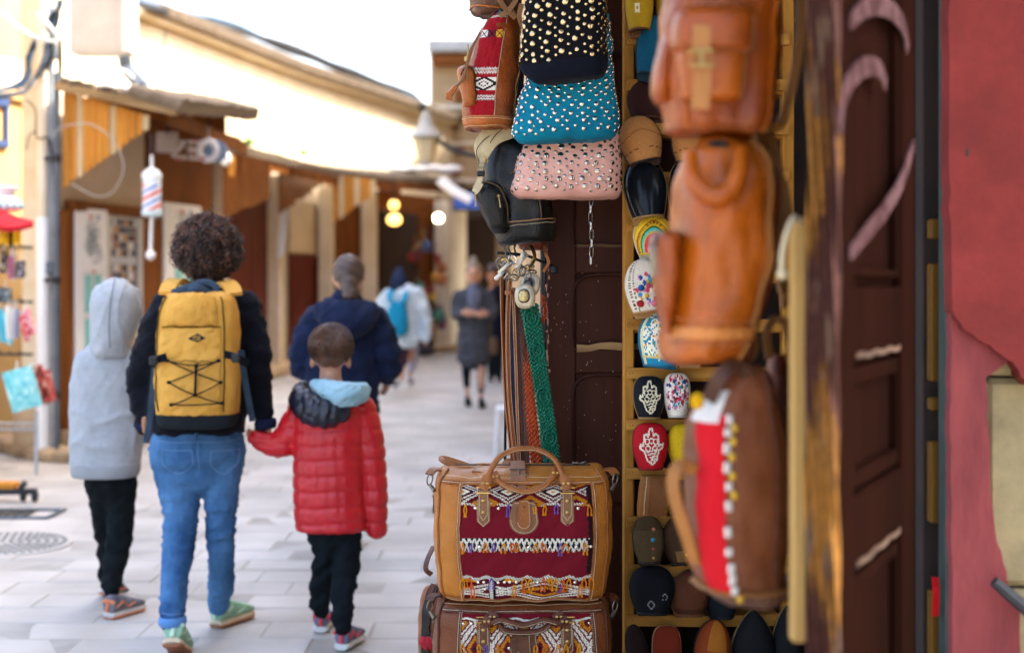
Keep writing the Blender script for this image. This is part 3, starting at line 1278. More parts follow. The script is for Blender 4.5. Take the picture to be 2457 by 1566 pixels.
# ---- further shops
W2 = [G(470, 18.8), G(540, 20.6), G(655, 23.5), G(780, 26), G(890, 28), G(1062, 30.8)]
E2 = [W(528, 352, 17.6), W(660, 385, 20.2), W(790, 416, 22.8), W(905, 430, 25.2), W(1000, 436, 27.2), W(1112, 446, 29)]
rs = Thing('shop_row', 'row of brown timber shop fronts with cream piers beyond the barber', 'building', (*W2[2], 0))
for i in range(5):
    mb = MB()
    mb.slab(W2[i], W2[i + 1], 0, 3.3, -.3, -.02, bev=.01)
    rs.part('wall', mb, M_CREAM if i == 2 else M_BROWNW)
for k, (px_, d_, wd) in enumerate(((529, 19.6, .2), (657, 23.0, .26), (783, 25.4, .26), (886, 27.4, .3), (1060, 30.2, .3))):
    mb = MB()
    mb.box((*G(px_, d_), 1.6), (wd, wd, 3.2), bev=.02)
    rs.part('pier', mb, M_CREAM2 if k else M_BEIGE)
def wline(px):
    k = (px - CX) / FPX
    for i in range(5):
        a, b = W2[i], W2[i + 1]
        t = (k * a[1] - a[0]) / ((b[0] - a[0]) - k * (b[1] - a[1]))
        if -.01 <= t <= 1.01:
            return a + (b - a) * t
    return W2[-1]
for (a, b, z0, z1, m_, nm) in ((545, 640, .1, 2.9, M_MAROON, 'shutter'), (692, 765, .1, 1.95, M_MAROON, 'shutter'), (690, 768, 1.98, 2.9, M_CREAM, 'panel'),
                                (803, 868, .1, 2.8, wood('mid_brown_post', '#8a5426', '#5c3212', fine=18), 'shutter'), (910, 1000, .1, 2.9, M_DARK, 'opening'), (1000, 1056, .1, 2.9, M_BROWNW, 'display_wall')):
    pa, pb_ = wline(a), wline(b)
    n_b = max(3, int(np.linalg.norm(pb_ - pa) / .22)) if nm == 'shutter' else 1
    par = None
    for k in range(n_b):
        mb = MB()
        mb.slab(pa + (pb_ - pa) * (k / n_b), pa + (pb_ - pa) * ((k + .96) / n_b), z0, z1, .0, .05 + .01 * (k % 2), bev=.008)
        if nm == 'shutter':
            rs.part('shutter_board', mb, m_)
        else:
            rs.part(nm, mb, m_)
mb = MB()
for i in range(5):
    mb.slab(W2[i], W2[i + 1], 0, .16, .0, .5, bev=.03)
rs.part('threshold', mb, M_KERB)

tmb = MB()
tmb.tube([(0, 0, 0), (0, 0, .45)], [(.068), (.058)], 8)
TILE_ME = to_mesh(tmb, M_TILE, name='tile')


def shop_awning(label, i0, i1, cd, cx0, cx1, t0, t1, b0, b1, n, mats, seed, waves):
    T = Thing('plank_awning', label, 'awning', (*E2[i0][:2], 2.4), 'plank awnings along the shop row')
    cheek(T, cd, cx0, cx1, t0, t1, b0, b1, n, mats, seed)
    e = [E2[i] for i in range(i0, i1 + 1)]
    wv = [np.array((e_[0] - .95, e_[1] + .1, e_[2] + .22)) for e_ in e]
    roof(T, e, wv, waves, m=M_TILE, amp=.03)
    mb = MB()
    for a, b in zip(e[:-1], e[1:]):
        mb.tube([a + np.array((-.03, 0, -.1)), b + np.array((-.03, 0, -.1))], [(.06, .03), (.06, .03)], up=(0, 0, 1), sq=True)
    T.part('beam', mb, M_BROWNW)
    L_ = sum(np.linalg.norm(b - a) for a, b in zip(e[:-1], e[1:]))
    nt_ = int(L_ / .15)
    ee, ww = spline(e, nt_), spline(wv, nt_)
    for a, b in zip(ee, ww):
        d = (b - a) / np.linalg.norm(b - a)
        T.inst('tile', TILE_ME, frame(a - d * .06 + np.array((0, 0, .03 + rr.uniform(-.012, .012))), (0, 1, 0), normal=d))
    return T
_a, _m, _b = W(425, 262, 11.4), W(515, 270, 12.9), W(606, 279, 14.6)
for q_ in spline([_a, _m, _b], 26):
    aw.inst('tile', TILE_ME, frame(q_ + np.array((.05, 0, .02 + rr.uniform(-.012, .01))), (0, 1, 0), normal=(-.96, 0, .27)))
for k in range(16):
    q_ = W(150, 206, 11.4) + (W(422, 264, 11.4) - W(150, 206, 11.4)) * (k + rr.random()) / 16
    mb = MB()
    mb.box(q_ + np.array((0, .0, .045)), (.06 + rr.uniform(0, .05), .09, .02 + rr.uniform(0, .03)), .006)
    aw.part('lath', mb, M_TILE)
shop_awning('dark brown plank awning beside the hanging sign', 0, 1, 18.2, 534, 648, 362, 385, 520, 470, 9, [M_BROWNW], 3, 20)
shop_awning('dark plank awning in the middle of the shop row', 1, 2, 20.8, 668, 790, 392, 420, 508, 424, 9, [M_BROWNW], 5, 20)
shop_awning('plank awning with lit orange put into its board colour over the cream panel', 2, 3, 23.2, 800, 902, 418, 432, 528, 460, 8, [M_ORANGEW, M_PALEW, M_ORANGEW], 7, 18)  # boards take the lighter orange wood in place of light falling on them
shop_awning('last plank awning before the dark passage', 3, 5, 26.5, 905, 962, 440, 446, 500, 470, 4, [M_BROWNW], 9, 26)
M_WHITESH = MATS['white_sheet']
mb = MB()
for k in range(12):
    mb.ball(W(955 + 12 * k, 408 + rr.uniform(-4, 3), 27.6), (.2, .3, .07), 8, 5)
solo('white_tarp', mb, M_WHITESH, 'white plastic sheet lying on the awning near the lantern', 'sheet')
mb = MB()
mb.tube(spline([W(1055, 430, 27), W(1085, 455, 27), W(1130, 480, 27)], 12), [(.02, .16)] * 12, up=(0, -.5, 1), sq=True)
solo('white_strip', mb, M_WHITESH, 'white strip slanting down by the blue awning', 'strip')
ba = Thing('blue_awning', 'small blue cloth awning at the dark passage entrance', 'awning', W(1128, 500, 27.5))
mb = MB()
P_ = np.array([[W(x, y_, 28 - .8 * f) for x in (1088, 1108, 1128, 1150, 1175)] for f, y_ in ((0, 462), (.5, 478), (1, 502))])
mb.grid(P_[::-1], back=np.broadcast_to(np.array((0, .02, -.02)), P_.shape))
ba.part('cloth', mb, fabric('blue_cloth', '#3d5fb0'))
mb = MB()
mb.tube([W(1086, 503, 27.2), W(1178, 503, 27.2)], .02, 6)
ba.part('bar', mb, IRON)

# white shop banner
wb = Thing('white_banner', 'narrow white banner tilted beside a cream pier', 'banner', W(676, 620, 22))
mb = MB()
mb.prism([W(672, 505, 22), W(692, 500, 22), W(680, 612, 22), W(664, 618, 22)], (0, .03, 0))
wb.part('sheet', mb, mat('banner_white', '#dfe6ee', var=.1))
mb = MB()
mb.tube([W(668, 498, 22), W(696, 494, 22)], .015, 5)
wb.part('rod', mb, IRON)

# roof plants
def tuft(c, r, n, seed, label):
    r2 = random.Random(seed)
    mb = MB()
    c = np.array(c)
    for k in range(n):
        a, e_ = r2.uniform(0, 6.28), r2.uniform(.1, 1.4)
        d = np.array((math.cos(a) * math.cos(e_), math.sin(a) * math.cos(e_), math.sin(e_)))
        L_ = r * r2.uniform(.5, 1.1)
        s0 = np.array((-d[1], d[0], .2)) * r * .12
        mb.add([c, c + d * L_ * .6 + s0, c + d * L_, c + d * L_ * .6 - s0], [(0, 1, 2, 3)])
    return solo('roof_plant', mb, mat('leaf_green', '#6fae3a', col2='#4d8428', rough=.6), label, 'plant', loc=tuple(c), group='weeds on the awning roofs')
tuft(W(528, 330, 17.4), .1, 50, 1, 'small green weed at the tip of the dark awning')
tuft(W(597, 350, 18.9), .17, 90, 2, 'bright green weed clump on the dark awning edge')
tuft(W(728, 374, 21.6), .13, 70, 3, 'round dark green weed on the middle awning')

# globe lamp on the first pier
gl = Thing('globe_lamp', 'white globe lamp on a short bracket at the end of the dark awning', 'lamp', W(542, 395, 17.3))
mb = MB()
mb.ball(W(542, 382, 17.3), (.065, .065, .085), 14, 10)
gl.part('globe', mb, mat('opal_glass', '#e9eae6', rough=.25, var=.03))
mb = MB()
mb.box(W(556, 400, 17.35), (.06, .06, .24), bev=.01)
gl.part('bracket', mb, M_ORANGEW)

# end building with the covered passage
eb = Thing('end_building', 'tall brownish building closing the street with a dark passage', 'building', (*G(1110, 35), 0))
M_EB = mat('brown_beige_plaster', '#b59a74', col2='#8f7350', rough=.9, vscale=1.5, bump=.3, bscale=14)
xl, xr = G(1032, 35)[0], 3.0
zt = W(0, 130, 35)[2]
mb = MB()
mb.box(((xl + xr) / 2, 35.3, (3.35 + zt) / 2), (xr - xl, .6, zt - 3.35), bev=.02)
eb.part('wall', mb, M_EB)
mb = MB()
mb.box((xl + .16, 35.3, 1.67), (.32, .6, 3.34), bev=.02)
eb.part('pier', mb, M_EB)
mb = MB()
mb.box((1.3, 35.3, 1.67), (3.4, .6, 3.34), bev=.02)
eb.part('pier', mb, M_EB)
mb = MB()
mb.box(((xl + .62), 35.0, zt + .12), (1.3, 1.2, .30), bev=.03)
eb.part('roof_slab', mb, mat('grey_slab', '#a9a9a6', col2='#8c8a86', rough=.7))
mb = MB()
mb.box(((xl + .6), 35.05, zt - .18), (1.1, 1.0, .26), bev=.03)
eb.part('soffit', mb, M_BROWNW)
for k in range(4):
    mb = MB()
    zc = 4.2 + .62 * k
    mb.box((xl + .6 + .12 * (k % 2), 34.98, zc), (.22, .08, .34), bev=.01)
    eb.part('window', mb, M_BROWNW)
for k in range(3):
    mb = MB()
    mb.box(((xl + 1.1), 34.97, 4.0 + .9 * k), (2.0, .1, .09), bev=.02)
    eb.part('ledge', mb, M_CREAM2)
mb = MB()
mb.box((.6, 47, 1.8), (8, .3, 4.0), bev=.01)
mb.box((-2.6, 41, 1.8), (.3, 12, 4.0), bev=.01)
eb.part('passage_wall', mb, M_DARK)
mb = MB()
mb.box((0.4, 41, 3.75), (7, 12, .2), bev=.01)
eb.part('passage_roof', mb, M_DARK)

# lit lamps in the last shop
M_BULB = mat('lit_bulb', '#fff0d0', var=0, emit=lin('#ffdca0'), estr=9)
M_BULB2 = mat('lit_shade', '#ffdf9c', var=0, emit=lin('#f0b45a'), estr=.8)
for (x_, y_, d_, r_, m_, lab) in ((1052, 523, 26.0, .08, M_BULB, 'round glowing white bulb hanging under the last awning'),
                                   (945, 492, 25.4, .09, M_BULB2, 'small warm lit lamp hanging above a wider warm lamp'),
                                   (946, 527, 25.2, .13, M_BULB2, 'wide warm basket lamp lit under the awning')):
    T = Thing('hanging_lamp', lab, 'lamp', W(x_, y_, d_), 'lit lamps under the last awning')
    mb = MB()
    mb.ball(W(x_, y_, d_), (r_, r_, r_ * (1 if r_ < .1 else .8)), 14, 10)
    T.part('globe', mb, m_)
    mb = MB()
    mb.tube([W(x_, y_, d_) + np.array((0, 0, r_)), W(x_, y_, d_) + np.array((0, 0, r_ + .5))], .01, 5)
    T.part('flex', mb, M_CABLE)

# goods of the far shop
fs = random.Random(12)
pal = ['#b8402e', '#c9932f', '#d6b03a', '#8a2f2a', '#3f7a6a', '#b06a3a', '#d9c9a8', '#6a2a3a', '#4a5a8a']
ypos = [[565 + 235 * (q + fs.uniform(.1, .9)) / 3 for q in range(3)] for _ in range(9)]
for k in range(27):
    x_, y_ = fs.uniform(985, 1062), ypos[k % 9][k // 9]
    d_ = 28.6 + fs.uniform(-.3, .3)
    s2 = fs.uniform(.06, .13)
    wn = ('red', 'amber', 'yellow', 'dark red', 'green', 'tan', 'cream', 'plum', 'blue')[k % 9]
    mb = MB()
    p = W(x_, y_, d_)
    mb.ball((p[0], p[1], p[2] - s2), (s2, s2 * .6, s2 * fs.uniform(.8, 1.6)), 8, 6)
    mb.tube([(p[0], p[1], p[2] + s2 * .3), (p[0], p[1], p[2] + .25)], .008, 4)
    c_ = pal[k % len(pal)]
    solo('hanging_ware', mb, mat('ware_' + c_[1:], c_, rough=.6, var=.3), ('highest', 'middle', 'lowest')[k // 9] + ' ' + wn + ' ware hanging on the far shop wall', 'goods', 'wares hung at the far shop')
for k, (x_, y_, s2, c_, lb) in enumerate(((1035, 815, .30, '#a8352a', 'low red bundle on the ground before the far shop'), (1078, 815, .34, '#a03c2c', 'long red brown bundle on the ground by the passage'),
                                      (1010, 846, .26, '#4a4a52', 'dark grey sack on the ground behind the walking child'))):
    d_ = 4777 / (y_ + 6 - 687)
    p = W(x_, y_ + 6, d_)
    mb = MB()
    for q in range(5):
        mb.ball((p[0] + fs.uniform(-.25, .25), p[1] + fs.uniform(-.2, .2), s2 * .45), (s2 * .8, s2 * .7, s2 * .5), 10, 7)
    solo('cloth_bundle', fuse(mb, .05, 2), fabric('bundle_' + c_[1:], c_), lb, 'bundle')

# street lantern on a bracket from the right
sl_ = Thing('street_lantern', 'pale metal street lantern on a dark bracket above the street', 'lantern', W(1022, 395, 18))
k = 18 / FPX
c = W(1022, 0, 18)
zz = lambda y_: W(0, y_, 18)[2]
M_LAN = mat('pale_lantern_metal', '#b5b3ac', col2='#9b9a94', rough=.6)
mb = MB()
mb.lathe((c[0], c[1], zz(332)), [(38 * k, 0), (39 * k, 4 * k), (30 * k, 16 * k), (17 * k, 34 * k), (14 * k, 50 * k), (8 * k, 60 * k), (4 * k, 66 * k)], 18)
sl_.part('hood', mb, M_LAN)
mb = MB()
mb.lathe((c[0], c[1], zz(392)), [(16 * k, 0), (22 * k, 20 * k), (29 * k, 58 * k)], 6)
sl_.part('glass', mb, mat('lantern_glass', '#c2b594', rough=.1, var=.1))
mb = MB()
mb.lathe((c[0], c[1], zz(398)), [(4 * k, 0), (17 * k, 4 * k), (17 * k, 8 * k)], 10)
sl_.part('base_ring', mb, M_LAN)
mb = MB()
mb.tube(spline([W(1040, 330, 18), W(1075, 352, 18), W(1130, 372, 18), W(1225, 380, 18.05)], 20), .03, 6)
sl_.part('bracket', mb, IRON)

# right-hand building along the street (mostly behind the shop door, it shades the street)
rb = Thing('right_building', 'tall plain building on the right behind the shop door', 'building', (.6, 12, 0))
M_RB = mat('rb_plaster', '#c9ad86', col2='#a5875f', rough=.9, vscale=1.2)
rl = [np.array((1.0, 4.25)), np.array((.42, 10.0)), np.array((-.02, 18.0)), np.array((.15, 35.0))]
for i in range(3):
    mb = MB()
    mb.slab(rl[i + 1], rl[i], 0, (8.2, 7.6, 7.6)[i], -1.0, 0, bev=.02)
    rb.part('wall', mb, M_RB)
for f in (.25, .55, .85):
    mb = MB()
    a = rl[0] + (rl[1] - rl[0]) * f
    b = rl[0] + (rl[1] - rl[0]) * (f + .13)
    mb.slab(b, a, 3.6, 5.0, .0, .05)
    wf = rb.part('window', mb, M_BROWNW)

# white stool behind the belts
ch = Thing('white_stool', 'white plastic stool partly hidden behind the hanging belts', 'stool', W(1240, 1085, 12))
M_PLA = mat('white_plastic', '#d9dadb', var=.05, rough=.35)
c = W(1240, 1085, 12)
for dx, dy in ((-.15, -.15), (.15, -.15), (-.15, .15), (.15, .15)):
    mb = MB()
    mb.tube([(c[0] + dx * 1.15, 12 + dy * 1.15, 0.0), (c[0] + dx, 12 + dy, .36)], [(.018), (.026)], 8)
    ch.part('leg', mb, M_PLA)
mb = MB()
mb.box((c[0], 12, .37), (.36, .36, .035), bev=.015)
ch.part('seat', mb, M_PLA)

# ------------------------------------------------------------------ stall at the far left
st = Thing('display_rack', 'wire display rack hung with souvenirs at the left edge', 'rack', (*G(20, 10.6), 0))
D0 = 10.6
for y_ in (592, 722, 848):
    mb = MB()
    mb.tube([W(-80, y_, D0), W(78, y_ + 2, D0)], .011, 6)
    for k in range(6):
        q = W(-60 + 24 * k, y_, D0)
        mb.tube([q, q + np.array((0, -.1, .01)), q + np.array((0, -.12, .03))], .005, 4)
    st.part('rail', mb, IRON)
for x_ in (-70, 87):
    mb = MB()
    z1 = W(0, 560, D0)[2]
    p = W(x_, 0, D0)
    mb.tube([(p[0], D0, 0), (p[0], D0, z1 if x_ < 0 else W(0, 985, D0)[2])], .014, 6)
    st.part('leg', mb, M_PIPE)
mb = MB()
for x_, y_ in ((-80, 1015), (-80, 1030)):
    mb.tube([W(x_, y_, D0), W(90, y_, D0)], .006, 4)
for k in range(9):
    mb.tube([W(-70 + 18 * k, 1012, D0), W(-70 + 18 * k, 1034, D0)], .005, 4)
st.part('wire_basket', mb, M_PIPE)

ha = random.Random(21)
def hang_card(x_, y0, y1, wd, col, lab, nm='hanging_card', cat='souvenir', rot=0.0, g=None, pat=None, d=None):
    d = d or D0 - .1 + ha.uniform(-.04, .04)
    mb = MB()
    a, b = W(x_ - wd / 2, y0, d), W(x_ + wd / 2, y1, d)
    nu, nv = 10, 12
    P = np.zeros((nv + 1, nu + 1, 3))
    cx_, cz = (a[0] + b[0]) / 2, a[2]
    for i in range(nv + 1):
        for j in range(nu + 1):
            u, v = (j / nu - .5) * (b[0] - a[0]), -(1 - i / nv) * (a[2] - b[2])
            P[i, j] = (cx_ + u * math.cos(rot) - v * math.sin(rot), d - .02 * math.sin(PI * j / nu) * math.sin(PI * i / nv) , cz + u * math.sin(rot) + v * math.cos(rot))
    C = np.zeros((nv, nu, 3))
    C[:] = lin(col)
    if pat:
        r2 = np.random.RandomState(int(x_ * 7 + y0) % 1000)
        for i in range(nv):
            for j in range(nu):
                if r2.rand() < .45:
                    C[i, j] = lin(pat[r2.randint(len(pat))])
    mb.grid(P, C, back=np.broadcast_to(np.array((0, .03, 0)), P.shape))
    mb.tube([(cx_, d + .01, cz), (cx_, d + .03, cz + .06)], .005, 4, col=lin('#d8d8d4'))
    return solo(nm, mb, attr_mat('souvenir_print', rough=.6, bump=.2, bscale=80), lab, cat, g)
gS = 'souvenirs on the wire rack'
hang_card(8, 545, 588, 24, '#e0b01f', 'yellow card under the red canopy, left one', g=gS, pat=['#2a2418', '#e0b01f'])
hang_card(38, 545, 586, 18, '#e8b81c', 'yellow card under the red canopy, next to the black gap', g=gS)
hang_card(24, 550, 590, 8, '#1d1c1c', 'thin black card between two yellow cards', g=gS)
hang_card(8, 600, 655, 22, '#2d2a30', 'black and white charm strip on the upper rail', g=gS, pat=['#d8d4cc', '#c9a02c', '#18181c'])
hang_card(25, 615, 668, 10, '#b06a90', 'slim pink charm on the upper rail', g=gS)
hang_card(32, 600, 672, 9, '#dcdad2', 'slim white charm on the upper rail', g=gS)
hang_card(48, 625, 668, 20, '#4a4850', 'dark keyring block at the end of the upper rail', g=gS, pat=['#c9c6d0', '#2b2930'])
hang_card(10, 690, 722, 30, '#3b4a50', 'grey picture card above the middle rail', g=gS, pat=['#b9c6c8', '#28343a'])
hang_card(-2, 742, 822, 16, '#4fb3c4', 'turquoise strip hanging from the middle rail', g=gS, rot=.15)
hang_card(9, 752, 828, 9, '#8ad0d8', 'pale aqua strip hanging from the middle rail', g=gS, rot=.2)
hang_card(19, 735, 812, 9, '#e4e4de', 'white strip hanging beside the aqua strip', g=gS)
hang_card(30, 738, 815, 8, '#d9dde0', 'pale grey strip on the middle rail', g=gS)
hang_card(38, 742, 810, 9, '#8ea6c8', 'blue grey strip on the middle rail', g=gS)
hang_card(50, 758, 820, 12, '#c8404c', 'red patterned strip on the middle rail', g=gS, rot=.25, pat=['#e8d8d8', '#c8404c'])
hang_card(60, 742, 805, 16, '#e88a9c', 'pink patterned strip at the end of the middle rail', g=gS, rot=.25, pat=['#f0dcdc', '#d8485c'])
hang_card(38, 885, 985, 72, '#8fd0cf', 'turquoise speckled pouch hanging in front of red pouches', 'fabric_pouch', 'pouch', -.22 + .5, None, ['#63bcc0', '#b9e2dc', '#79c6bb'], d=10.2)
hang_card(76, 878, 975, 44, '#b8483c', 'red patterned pouch behind the turquoise pouch', 'fabric_pouch', 'pouch', .22, None, ['#7a2a22', '#d8a08c', '#2a2a28'], d=10.4)
hang_card(102, 888, 965, 30, '#d0584a', 'light red pouch at the right end of the rack', 'fabric_pouch', 'pouch', .2, None, ['#b8483c', '#e8b0a0'], d=10.5)

rc_ = Thing('red_canopy', 'red cloth canopy tip at the far left', 'canopy', W(30, 552, 10.2))
mb = MB()
P = np.array([[W(x, y_ + (0 if r_ == 0 else dy), 10.2 - .3 * r_) for x, y_, dy in ((-70, 470, 40), (-20, 492, 45), (10, 506, 40), (45, 520, 24), (80, 529, 6))] for r_ in (1, 0)])
mb.grid(P, back=np.broadcast_to(np.array((0, .0, -.03)), P.shape))
P = np.array([[W(x, y_, 9.9 + .7 * r_) for x, y_ in ((-70, 512 + 34 * r_), (-20, 537 + 14 * r_), (10, 546 + 4 * r_), (45, 544 + 0 * r_), (80, 535))] for r_ in (0, 1)])
mb.grid(P, back=np.broadcast_to(np.array((0, .0, -.012)), P.shape))
rc_.part('cloth', mb, fabric('red_cloth', '#d6323a', col2='#b41f2a'))
mb = MB()
mb.tube([W(-60, 530, 10.5), W(-60, 1000, 10.5)], .02, 6)
rc_.part('pole', mb, M_PIPE)
jar = Thing('white_jar', 'white ceramic jar with blue pattern on top of the red canopy', 'jar', W(18, 508, 10.3))
p = W(14, 508, 10.3)
k = 10.3 / FPX
mb = MB()
mb.lathe(p, [(28 * k, 0), (36 * k, 6 * k), (36 * k, 22 * k), (26 * k, 36 * k), (20 * k, 42 * k), (22 * k, 48 * k), (34 * k, 52 * k), (35 * k, 58 * k), (30 * k, 60 * k)], 20)
jar.part('body', mb, mat('glazed_white', '#e4e8ea', rough=.2, var=.05))
mb = MB()
for q in range(14):
    a = q / 14 * 6.28
    mb.ball((p[0] + 36 * k * math.sin(a), p[1] - 36 * k * math.cos(a), p[2] + 13 * k), (.018, .018, .02), 6, 5)
jar.part('blue_pattern', mb, mat('aqua_glaze', '#7fc6cf', rough=.3), kind='stuff')

# wheeled base at the lower left
wh = Thing('wheeled_base', 'black wheeled stand base with a wooden board at the lower left', 'trolley', W(0, 1205, 9.3))
zb = lambda y_: W(0, y_, 9.25)[2]
mb = MB()
mb.tube([W(-160, 1182, 9.25), W(88, 1178, 9.25)], [(.018, .025), (.018, .025)], up=(0, 0, 1), sq=True)
wh.part('bar', mb, IRON)
for x_ in (56, 84, -90):
    mb = MB()
    p = W(x_, 1200, 9.25)
    mb.lathe((p[0] - .015, 9.25, .038), [(.03, 0), (.036, .005), (.036, .025), (.03, .03)], 14, R=[(0, 0, 1), (0, 1, 0), (1, 0, 0)])
    mb.tube([(p[0], 9.25, .04), (p[0], 9.25, zb(1180))], .012, 6)
    wh.part('caster', mb, M_RUBBER)
mb = MB()
mb.box(W(-35, 1166, 9.3), (.42, .12, .06), bev=.01)
wh.part('board', mb, M_ORANGEW)
mb = MB()
mb.tube([W(48, 1172, 9.2), W(62, 1156, 9.2)], [(.016), (.02)], 6)
wh.part('lever', mb, IRON)

# drain grate and round cover in the paving
dg_ = Thing('drain_grate', 'dark slotted drain grate beside the wheeled base', 'grate', W(0, 1225, 8.8))
c = G(5, 8.75)
for k in range(9):
    mb = MB()
    mb.box((c[0] - .32 + .06 * k, c[1], .004), (.03, .3, .012), bev=.003)
    dg_.part('bar', mb, IRON)
mb = MB()
for dx, dy, sx, sy in ((-.02, .16, .7, .03), (-.02, -.16, .7, .03), (-.37, 0, .03, .35), (.33, 0, .03, .35)):
    mb.box((c[0] + dx, c[1] + dy, .005), (sx, sy, .014), bev=.003)
dg_.part('frame', mb, M_PIPED)
mc = Thing('manhole_cover', 'round speckled metal cover set in the paving at lower left', 'manhole cover', W(15, 1310, 7.7))
c = G(8, 7.72)
mb = MB()
mb.lathe((c[0], c[1], -.02), [(.36, 0), (.36, .024), (.34, .027)], 36)
mc.part('plate', mb, mat('grey_cast', '#b5b2ac', col2='#a09d98', rough=.6, vscale=20))
mbk = MB()
for i in range(7):
    r_ = .05 + .045 * i
    for q in range(int(6 + 7 * i)):
        a = q / (6 + 7 * i) * 6.283
        mbk.box((c[0] + r_ * math.cos(a), c[1] + r_ * math.sin(a), .010), (.022, .022, .010), bev=.003)
mc.part('knob_field', mbk, mat('dark_cast', '#8d8a86', var=.3), kind='stuff')
# ------------------------------------------------------------------ the shop on the right: shell, door leaf, shoe rack
M_DOOR = wood('dark_brown_door_paint', '#401f13', '#28110a', fine=14, rough=.5, bump=.25)
M_WORN = wood('worn_bare_wood', '#a08560', '#6e5436', fine=30, axis=0, bump=.6)
M_RACK = wood('honey_pine', '#c08a3e', '#93601f', fine=30, bump=.35)
M_RACKH = wood('honey_pine_rung', '#c48f42', '#8f5d20', fine=30, axis=0, bump=.35)
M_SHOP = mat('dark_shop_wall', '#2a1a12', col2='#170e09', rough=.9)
M_PINK = mat('pink_red_plaster', '#84332f', col2='#532321', rough=.85, vscale=4, bump=.7, bscale=20, contrast=.9, spec=.1)
M_PINK2 = mat('faded_pink_plaster', '#85403f', col2='#653031', rough=.9, vscale=9, spec=.1, bump=.8, bscale=30, stretch=(1.6, 1.6, .5))
M_SAND = mat('sandstone', '#94855f', col2='#6d6246', rough=.9, vscale=9, bump=.6, bscale=24)

sh = Thing('shop_building', 'shop building on the right with a dark interior behind the open door leaves', 'building', (1.6, 3.3, 0))
def bx(T, name, x0, x1, y0, y1, z0, z1, m, bev=.004, parent=None, kind=None):
    mb = MB()
    mb.box(((x0 + x1) / 2, (y0 + y1) / 2, (z0 + z1) / 2), (x1 - x0, y1 - y0, z1 - z0), bev)
    return T.part(name, mb, m, parent=parent, kind=kind)
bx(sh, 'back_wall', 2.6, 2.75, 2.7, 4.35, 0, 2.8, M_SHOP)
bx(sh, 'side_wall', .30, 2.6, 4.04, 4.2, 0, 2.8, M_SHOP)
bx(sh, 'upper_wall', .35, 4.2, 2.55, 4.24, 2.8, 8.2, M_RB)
bx(sh, 'canopy', -.3, 1.2, 1.3, 4.24, 2.72, 2.78, M_BROWNW)  # unseen overhang, added to cut the top light on doors and bags
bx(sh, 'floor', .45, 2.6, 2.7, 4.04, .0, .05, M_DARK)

# brown door leaf, opened towards the street
DY = 3.92
dl = Thing('door_leaf', 'open dark brown panelled door leaf behind the studded bags and belts', 'door', (W(1420, 0, DY)[0], DY, 0))
zp = lambda y_, d=DY: CAMZ - (y_ - HY) / FPX * d
xp = lambda x_, d=DY: (x_ - CX) / FPX * d
bx(dl, 'stile', xp(1312), xp(1381), DY, DY + .05, .03, 2.7, M_DOOR, .003)
bx(dl, 'stile', xp(1560), xp(1640), DY, DY + .05, .03, 2.7, M_DOOR, .003)
for (a, b) in ((-350, -300), (60, 130), (589, 655), (838, 895), (1150, 1205), (1700, 1800)):
    bx(dl, 'rail', xp(1381) - .0005, xp(1560), DY + .001, DY + .049, zp(b), zp(a), M_DOOR, .003)
for (a, b) in ((-300, 60), (130, 589), (655, 838), (895, 1150), (1205, 1700)):
    bx(dl, 'panel', xp(1381), xp(1560), DY + .016, DY + .034, zp(b), zp(a), M_DOOR, .002)
    if b - a < 460:
        # raised dark bead with eared corners round the panel
        z0, z1 = zp(b) + .006, zp(a) - .012
        xa = xp(1377)
        pts = [(xa, z0), (xa - .004, z0 + .03), (xa - .006, (z0 + z1) / 2), (xa - .004, z1 - .05), (xa + .004, z1 - .02), (xa + .025, z1), (xa + .06, z1 + .008), (xp(1470), z1 + .009), (xp(1556), z1 + .009)]
        P = spline([(x, DY - .001, z) for x, z in pts], 50)
        mb = MB()
        mb.tube(P, [(.005, .0045)] * 50, 6)
        dl.part('bead', mb, wood('dark_bead', '#3a1d14', '#1f0e08', fine=20))
mb = MB()
P = np.array([[(xp(1384 + 28 * j), DY - .008 * (1 - i) + .002 * math.sin(j * 2.1), zp(822 + 17 * i + (4 if j in (0, 1) else 0) + 2 * math.sin(j * 1.7 + i))) for j in range(7)] for i in (1, 0)])
mb.grid(P, back=np.broadcast_to(np.array((0, .012, 0)), P.shape))
dl.part('worn_ledge', mb, M_WORN)
mb = MB()
P = np.array([[(xp(1384 + 28 * j), DY - .004, zp(586 + 7 * i + 1.5 * math.sin(j * 2.3 + i))) for j in range(7)] for i in (1, 0)])
mb.grid(P, back=np.broadcast_to(np.array((0, .008, 0)), P.shape))
dl.part('worn_ledge', mb, wood('dull_worn_wood', '#6b5138', '#3d2a1a', fine=30, axis=0))
bx(dl, 'edge_strip', xp(1297), xp(1312) - .001, DY + .006, DY + .06, .03, 2.7, mat('black_brown_edge', '#1c1310', var=.5, vscale=25, rough=.6), .003)
mb = MB()
for k in range(24):
    zz = zp(600 + k * 16 + RNG.uniform(-6, 6))
    mb.ball((xp(1313) + RNG.uniform(-.003, .006), DY - .0005, zz), (RNG.uniform(.001, .004), .0012, RNG.uniform(.003, .012)), 6, 4)
dl.part('paint_chips', mb, mat('bare_chip', '#a06a58', var=.4), kind='stuff')
mb = MB()
for k in range(60):
    mb.ball((xp(RNG.uniform(1322, 1480)), DY - .0004 + (.016 if RNG.random() < 0 else 0), zp(RNG.uniform(600, 1120))), (RNG.uniform(.0006, .002), .0008, RNG.uniform(.0006, .003)), 5, 4)
dl.part('scuffs', mb, mat('pale_scuff', '#9a7a66', var=.4), kind='stuff')

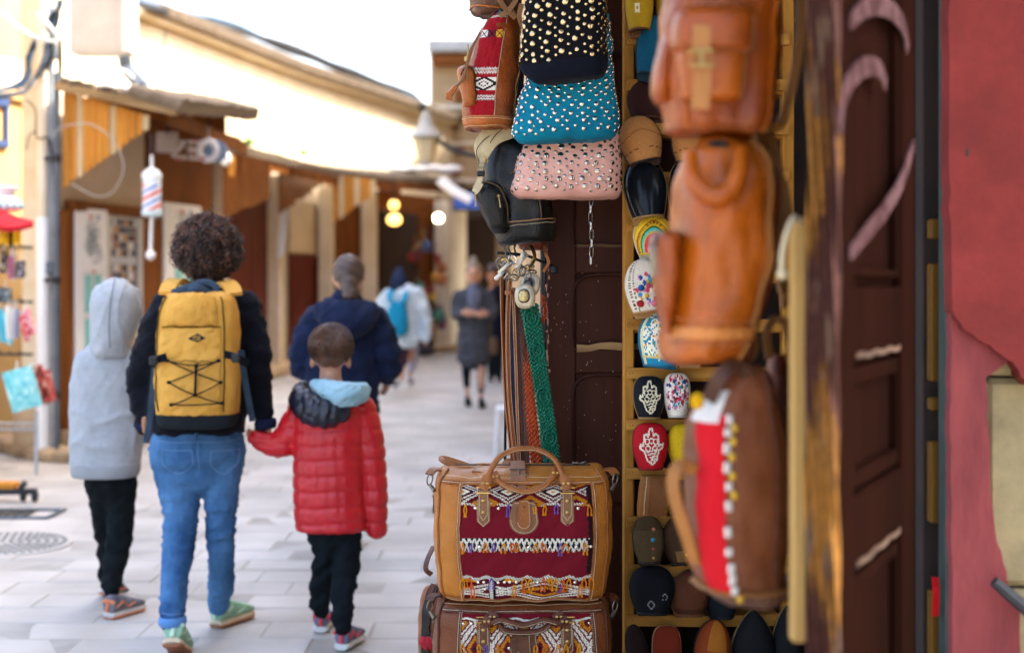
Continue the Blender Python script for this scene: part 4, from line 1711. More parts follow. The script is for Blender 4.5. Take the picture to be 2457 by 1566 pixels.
# chain on the door
cn = Thing('chain', 'thin steel link chain hanging on the brown door below the pink bag', 'chain', (xp(1418), DY - .01, zp(645)))
y_ = 420
k = 0
link = MB()
lp = []
for q in range(24):
    a = 2 * PI * q / 24
    lp.append((.0052 * math.cos(a), 0, .0085 * math.copysign(abs(math.sin(a)) ** .7, math.sin(a)) + .006 * math.copysign(1, math.sin(a)) * (abs(math.sin(a)) > .02)))
link.tube(lp, .0014, 6, close=True)
link_me = to_mesh(link, STEEL, name='link')
while y_ < 636:
    M = Matrix.Translation((xp(1418 + 1.5 * math.sin(k)), DY - .012, zp(y_))) @ Euler((0, 0, .35 if k % 2 else 1.25)).to_matrix().to_4x4()
    cn.inst('link', link_me, M)
    y_ += 20.5
    k += 1

# shoe rack
RY = 3.84
rk = Thing('shoe_rack', 'honey coloured wooden slipper rack with many rungs beside the brown door', 'rack', (xp(1690, RY), RY, 0))
xr = lambda x_, d=RY: (x_ - CX) / FPX * d
zr = lambda y_, d=RY: CAMZ - (y_ - HY) / FPX * d
for a, b in ((1496, 1522), (1878, 1906)):
    bx(rk, 'upright', xr(a), xr(b), RY, RY + .05, 0, 2.75, M_RACK, .003)
bx(rk, 'upright', xr(1507), xr(1526), RY + .052, RY + .1, 0, 2.75, M_RACK, .003)
RUNGS = [-135, -18, 97, 206, 312, 425, 545, 660, 780, 897, 1017, 1133, 1249, 1368, 1484, 1600, 1716]
for k, y_ in enumerate(RUNGS):
    j = RNG.uniform(-2, 2)
    mb = MB()
    mb.tube([(xr(1503), RY - .004, zr(y_ + j)), (xr(1700), RY - .006, zr(y_ + j + RNG.uniform(-3, 3))), (xr(1892), RY - .004, zr(y_))], [(.0145, .010)] * 3, up=(0, 0, 1), sq=True)
    rg = rk.part('rung', mb, M_RACKH)
    mb = MB()
    for dx in (1510, 1517):
        mb.ball((xr(dx), RY - .0145, zr(y_ + RNG.uniform(-6, 6))), (.0016, .001, .0016), 6, 4)
    rk.part('nail', mb, mat('nail_rust', '#4a2a14', var=.3), parent=rg, kind='stuff')
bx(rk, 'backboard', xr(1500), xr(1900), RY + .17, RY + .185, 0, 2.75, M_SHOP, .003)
for k, y_ in enumerate(RUNGS):
    bx(rk, 'shelf_board', xr(1520), xr(1885), RY + .012, RY + .168, zr(y_ + 8) - .012, zr(y_ + 8), M_RACK, .002)

# ---- slippers
def slipper(name, label, x0, x1, y0, y1, d, colf, sole='#b98a58', H=.045, toe=2.1, t0=.10, taper=.62, lean=.06, roll=0.0, rough=.45, attr='slipper_skin', rim=True, bump=.25, n=26, cat='slipper', point=0.0, band=None):
    """toe-up slipper seen from above: sole, vamp, rim; x/y are photo columns/rows at distance d"""
    a, b = W(x0, y1, d), W(x1, y0, d)
    cx_, hw, L_ = (a[0] + b[0]) / 2, (b[0] - a[0]) / 2, b[2] - a[2]
    base = np.array((cx_, d, a[2]))
    T = Thing(name, label, cat, base, 'slippers on the wooden rack')
    ex = np.array((math.cos(roll), 0, math.sin(roll)))
    ez = np.array((-math.sin(roll) * math.cos(lean), math.sin(lean), math.cos(roll) * math.cos(lean)))
    ey = np.cross(ez, ex)      # towards the back
    if ey[1] < 0:
        ey = -ey
    def wid(t):
        t = np.asarray(t, float)
        wv = taper + (1 - taper) * np.sin(np.clip(t / .58, 0, 1) * PI / 2)
        q = np.clip((t - .50) / .50, 0, 1)
        wv = wv * (1 - q ** toe) ** (1 / (toe if not point else 1.25))
        return hw * wv
    def pos(s_, t, h):
        return base + ex * (s_ * wid(t))[..., None] + ez * (t * L_)[..., None] - ey * h[..., None]
    # sole
    tt = 1 - (1 - np.linspace(0, 1, 22)) ** 1.6
    lp = [(-1, t) for t in tt] + [(1, t) for t in tt[::-1][1:]]
    mbs = MB()
    loop = [pos(np.array(s_ * 1.04), np.array(t), np.array(.004)) for s_, t in lp]
    mbs.prism(loop, ey * .014)
    mbs.f = [f if len(f) == 4 else f for f in mbs.f]
    T.part('sole', mbs, leather('sole_' + sole[1:], sole, rough=.6), smooth=False)
    # vamp
    ss = np.sin(np.linspace(-PI / 2, PI / 2, n))
    t2 = t0 + (1 - t0) * (1 - (1 - np.linspace(0, 1, n)) ** 1.8)
    Sg, Tg = np.meshgrid(ss, t2)
    prof = (1 - np.abs(Sg) ** 2.4) ** .55
    g = (1 - ((Tg - t0) / (1 - t0)) ** 3.2) ** .55 * (.92 + .08 * np.cos(Tg * 3))
    P = pos(Sg, Tg, .006 + H * prof * g)
    sc, tc = np.meshgrid((ss[1:] + ss[:-1]) / 2, (t2[1:] + t2[:-1]) / 2)
    C = colf(sc, tc)
    mbv = MB()
    mbv.grid(P, C, back=np.broadcast_to(ey * .003, P.shape))
    T.part('upper', mbv, attr_mat(attr, rough=rough, bump=bump, bscale=220, var=.16))
    if rim:
        rp = pos(ss, np.full(n, t0), .006 + H * (1 - np.abs(ss) ** 2.4) ** .55)
        mb = MB()
        mb.tube(rp, .003, 6)
        T.part('rim', mb, leather('rim_' + (band or sole)[1:], band or sole, rough=.5))
    # lining seen through the opening
    mb = MB()
    rp2 = np.stack([pos(ss, np.full(n, t0 + .012), .004 + (H - .004) * (1 - np.abs(ss) ** 2.4) ** .55 * k_) for k_ in (0.02, .96)])
    mb.grid(rp2)
    T.part('lining', mb, mat('dark_lining', '#1e130d', rough=.95))
    return T, pos, ex, ey, ez


def flat(c, c2=None, f=None):
    def g(s_, t):
        C = np.zeros(s_.shape + (3,))
        C[:] = lin(c)
        if c2:
            fill(C, f(s_, t), c2)
        return C
    return g


def hamsa(bg, fg):
    """outline of an open hand with curls, drawn on the upper"""
    def g(s_, t):
        C = np.zeros(s_.shape + (3,))
        C[:] = lin(bg)
        x, y_ = s_, (t - .48) * 2.35
        def seg(x0, y0, x1, y1, r):
            dx, dy = x1 - x0, y1 - y0
            u = np.clip(((x - x0) * dx + (y_ - y0) * dy) / (dx * dx + dy * dy), 0, 1)
            return np.hypot(x - x0 - u * dx, y_ - y0 - u * dy) < r
        r = .052
        pts = [(-.45, .1), (-.42, .62), (-.28, .68), (-.18, .55), (-.1, .92), (.08, .95), (.14, .6), (.28, .7), (.42, .6), (.42, .12), (.68, .2), (.62, .02), (.42, -.1),
               (.35, -.55), (.05, -.8), (-.3, -.6), (-.42, -.15), (-.66, -.02), (-.6, .16), (-.45, .1)]
        m = np.zeros(x.shape, bool)
        for (a, b), (c, d) in zip(pts[:-1], pts[1:]):
            m |= seg(a, b, c, d, r)
        for cx_, cy_ in ((-.24, .32), (.24, .32), (0, .35), (-.2, 0), (.2, 0)):
            rr_ = np.hypot(x - cx_, y_ - cy_)
            m |= (rr_ < .16) & (rr_ > .09)
        for k in range(4):
            m |= seg(-.3 + .1 * k, -.2 - .12 * k, .3, -.05 - .16 * k, .036)
        m |= seg(-.1, -.7, .25, -.2, .036)
        fill(C, m, fg)
        return C
    return g


def beads(bg, pal, dens, seed, lo=0.0):
    def g(s_, t):
        C = np.zeros(s_.shape + (3,))
        C[:] = lin(bg)
        r2 = np.random.RandomState(seed)
        for k in range(dens):
            cx_, cy_ = r2.uniform(-.85, .85), r2.uniform(.2, .93)
            fill(C, np.hypot(s_ - cx_, (t - cy_) * 2) < r2.uniform(.05, .11), pal[r2.randint(len(pal))])
        return C
    return g


def turquoise_embroidery(s_, t):
    C = np.zeros(s_.shape + (3,))
    C[:] = lin('#1f7f9e')
    r2 = np.random.RandomState(3)
    for k in range(70):
        cx_, cy_ = r2.uniform(-.9, .8), r2.uniform(.15, .95)
        rr_ = np.hypot(s_ - cx_, (t - cy_) * 2)
        fill(C, (rr_ < .13) & (rr_ > .085), '#e6e0c4')
        if k % 3 == 0:
            fill(C, rr_ < .06, ('#c23a30', '#2f8a4a', '#d8a63a')[k % 9 // 3])
    for k in range(9):
        a = k / 9 * 3.14 - .2
        cx_, cy_ = .35 + .34 * math.cos(a), .55 + .2 * math.sin(a)
        fill(C, (np.abs((s_ - cx_) * math.cos(a) + (t - cy_) * 2 * math.sin(a)) < .16) & (np.abs((s_ - cx_) * math.sin(a) - (t - cy_) * 2 * math.cos(a)) < .055), '#c2342c' if k % 2 else '#2f7f45')
    rr_ = np.hypot(s_ - .35, (t - .55) * 2)
    fill(C, (rr_ > .2) & (rr_ < .25), '#f0e8d0')
    fill(C, np.abs(np.abs(s_) - .93) < .05, '#d9cf9e')
    fill(C, (t < .2) & (((t * 60).astype(int) % 2) == 0), '#cbb97c')
    return C


def yellow_stripes(s_, t):
    C = np.zeros(s_.shape + (3,))
    C[:] = lin('#d9ac1e')
    r_ = np.hypot(s_, (1 - t) * 1.7 + .0 * s_)
    r_ = np.hypot(s_ * .9, (t - .1) * 1.2)
    for a, b, c in ((.86, .9, '#b05a2a'), (.93, .99, '#e9c93a'), (.68, .74, '#3b6b3a'), (.6, .68, '#57b3a4'), (.40, .55, '#c8324a'), (.3, .40, '#e58a9e'), (.2, .3, '#d9c23a')):
        fill(C, (r_ > a) & (r_ < b), c)
    fill(C, (r_ > .8) & (r_ < .86) & (((np.arctan2(s_, t) * 40).astype(int) % 2) == 0), '#8a5a1c')
    return C


def white_pompom(s_, t):
    C = np.zeros(s_.shape + (3,))
    C[:] = lin('#d9cdb8')
    r_ = np.hypot(s_ * .95, (t - .05) * 1.05)
    fill(C, (np.abs(np.abs(s_) - .8) < .05) & (((t * 50).astype(int) % 2) == 0), '#5a4030')
    fill(C, (np.abs(np.abs(s_) - .62) < .04) & (((t * 60).astype(int) % 2) == 0), '#7a6a4a')
    r2 = np.random.RandomState(9)
    for k in range(30):
        cx_, cy_ = r2.uniform(-.5, .6), r2.uniform(.2, .75)
        fill(C, np.hypot(s_ - cx_, (t - cy_) * 2) < .09, ('#c8445a', '#3a7ab0', '#d9a03a', '#2a4a8a', '#6aa05a', '#d98ab0', '#e9e2d0')[k % 7])
    return C


def stitched(c, c2, seed=0):
    def g(s_, t):
        C = flat(c)(s_, t)
        fill(C, np.abs(t - .58 - .12 * np.cos(s_ * 2.2) - .012 * np.sin(s_ * 60)) < .010, c2)
        fill(C, (np.abs(t - .30 - .05 * np.cos(s_ * 2)) < .008), c2)
        return C
    return g


SD = 3.80
slipper('slipper', 'mustard yellow suede slipper with white curl stitching at the top of the rack', 1500, 1568, -60, 92, SD, flat('#b8921f', '#e6dcb4', lambda s_, t: (np.abs(np.hypot(s_ + .25, (t - .42) * 2.2) - .16) < .06)), '#7a4a2a', toe=2.0, rough=.8, H=.04)
slipper('slipper', 'mustard slipper top partly hidden by the brown foreground backpack', 1575, 1640, -60, 90, SD, flat('#a8801c'), '#7a4a2a', rough=.8, H=.04)
slipper('slipper', 'plain dark teal pointed slipper below the mustard ones', 1514, 1606, 26, 198, SD, flat('#0f5570'), '#143a48', toe=1.9, rough=.5, roll=-.16, H=.03, point=1.0)
slipper('slipper', 'dark plum brown slipper sole standing behind the tan pair', 1506, 1600, 190, 296, SD + .03, flat('#341a16'), '#5a3420', rough=.5, H=.03)
slipper('slipper', 'tan leather slipper with stitched arc, left of the tan pair', 1500, 1602, 276, 402, SD - .04, stitched('#b17a44', '#7a4a22'), '#3a2a20', rough=.42, roll=.22, H=.045, n=56)
slipper('slipper', 'tan leather slipper with stitched arc, right of the tan pair behind the orange bag', 1612, 1700, 285, 402, SD - .02, stitched('#b0763e', '#7a4a22'), '#3a2a20', rough=.42, H=.045, n=56)
slipper('slipper', 'shiny black slipper with tan welt on the left', 1506, 1608, 372, 540, SD - .02, flat('#14171c'), '#a8804a', rough=.16, H=.055, roll=.1, attr='polished_skin', bump=.08)
slipper('slipper', 'shiny black slipper with tan welt half hidden by the orange bag', 1604, 1690, 378, 540, SD, flat('#14171c'), '#a8804a', rough=.16, H=.05, attr='polished_skin', bump=.08)
slipper('slipper', 'yellow slipper woven with green, teal and red arcs', 1521, 1612, 514, 622, SD - .01, yellow_stripes, '#d9d2c0', rough=.85, H=.04, n=60, band='#d9ac1e')
T, pos, ex, ey, ez = slipper('slipper', 'white stitched slipper with coloured pompoms', 1508, 1606, 620, 762, SD - .03, white_pompom, '#b98a58', rough=.85, H=.045, n=60, roll=.12)
for (s_, t, r, c) in ((-.28, .5, .0085, '#2c5a9c'), (-.48, .24, .0095, '#b82c30'), (.32, .22, .009, '#d9788c'), (.1, .52, .007, '#c8445a'), (.42, .46, .008, '#e2c9c4'), (.2, .62, .006, '#3a9ab0'), (-.05, .36, .006, '#d9b23a')):
    p = pos(np.array(s_), np.array(t), np.array(.05))
    mb = MB()
    mb.ball(p, r, 10, 8)
    T.part('pompom', mb, fabric('pompom_' + c[1:], c, bump=.8, bscale=500))
slipper('slipper', 'turquoise slipper embroidered with cream scrolls and red petals', 1524, 1642, 738, 884, SD - .02, turquoise_embroidery, '#1f7896', rough=.7, H=.055, toe=2.0, roll=-.12, band='#1f6f90', n=44, t0=.03)
slipper('slipper', 'cream lace edged slipper just below the orange bag', 1620, 1690, 780, 882, SD, beads('#c9b88e', ['#e0d3ae', '#a8945e'], 60, 4), '#c9b88e', rough=.8)
slipper('slipper', 'black slipper with a silver hand outline', 1520, 1594, 902, 1006, SD - .02, hamsa('#15161a', '#d9cfae'), '#a8804a', rough=.6, H=.035, toe=3.2, n=56, t0=.04)
slipper('slipper', 'white slipper covered in coloured beads', 1594, 1656, 894, 1002, SD - .03, beads('#d9cfc0', ['#b8303a', '#2f8a9c', '#e9e2d4', '#3a3a6a', '#c8788c', '#7a2a30', '#e0d8c8'], 150, 2), '#d9cfc0', rough=.55, H=.035, toe=3.0, n=48, t0=.04)
slipper('slipper', 'red suede slipper with a silver hand outline', 1519, 1602, 1014, 1128, SD - .02, hamsa('#b0121e', '#e2d2ba'), '#8a1018', rough=.75, H=.036, toe=3.0, n=56, t0=.04)
slipper('slipper', 'bright yellow suede slipper beside the red one', 1604, 1680, 1016, 1122, SD - .01, flat('#d0a818'), '#b8901a', rough=.85, H=.035, toe=2.8)
slipper('slipper', 'olive felt slipper with a column of coloured beads', 1522, 1596, 1236, 1356, SD - .02, flat('#55452c', '#46381f', lambda s_, t: t > .72), '#2e2418', rough=.85, H=.04, toe=2.2, roll=.05)
slipper('slipper', 'dark brown felt slipper with a yellow bead beside the olive one', 1598, 1672, 1240, 1356, SD - .01, flat('#46301f', '#7a5a34', lambda s_, t: (t < .32) & (s_ > -.4)), '#2a1c12', rough=.85, H=.04, toe=2.0, roll=.1)
T, pos, ex, ey, ez = slipper('slipper', 'black slipper with small white ring print', 1512, 1618, 1358, 1476, SD - .03, lambda s_, t: fill(flat('#111318')(s_, t), (np.abs(np.hypot(s_ + .15, (t - .28) * 2.1) - .13) < .03) | (np.abs(np.hypot(s_ - .5, (t - .42) * 2.1) - .12) < .02), '#8d8f92'), '#15161a', rough=.6, H=.05, toe=2.6, n=52)
slipper('slipper', 'brown pouch shaped slipper with leather straps on the lower rung', 1604, 1702, 1366, 1480, SD, flat('#5c3420', '#472616', lambda s_, t: t < .2), '#7a4a2c', rough=.6, H=.045, point=1.0, toe=1.8)
slipper('slipper', 'dark navy slipper behind the brown pouch', 1690, 1770, 1385, 1486, SD + .02, flat('#15191e'), '#20242a', rough=.6)
slipper('slipper', 'rust red slipper with tan welt standing lowest', 1566, 1634, 1502, 1640, SD - .03, flat('#7a2a16'), '#b98a58', rough=.45, H=.02, toe=3.4)
slipper('slipper', 'orange brown leather slipper in the bottom row', 1656, 1744, 1486, 1640, SD - .04, flat('#8a3c18', '#a8651f', lambda s_, t: (s_ > -.4) & (t > .55) & (s_ < .6)), '#2a1a14', rough=.45, H=.05, toe=2.0, roll=-.12)
slipper('slipper', 'large black pointed slipper at the bottom right of the rack', 1756, 1862, 1462, 1660, SD - .03, flat('#17181a'), '#8a7448', rough=.6, H=.05, point=1.0, toe=1.7)
slipper('slipper', 'black slipper tip beside the pale slat at the bottom', 1852, 1930, 1452, 1660, SD - .02, flat('#191a1c'), '#8a7448', rough=.6, H=.05, point=1.0, toe=1.7)
slipper('slipper', 'dark slipper leaning at the left end of the bottom row', 1520, 1572, 1495, 1640, SD + .02, flat('#2a1a16'), '#3a241a', rough=.6, H=.03, roll=.2)
# beads on the felt slipper
for (x_, y_, c, r) in ((1568, 1269, '#d0705c', .0045), (1567, 1295, '#2f8fa8', .0058), (1568, 1316, '#b0402e', .004), (1568, 1338, '#c9a03a', .0035), (1648, 1330, '#d8a820', .0042), (1647, 1291, '#b0402e', .004)):
    mb = MB()
    mb.ball(W(x_, y_, SD - .085), r, 10, 8)
    solo('bead', mb, mat('bead_' + c[1:], c, rough=.3), {1269: 'coral bead at the top of the olive felt slipper', 1295: 'large blue bead on the olive felt slipper', 1316: 'small red bead on the olive felt slipper', 1338: 'gold bead low on the olive felt slipper', 1330: 'yellow bead on the dark brown felt slipper', 1291: 'red bead on the dark brown felt slipper'}[y_], 'bead', 'beads on the felt slippers')
# folded tan leather case on the rack
lc = Thing('leather_case', 'folded tan leather case standing on a rack rung below the red slipper', 'leather case', W(1568, 1236, SD))
L = Loft([(zr(1236, SD), xr(1565, SD), SD, .040, .022, 5), (zr(1200, SD), xr(1567, SD), SD, .041, .024, 5), (zr(1160, SD), xr(1570, SD), SD, .039, .02, 5), (zr(1140, SD), xr(1571, SD), SD, .036, .012, 5)], noise=.002, nscale=.05, seed=3)
lc.part('body', L.body(40, 16), leather('tan_case', '#a06428', rough=.55))
lc.part('flap', L.patch(-.35, .75, .02, .99, off=.002, thick=.003, nu=14, nv=14, xn=4), leather('tan_case_flap', '#86501f', rough=.55))
mb = MB()
P, N = L.line([(-.09, .05), (-.088, .5), (-.085, .97)], 30, .003)
mb.tube(P, .001, 4)
lc.part('seam', mb, THREAD)
# ------------------------------------------------------------------ hanging belts with buckles
BY = 3.74
hk = Thing('belt_hook', 'iron rail with hooks on the door edge carrying the belts', 'hook rail', W(1270, 590, BY + .06))
mb = MB()
mb.tube([W(1192, 606, BY + .03), W(1262, 612, BY + .05), W(1330, 640, DY + .01)], .004, 8)
mb.tube([W(1330, 640, DY), W(1330, 655, DY - .004)], .009, 8)
hk.part('rail', mb, IRON)
hooks = [(1212, 604), (1222, 606), (1236, 607), (1258, 610)]
for x_, y_ in hooks:
    mb = MB()
    mb.tube(spline([W(x_, y_ + 12, BY), W(x_ + 2, y_ + 2, BY + .02), W(x_ - 2, y_ - 10, BY + .03), W(x_ - 1, y_ - 16, BY + .01)], 12), [.0026] * 12, 6)
    mb.ball(W(x_ - 1, y_ - 17, BY + .01), .004, 8, 6)
    hk.part('hook', mb, OLDMETAL)

gB = 'leather belts hung on the door edge'
def belt(label, pts, w, t, m, d=BY, stitch=None, up=None, tip=True, name='belt'):
    p0 = W(*pts[0], d) if len(pts[0]) == 2 else W(*pts[0])
    T = Thing(name, label, 'belt', W(pts[-1][0], pts[-1][1], d), gB)
    P = spline([W(q[0], q[1], (q[2] if len(q) > 2 else d)) for q in pts], 50)
    mb = MB()
    U = np.array(up if up is not None else (0.25, -1, 0), float)
    mb.tube(P, [(t / 2, w / 2)] * 50, up=U, sq=True)
    T.part('strap', mb, m, sharp=30)
    if stitch:
        U2 = U / np.linalg.norm(U)
        side = np.cross((0, 0, 1.0), U2)
        for sg in (-1, 1):
            st_ = stitches(P + U2 * (t / 2 + .0003) + side * sg * w * .38, U2, .0045, .003, .0006)
            T.part('stitching', st_, stitch, kind='stuff')
    return T, P

LB1 = leather('tan_belt', '#a8673a', rough=.45)
LB2 = leather('black_belt', '#1c1917', rough=.4)
LB3 = leather('russet_belt', '#9a5a34', rough=.45)
LB4 = leather('blue_belt', '#3b4f74', rough=.55)
LB5 = leather('dark_brown_belt', '#4a2a22', rough=.35)
LB6 = leather('plum_brown_belt', '#5c3830', rough=.35)
belt('outermost tan leather belt at the street side of the bundle', [(1206, 652), (1203, 690), (1206, 800), (1213, 950), (1226, 1080), (1236, 1140)], .012, .003, LB1, BY - .01, up=(.9, -.5, 0))
belt('thin black belt beside the outermost tan belt', [(1210, 650), (1209, 720), (1211, 830), (1213, 960), (1212, 1090), (1214, 1175)], .008, .003, LB2, BY + .01, up=(.8, -.6, 0))
T, P = belt('tan belt with keeper loop and stitched edge left of the blue belt', [(1224, 668), (1220, 720), (1218, 800), (1221, 930), (1230, 1040), (1241, 1140)], .014, .0035, LB3, BY - .02, THREAD, up=(.6, -.8, 0))
mb = MB()
mb.tube(ring_path(W(1221, 702, BY - .022), (1, 0, 0), (0, 1, 0), .0095, .006, 16), [(.0055, .0012)] * 16, up=(0, 0, 1), close=True, sq=True)
T.part('keeper', mb, LB3)
belt('dull blue leather belt in the middle of the bundle', [(1230, 690), (1227, 780), (1229, 900), (1234, 1000), (1240, 1140)], .016, .003, LB4, BY, up=(.5, -.85, 0))
belt('tan belt with cream stitches right of the blue belt', [(1230, 690), (1234, 780), (1238, 900), (1242, 1020), (1248, 1140)], .008, .0035, LB3, BY - .012, THREAD, up=(.3, -.95, 0))
belt('dark brown belt right of the stitched tan belt', [(1240, 705), (1243, 800), (1247, 900), (1250, 1020), (1254, 1140)], .013, .003, LB5, BY - .004, up=(.3, -.95, 0))
belt('plum brown belt next to the orange plaited belt', [(1244, 700), (1252, 800), (1258, 900), (1262, 1020), (1266, 1140)], .013, .003, LB6, BY - .002, up=(.2, -.98, 0))


def braid(name, label, pts, widths, m, d, nst=7, period=.022, r=.0022, seed=0, rings=False):
    """plaited belt: strands crossing over and under each other along a path"""
    T = Thing(name, label, 'belt', W(pts[-1][0], pts[-1][1], d), gB)
    n = 420
    P = spline([W(q[0], q[1], (q[2] if len(q) > 2 else d)) for q in pts], n)
    wd = np.interp(np.linspace(0, 1, n), np.linspace(0, 1, len(widths)), widths)
    s_ = np.r_[0, np.cumsum(np.linalg.norm(np.diff(P, axis=0), axis=1))]
    Tn = np.gradient(P, axis=0)
    Tn /= np.linalg.norm(Tn, axis=1)[:, None]
    N = np.array((.15, -1, 0.0))
    N = N - Tn * (Tn @ N)[:, None]
    N /= np.linalg.norm(N, axis=1)[:, None]
    B = np.cross(Tn, N)
    tri = lambda x: 2 * np.abs(2 * (x - np.floor(x + .5))) - 1
    mb = MB()
    row = 0
    L_ = s_[-1]
    while row * period < L_:
        t0 = row * period
        i = int(np.searchsorted(s_, t0))
        i = min(i, n - 1)
        cw = (wd[i] - .002) / nst
        for k in range(nst):
            sg = 1 if k % 2 else -1
            ii = min(n - 1, int(np.searchsorted(s_, t0 + (period * .5 if k % 2 else 0))))
            ax = Tn[ii] + B[ii] * sg * .75
            ax /= np.linalg.norm(ax)
            mb.ball(P[ii] + B[ii] * ((k - (nst - 1) / 2) * cw) + N[ii] * .0022, (period * .74, cw * .46, .0036), 8, 6, R=[ax, np.cross(N[ii], ax), N[ii]])
        row += 1
    T.part('plait', mb, m, kind='stuff')
    if rings:
        for q in range(5):
            i = int((q + .45) / 5 * n)
            mb = MB()
            for f_ in (.40, .22):
                mb.tube([P[i] + N[i] * .0075 + (B[i] * math.cos(a) + Tn[i] * math.sin(a) * 1.25) * wd[i] * f_ for a in np.linspace(0, 2 * PI, 20, endpoint=False)], .0022, 5, close=True)
            T.part('rosette', mb, m)
    mb = MB()
    mb.tube(P[::10], [(.0008, w_ / 2 * .86) for w_ in wd[::10]], up=N[::10], sq=True)
    T.part('core', mb, m)
    return T
braid('plaited_belt', 'bright orange plaited leather belt', [(1302, 712, BY + .03), (1306, 760, BY + .02), (1262, 810, BY + .012), (1268, 900), (1276, 1000), (1285, 1090), (1290, 1140)],
      [.012, .012, .022, .026, .031, .033, .034], leather('orange_plait', '#b4481f', rough=.38), BY, 4, .0125)
braid('plaited_belt', 'wide green plaited leather belt hanging from the oval buckles', [(1270, 735, BY - .02), (1281, 800, BY - .02), (1296, 900, BY - .018), (1312, 1010, BY - .015), (1322, 1090, BY - .01), (1326, 1140, BY - .008)],
      [.050, .050, .045, .046, .047, .047], leather('green_plait', '#0f6a50', rough=.3, var=.45), BY, 6, .0105, rings=True)

def oval_buckle(label, cx_, cy_, d, rx, rz, rot, stone):
    T = Thing('oval_buckle', label, 'buckle', W(cx_, cy_, d), 'oval stone buckles on the belt bundle')
    c = W(cx_, cy_, d)
    n0 = np.array((-.28, -.95, .12))
    n0 /= np.linalg.norm(n0)
    ax = np.cross((0, 0, 1.0), n0)
    ax = -ax / np.linalg.norm(ax)
    if ax[0] < 0:
        ax = -ax
    az = np.cross(ax, -n0)
    if az[2] < 0:
        az = -az
    cr, sr = math.cos(rot), math.sin(rot)
    a1, a2 = ax * cr + az * sr, -ax * sr + az * cr
    def disc(k, h0, h1, r0):
        V = []
        for r_, h in ((1, 0), (1, h0 * .5), (.95, h0), (.7, h1), (.35, h1 * 1.08), (.02, h1 * 1.1)):
            for q in range(30):
                a = 2 * PI * q / 30
                e_ = .82
                x = math.copysign(abs(math.cos(a)) ** e_, math.cos(a)) * rx * k * r_
                z = math.copysign(abs(math.sin(a)) ** e_, math.sin(a)) * rz * k * r_
                V.append(c + a1 * x + a2 * z + n0 * (h + r0))
        F = []
        for i in range(5):
            for q in range(30):
                q2 = (q + 1) % 30
                F.append((i * 30 + q, i * 30 + q2, (i + 1) * 30 + q2, (i + 1) * 30 + q))
        F.append(tuple(150 + q for q in range(30)))
        return V, F
    mb = MB()
    mb.add(*disc(1, .006, .010, 0))
    T.part('plate', mb, mat('horn_grey', '#c2b496', col2='#8d7e66', rough=.35, vscale=28, bump=.3, bscale=120, metal=.25))
    mb = MB()
    mb.add(*disc(.56, .004, .0045, .0095))
    T.part('bezel', mb, mat('dark_bezel', '#2a241c', rough=.4, metal=.5))
    if stone:
        mb = MB()
        V, F = disc(.46, .007, .011, .0105)
        V = np.array(V)
        V = V + n0 * (vnoise(V, .014, 5) * .0025)[:, None]
        mb.add(V, F)
        T.part('stone', mb, mat('yellow_stone', '#d9c489', col2='#a8893f', rough=.3, vscale=60, bump=.5, bscale=200))
    else:
        mb = MB()
        mb.add(*disc(.36, .006, .009, .0105))
        T.part('stone', mb, mat('black_stone', '#26262a', rough=.15))
        mb = MB()
        mb.tube([c + a1 * rx * .55 * math.cos(2 * PI * q / 24) + a2 * rz * .58 * math.sin(2 * PI * q / 24) + n0 * .014 for q in range(24)], .002, 6, close=True)
        T.part('rim', mb, OLDMETAL)
    return T
oval_buckle('grey oval buckle with a dark stone behind the yellow stone buckle', 1272, 683, BY - .035, .0275, .031, -.2, False)
oval_buckle('grey oval buckle with a rough yellow stone at the front of the belts', 1260, 711, BY - .052, .0275, .033, .12, True)

# cluster of small metal buckles on the hooks
br = random.Random(31)
for k in range(15):
    x_, y_ = br.uniform(1200, 1286), br.uniform(622, 668)
    d_ = BY - .03 + br.uniform(-.02, .05)
    c = W(x_, y_, d_)
    a = Vector((br.gauss(0, 1), br.gauss(0, .5), br.gauss(0, 1))).normalized()
    b = a.cross(Vector((br.gauss(0, .4), -1, br.gauss(0, .4)))).normalized()
    T = Thing('belt_buckle', 'small worn metal buckle in the tangle above the belts', 'buckle', c, 'tangled metal buckles above the belts')
    mb = MB()
    ra, rb = br.uniform(.007, .013), br.uniform(.009, .015)
    mb.tube(ring_path(c, a, b, ra, rb, 14), br.uniform(.0014, .0024), 5, close=True)
    T.part('frame', mb, (OLDMETAL, STEEL, OLDMETAL, BRASS)[k % 4])
    mb = MB()
    mb.tube([c - np.array(a) * ra, c + np.array(b) * .001, c + np.array(a) * ra * 1.1], .0012, 5)
    T.part('prong', mb, STEEL)
for k, (x0, y0, x1, y1, c_) in enumerate(((1199, 655, 1232, 628, '#d6cdb8'), (1190, 668, 1206, 655, '#d8d2c2'), (1244, 640, 1266, 612, '#cfc6b4'), (1252, 622, 1262, 606, '#d8d0c0'))):
    mb = MB()
    mb.tube(spline([W(x0, y0, BY - .02), W((x0 + x1) / 2 + br.uniform(-5, 5), (y0 + y1) / 2 - 4, BY - .04), W(x1, y1, BY)], 14), [.006 - .0002 * q for q in range(14)], 7)
    solo('cord_end', mb, fabric('cord_' + c_[1:], c_, bump=.6), ('fluffy pale cord end beside the street side hooks', 'short pale cord tip pointing to the street', 'pale cord end above the oval buckles', 'pale knotted cord end under the black backpack')[k], 'cord')
mb = MB()
strap(mb, [W(1306, 590, BY + .08), W(1310, 610, BY + .06), W(1316, 630, BY + .06), W(1304, 652, BY + .07)], .008, .003, (0, -1, 0))
solo('leather_tie', mb, LB1, 'thin bent tan leather tie beside the hooks', 'leather strip')
mb = MB()
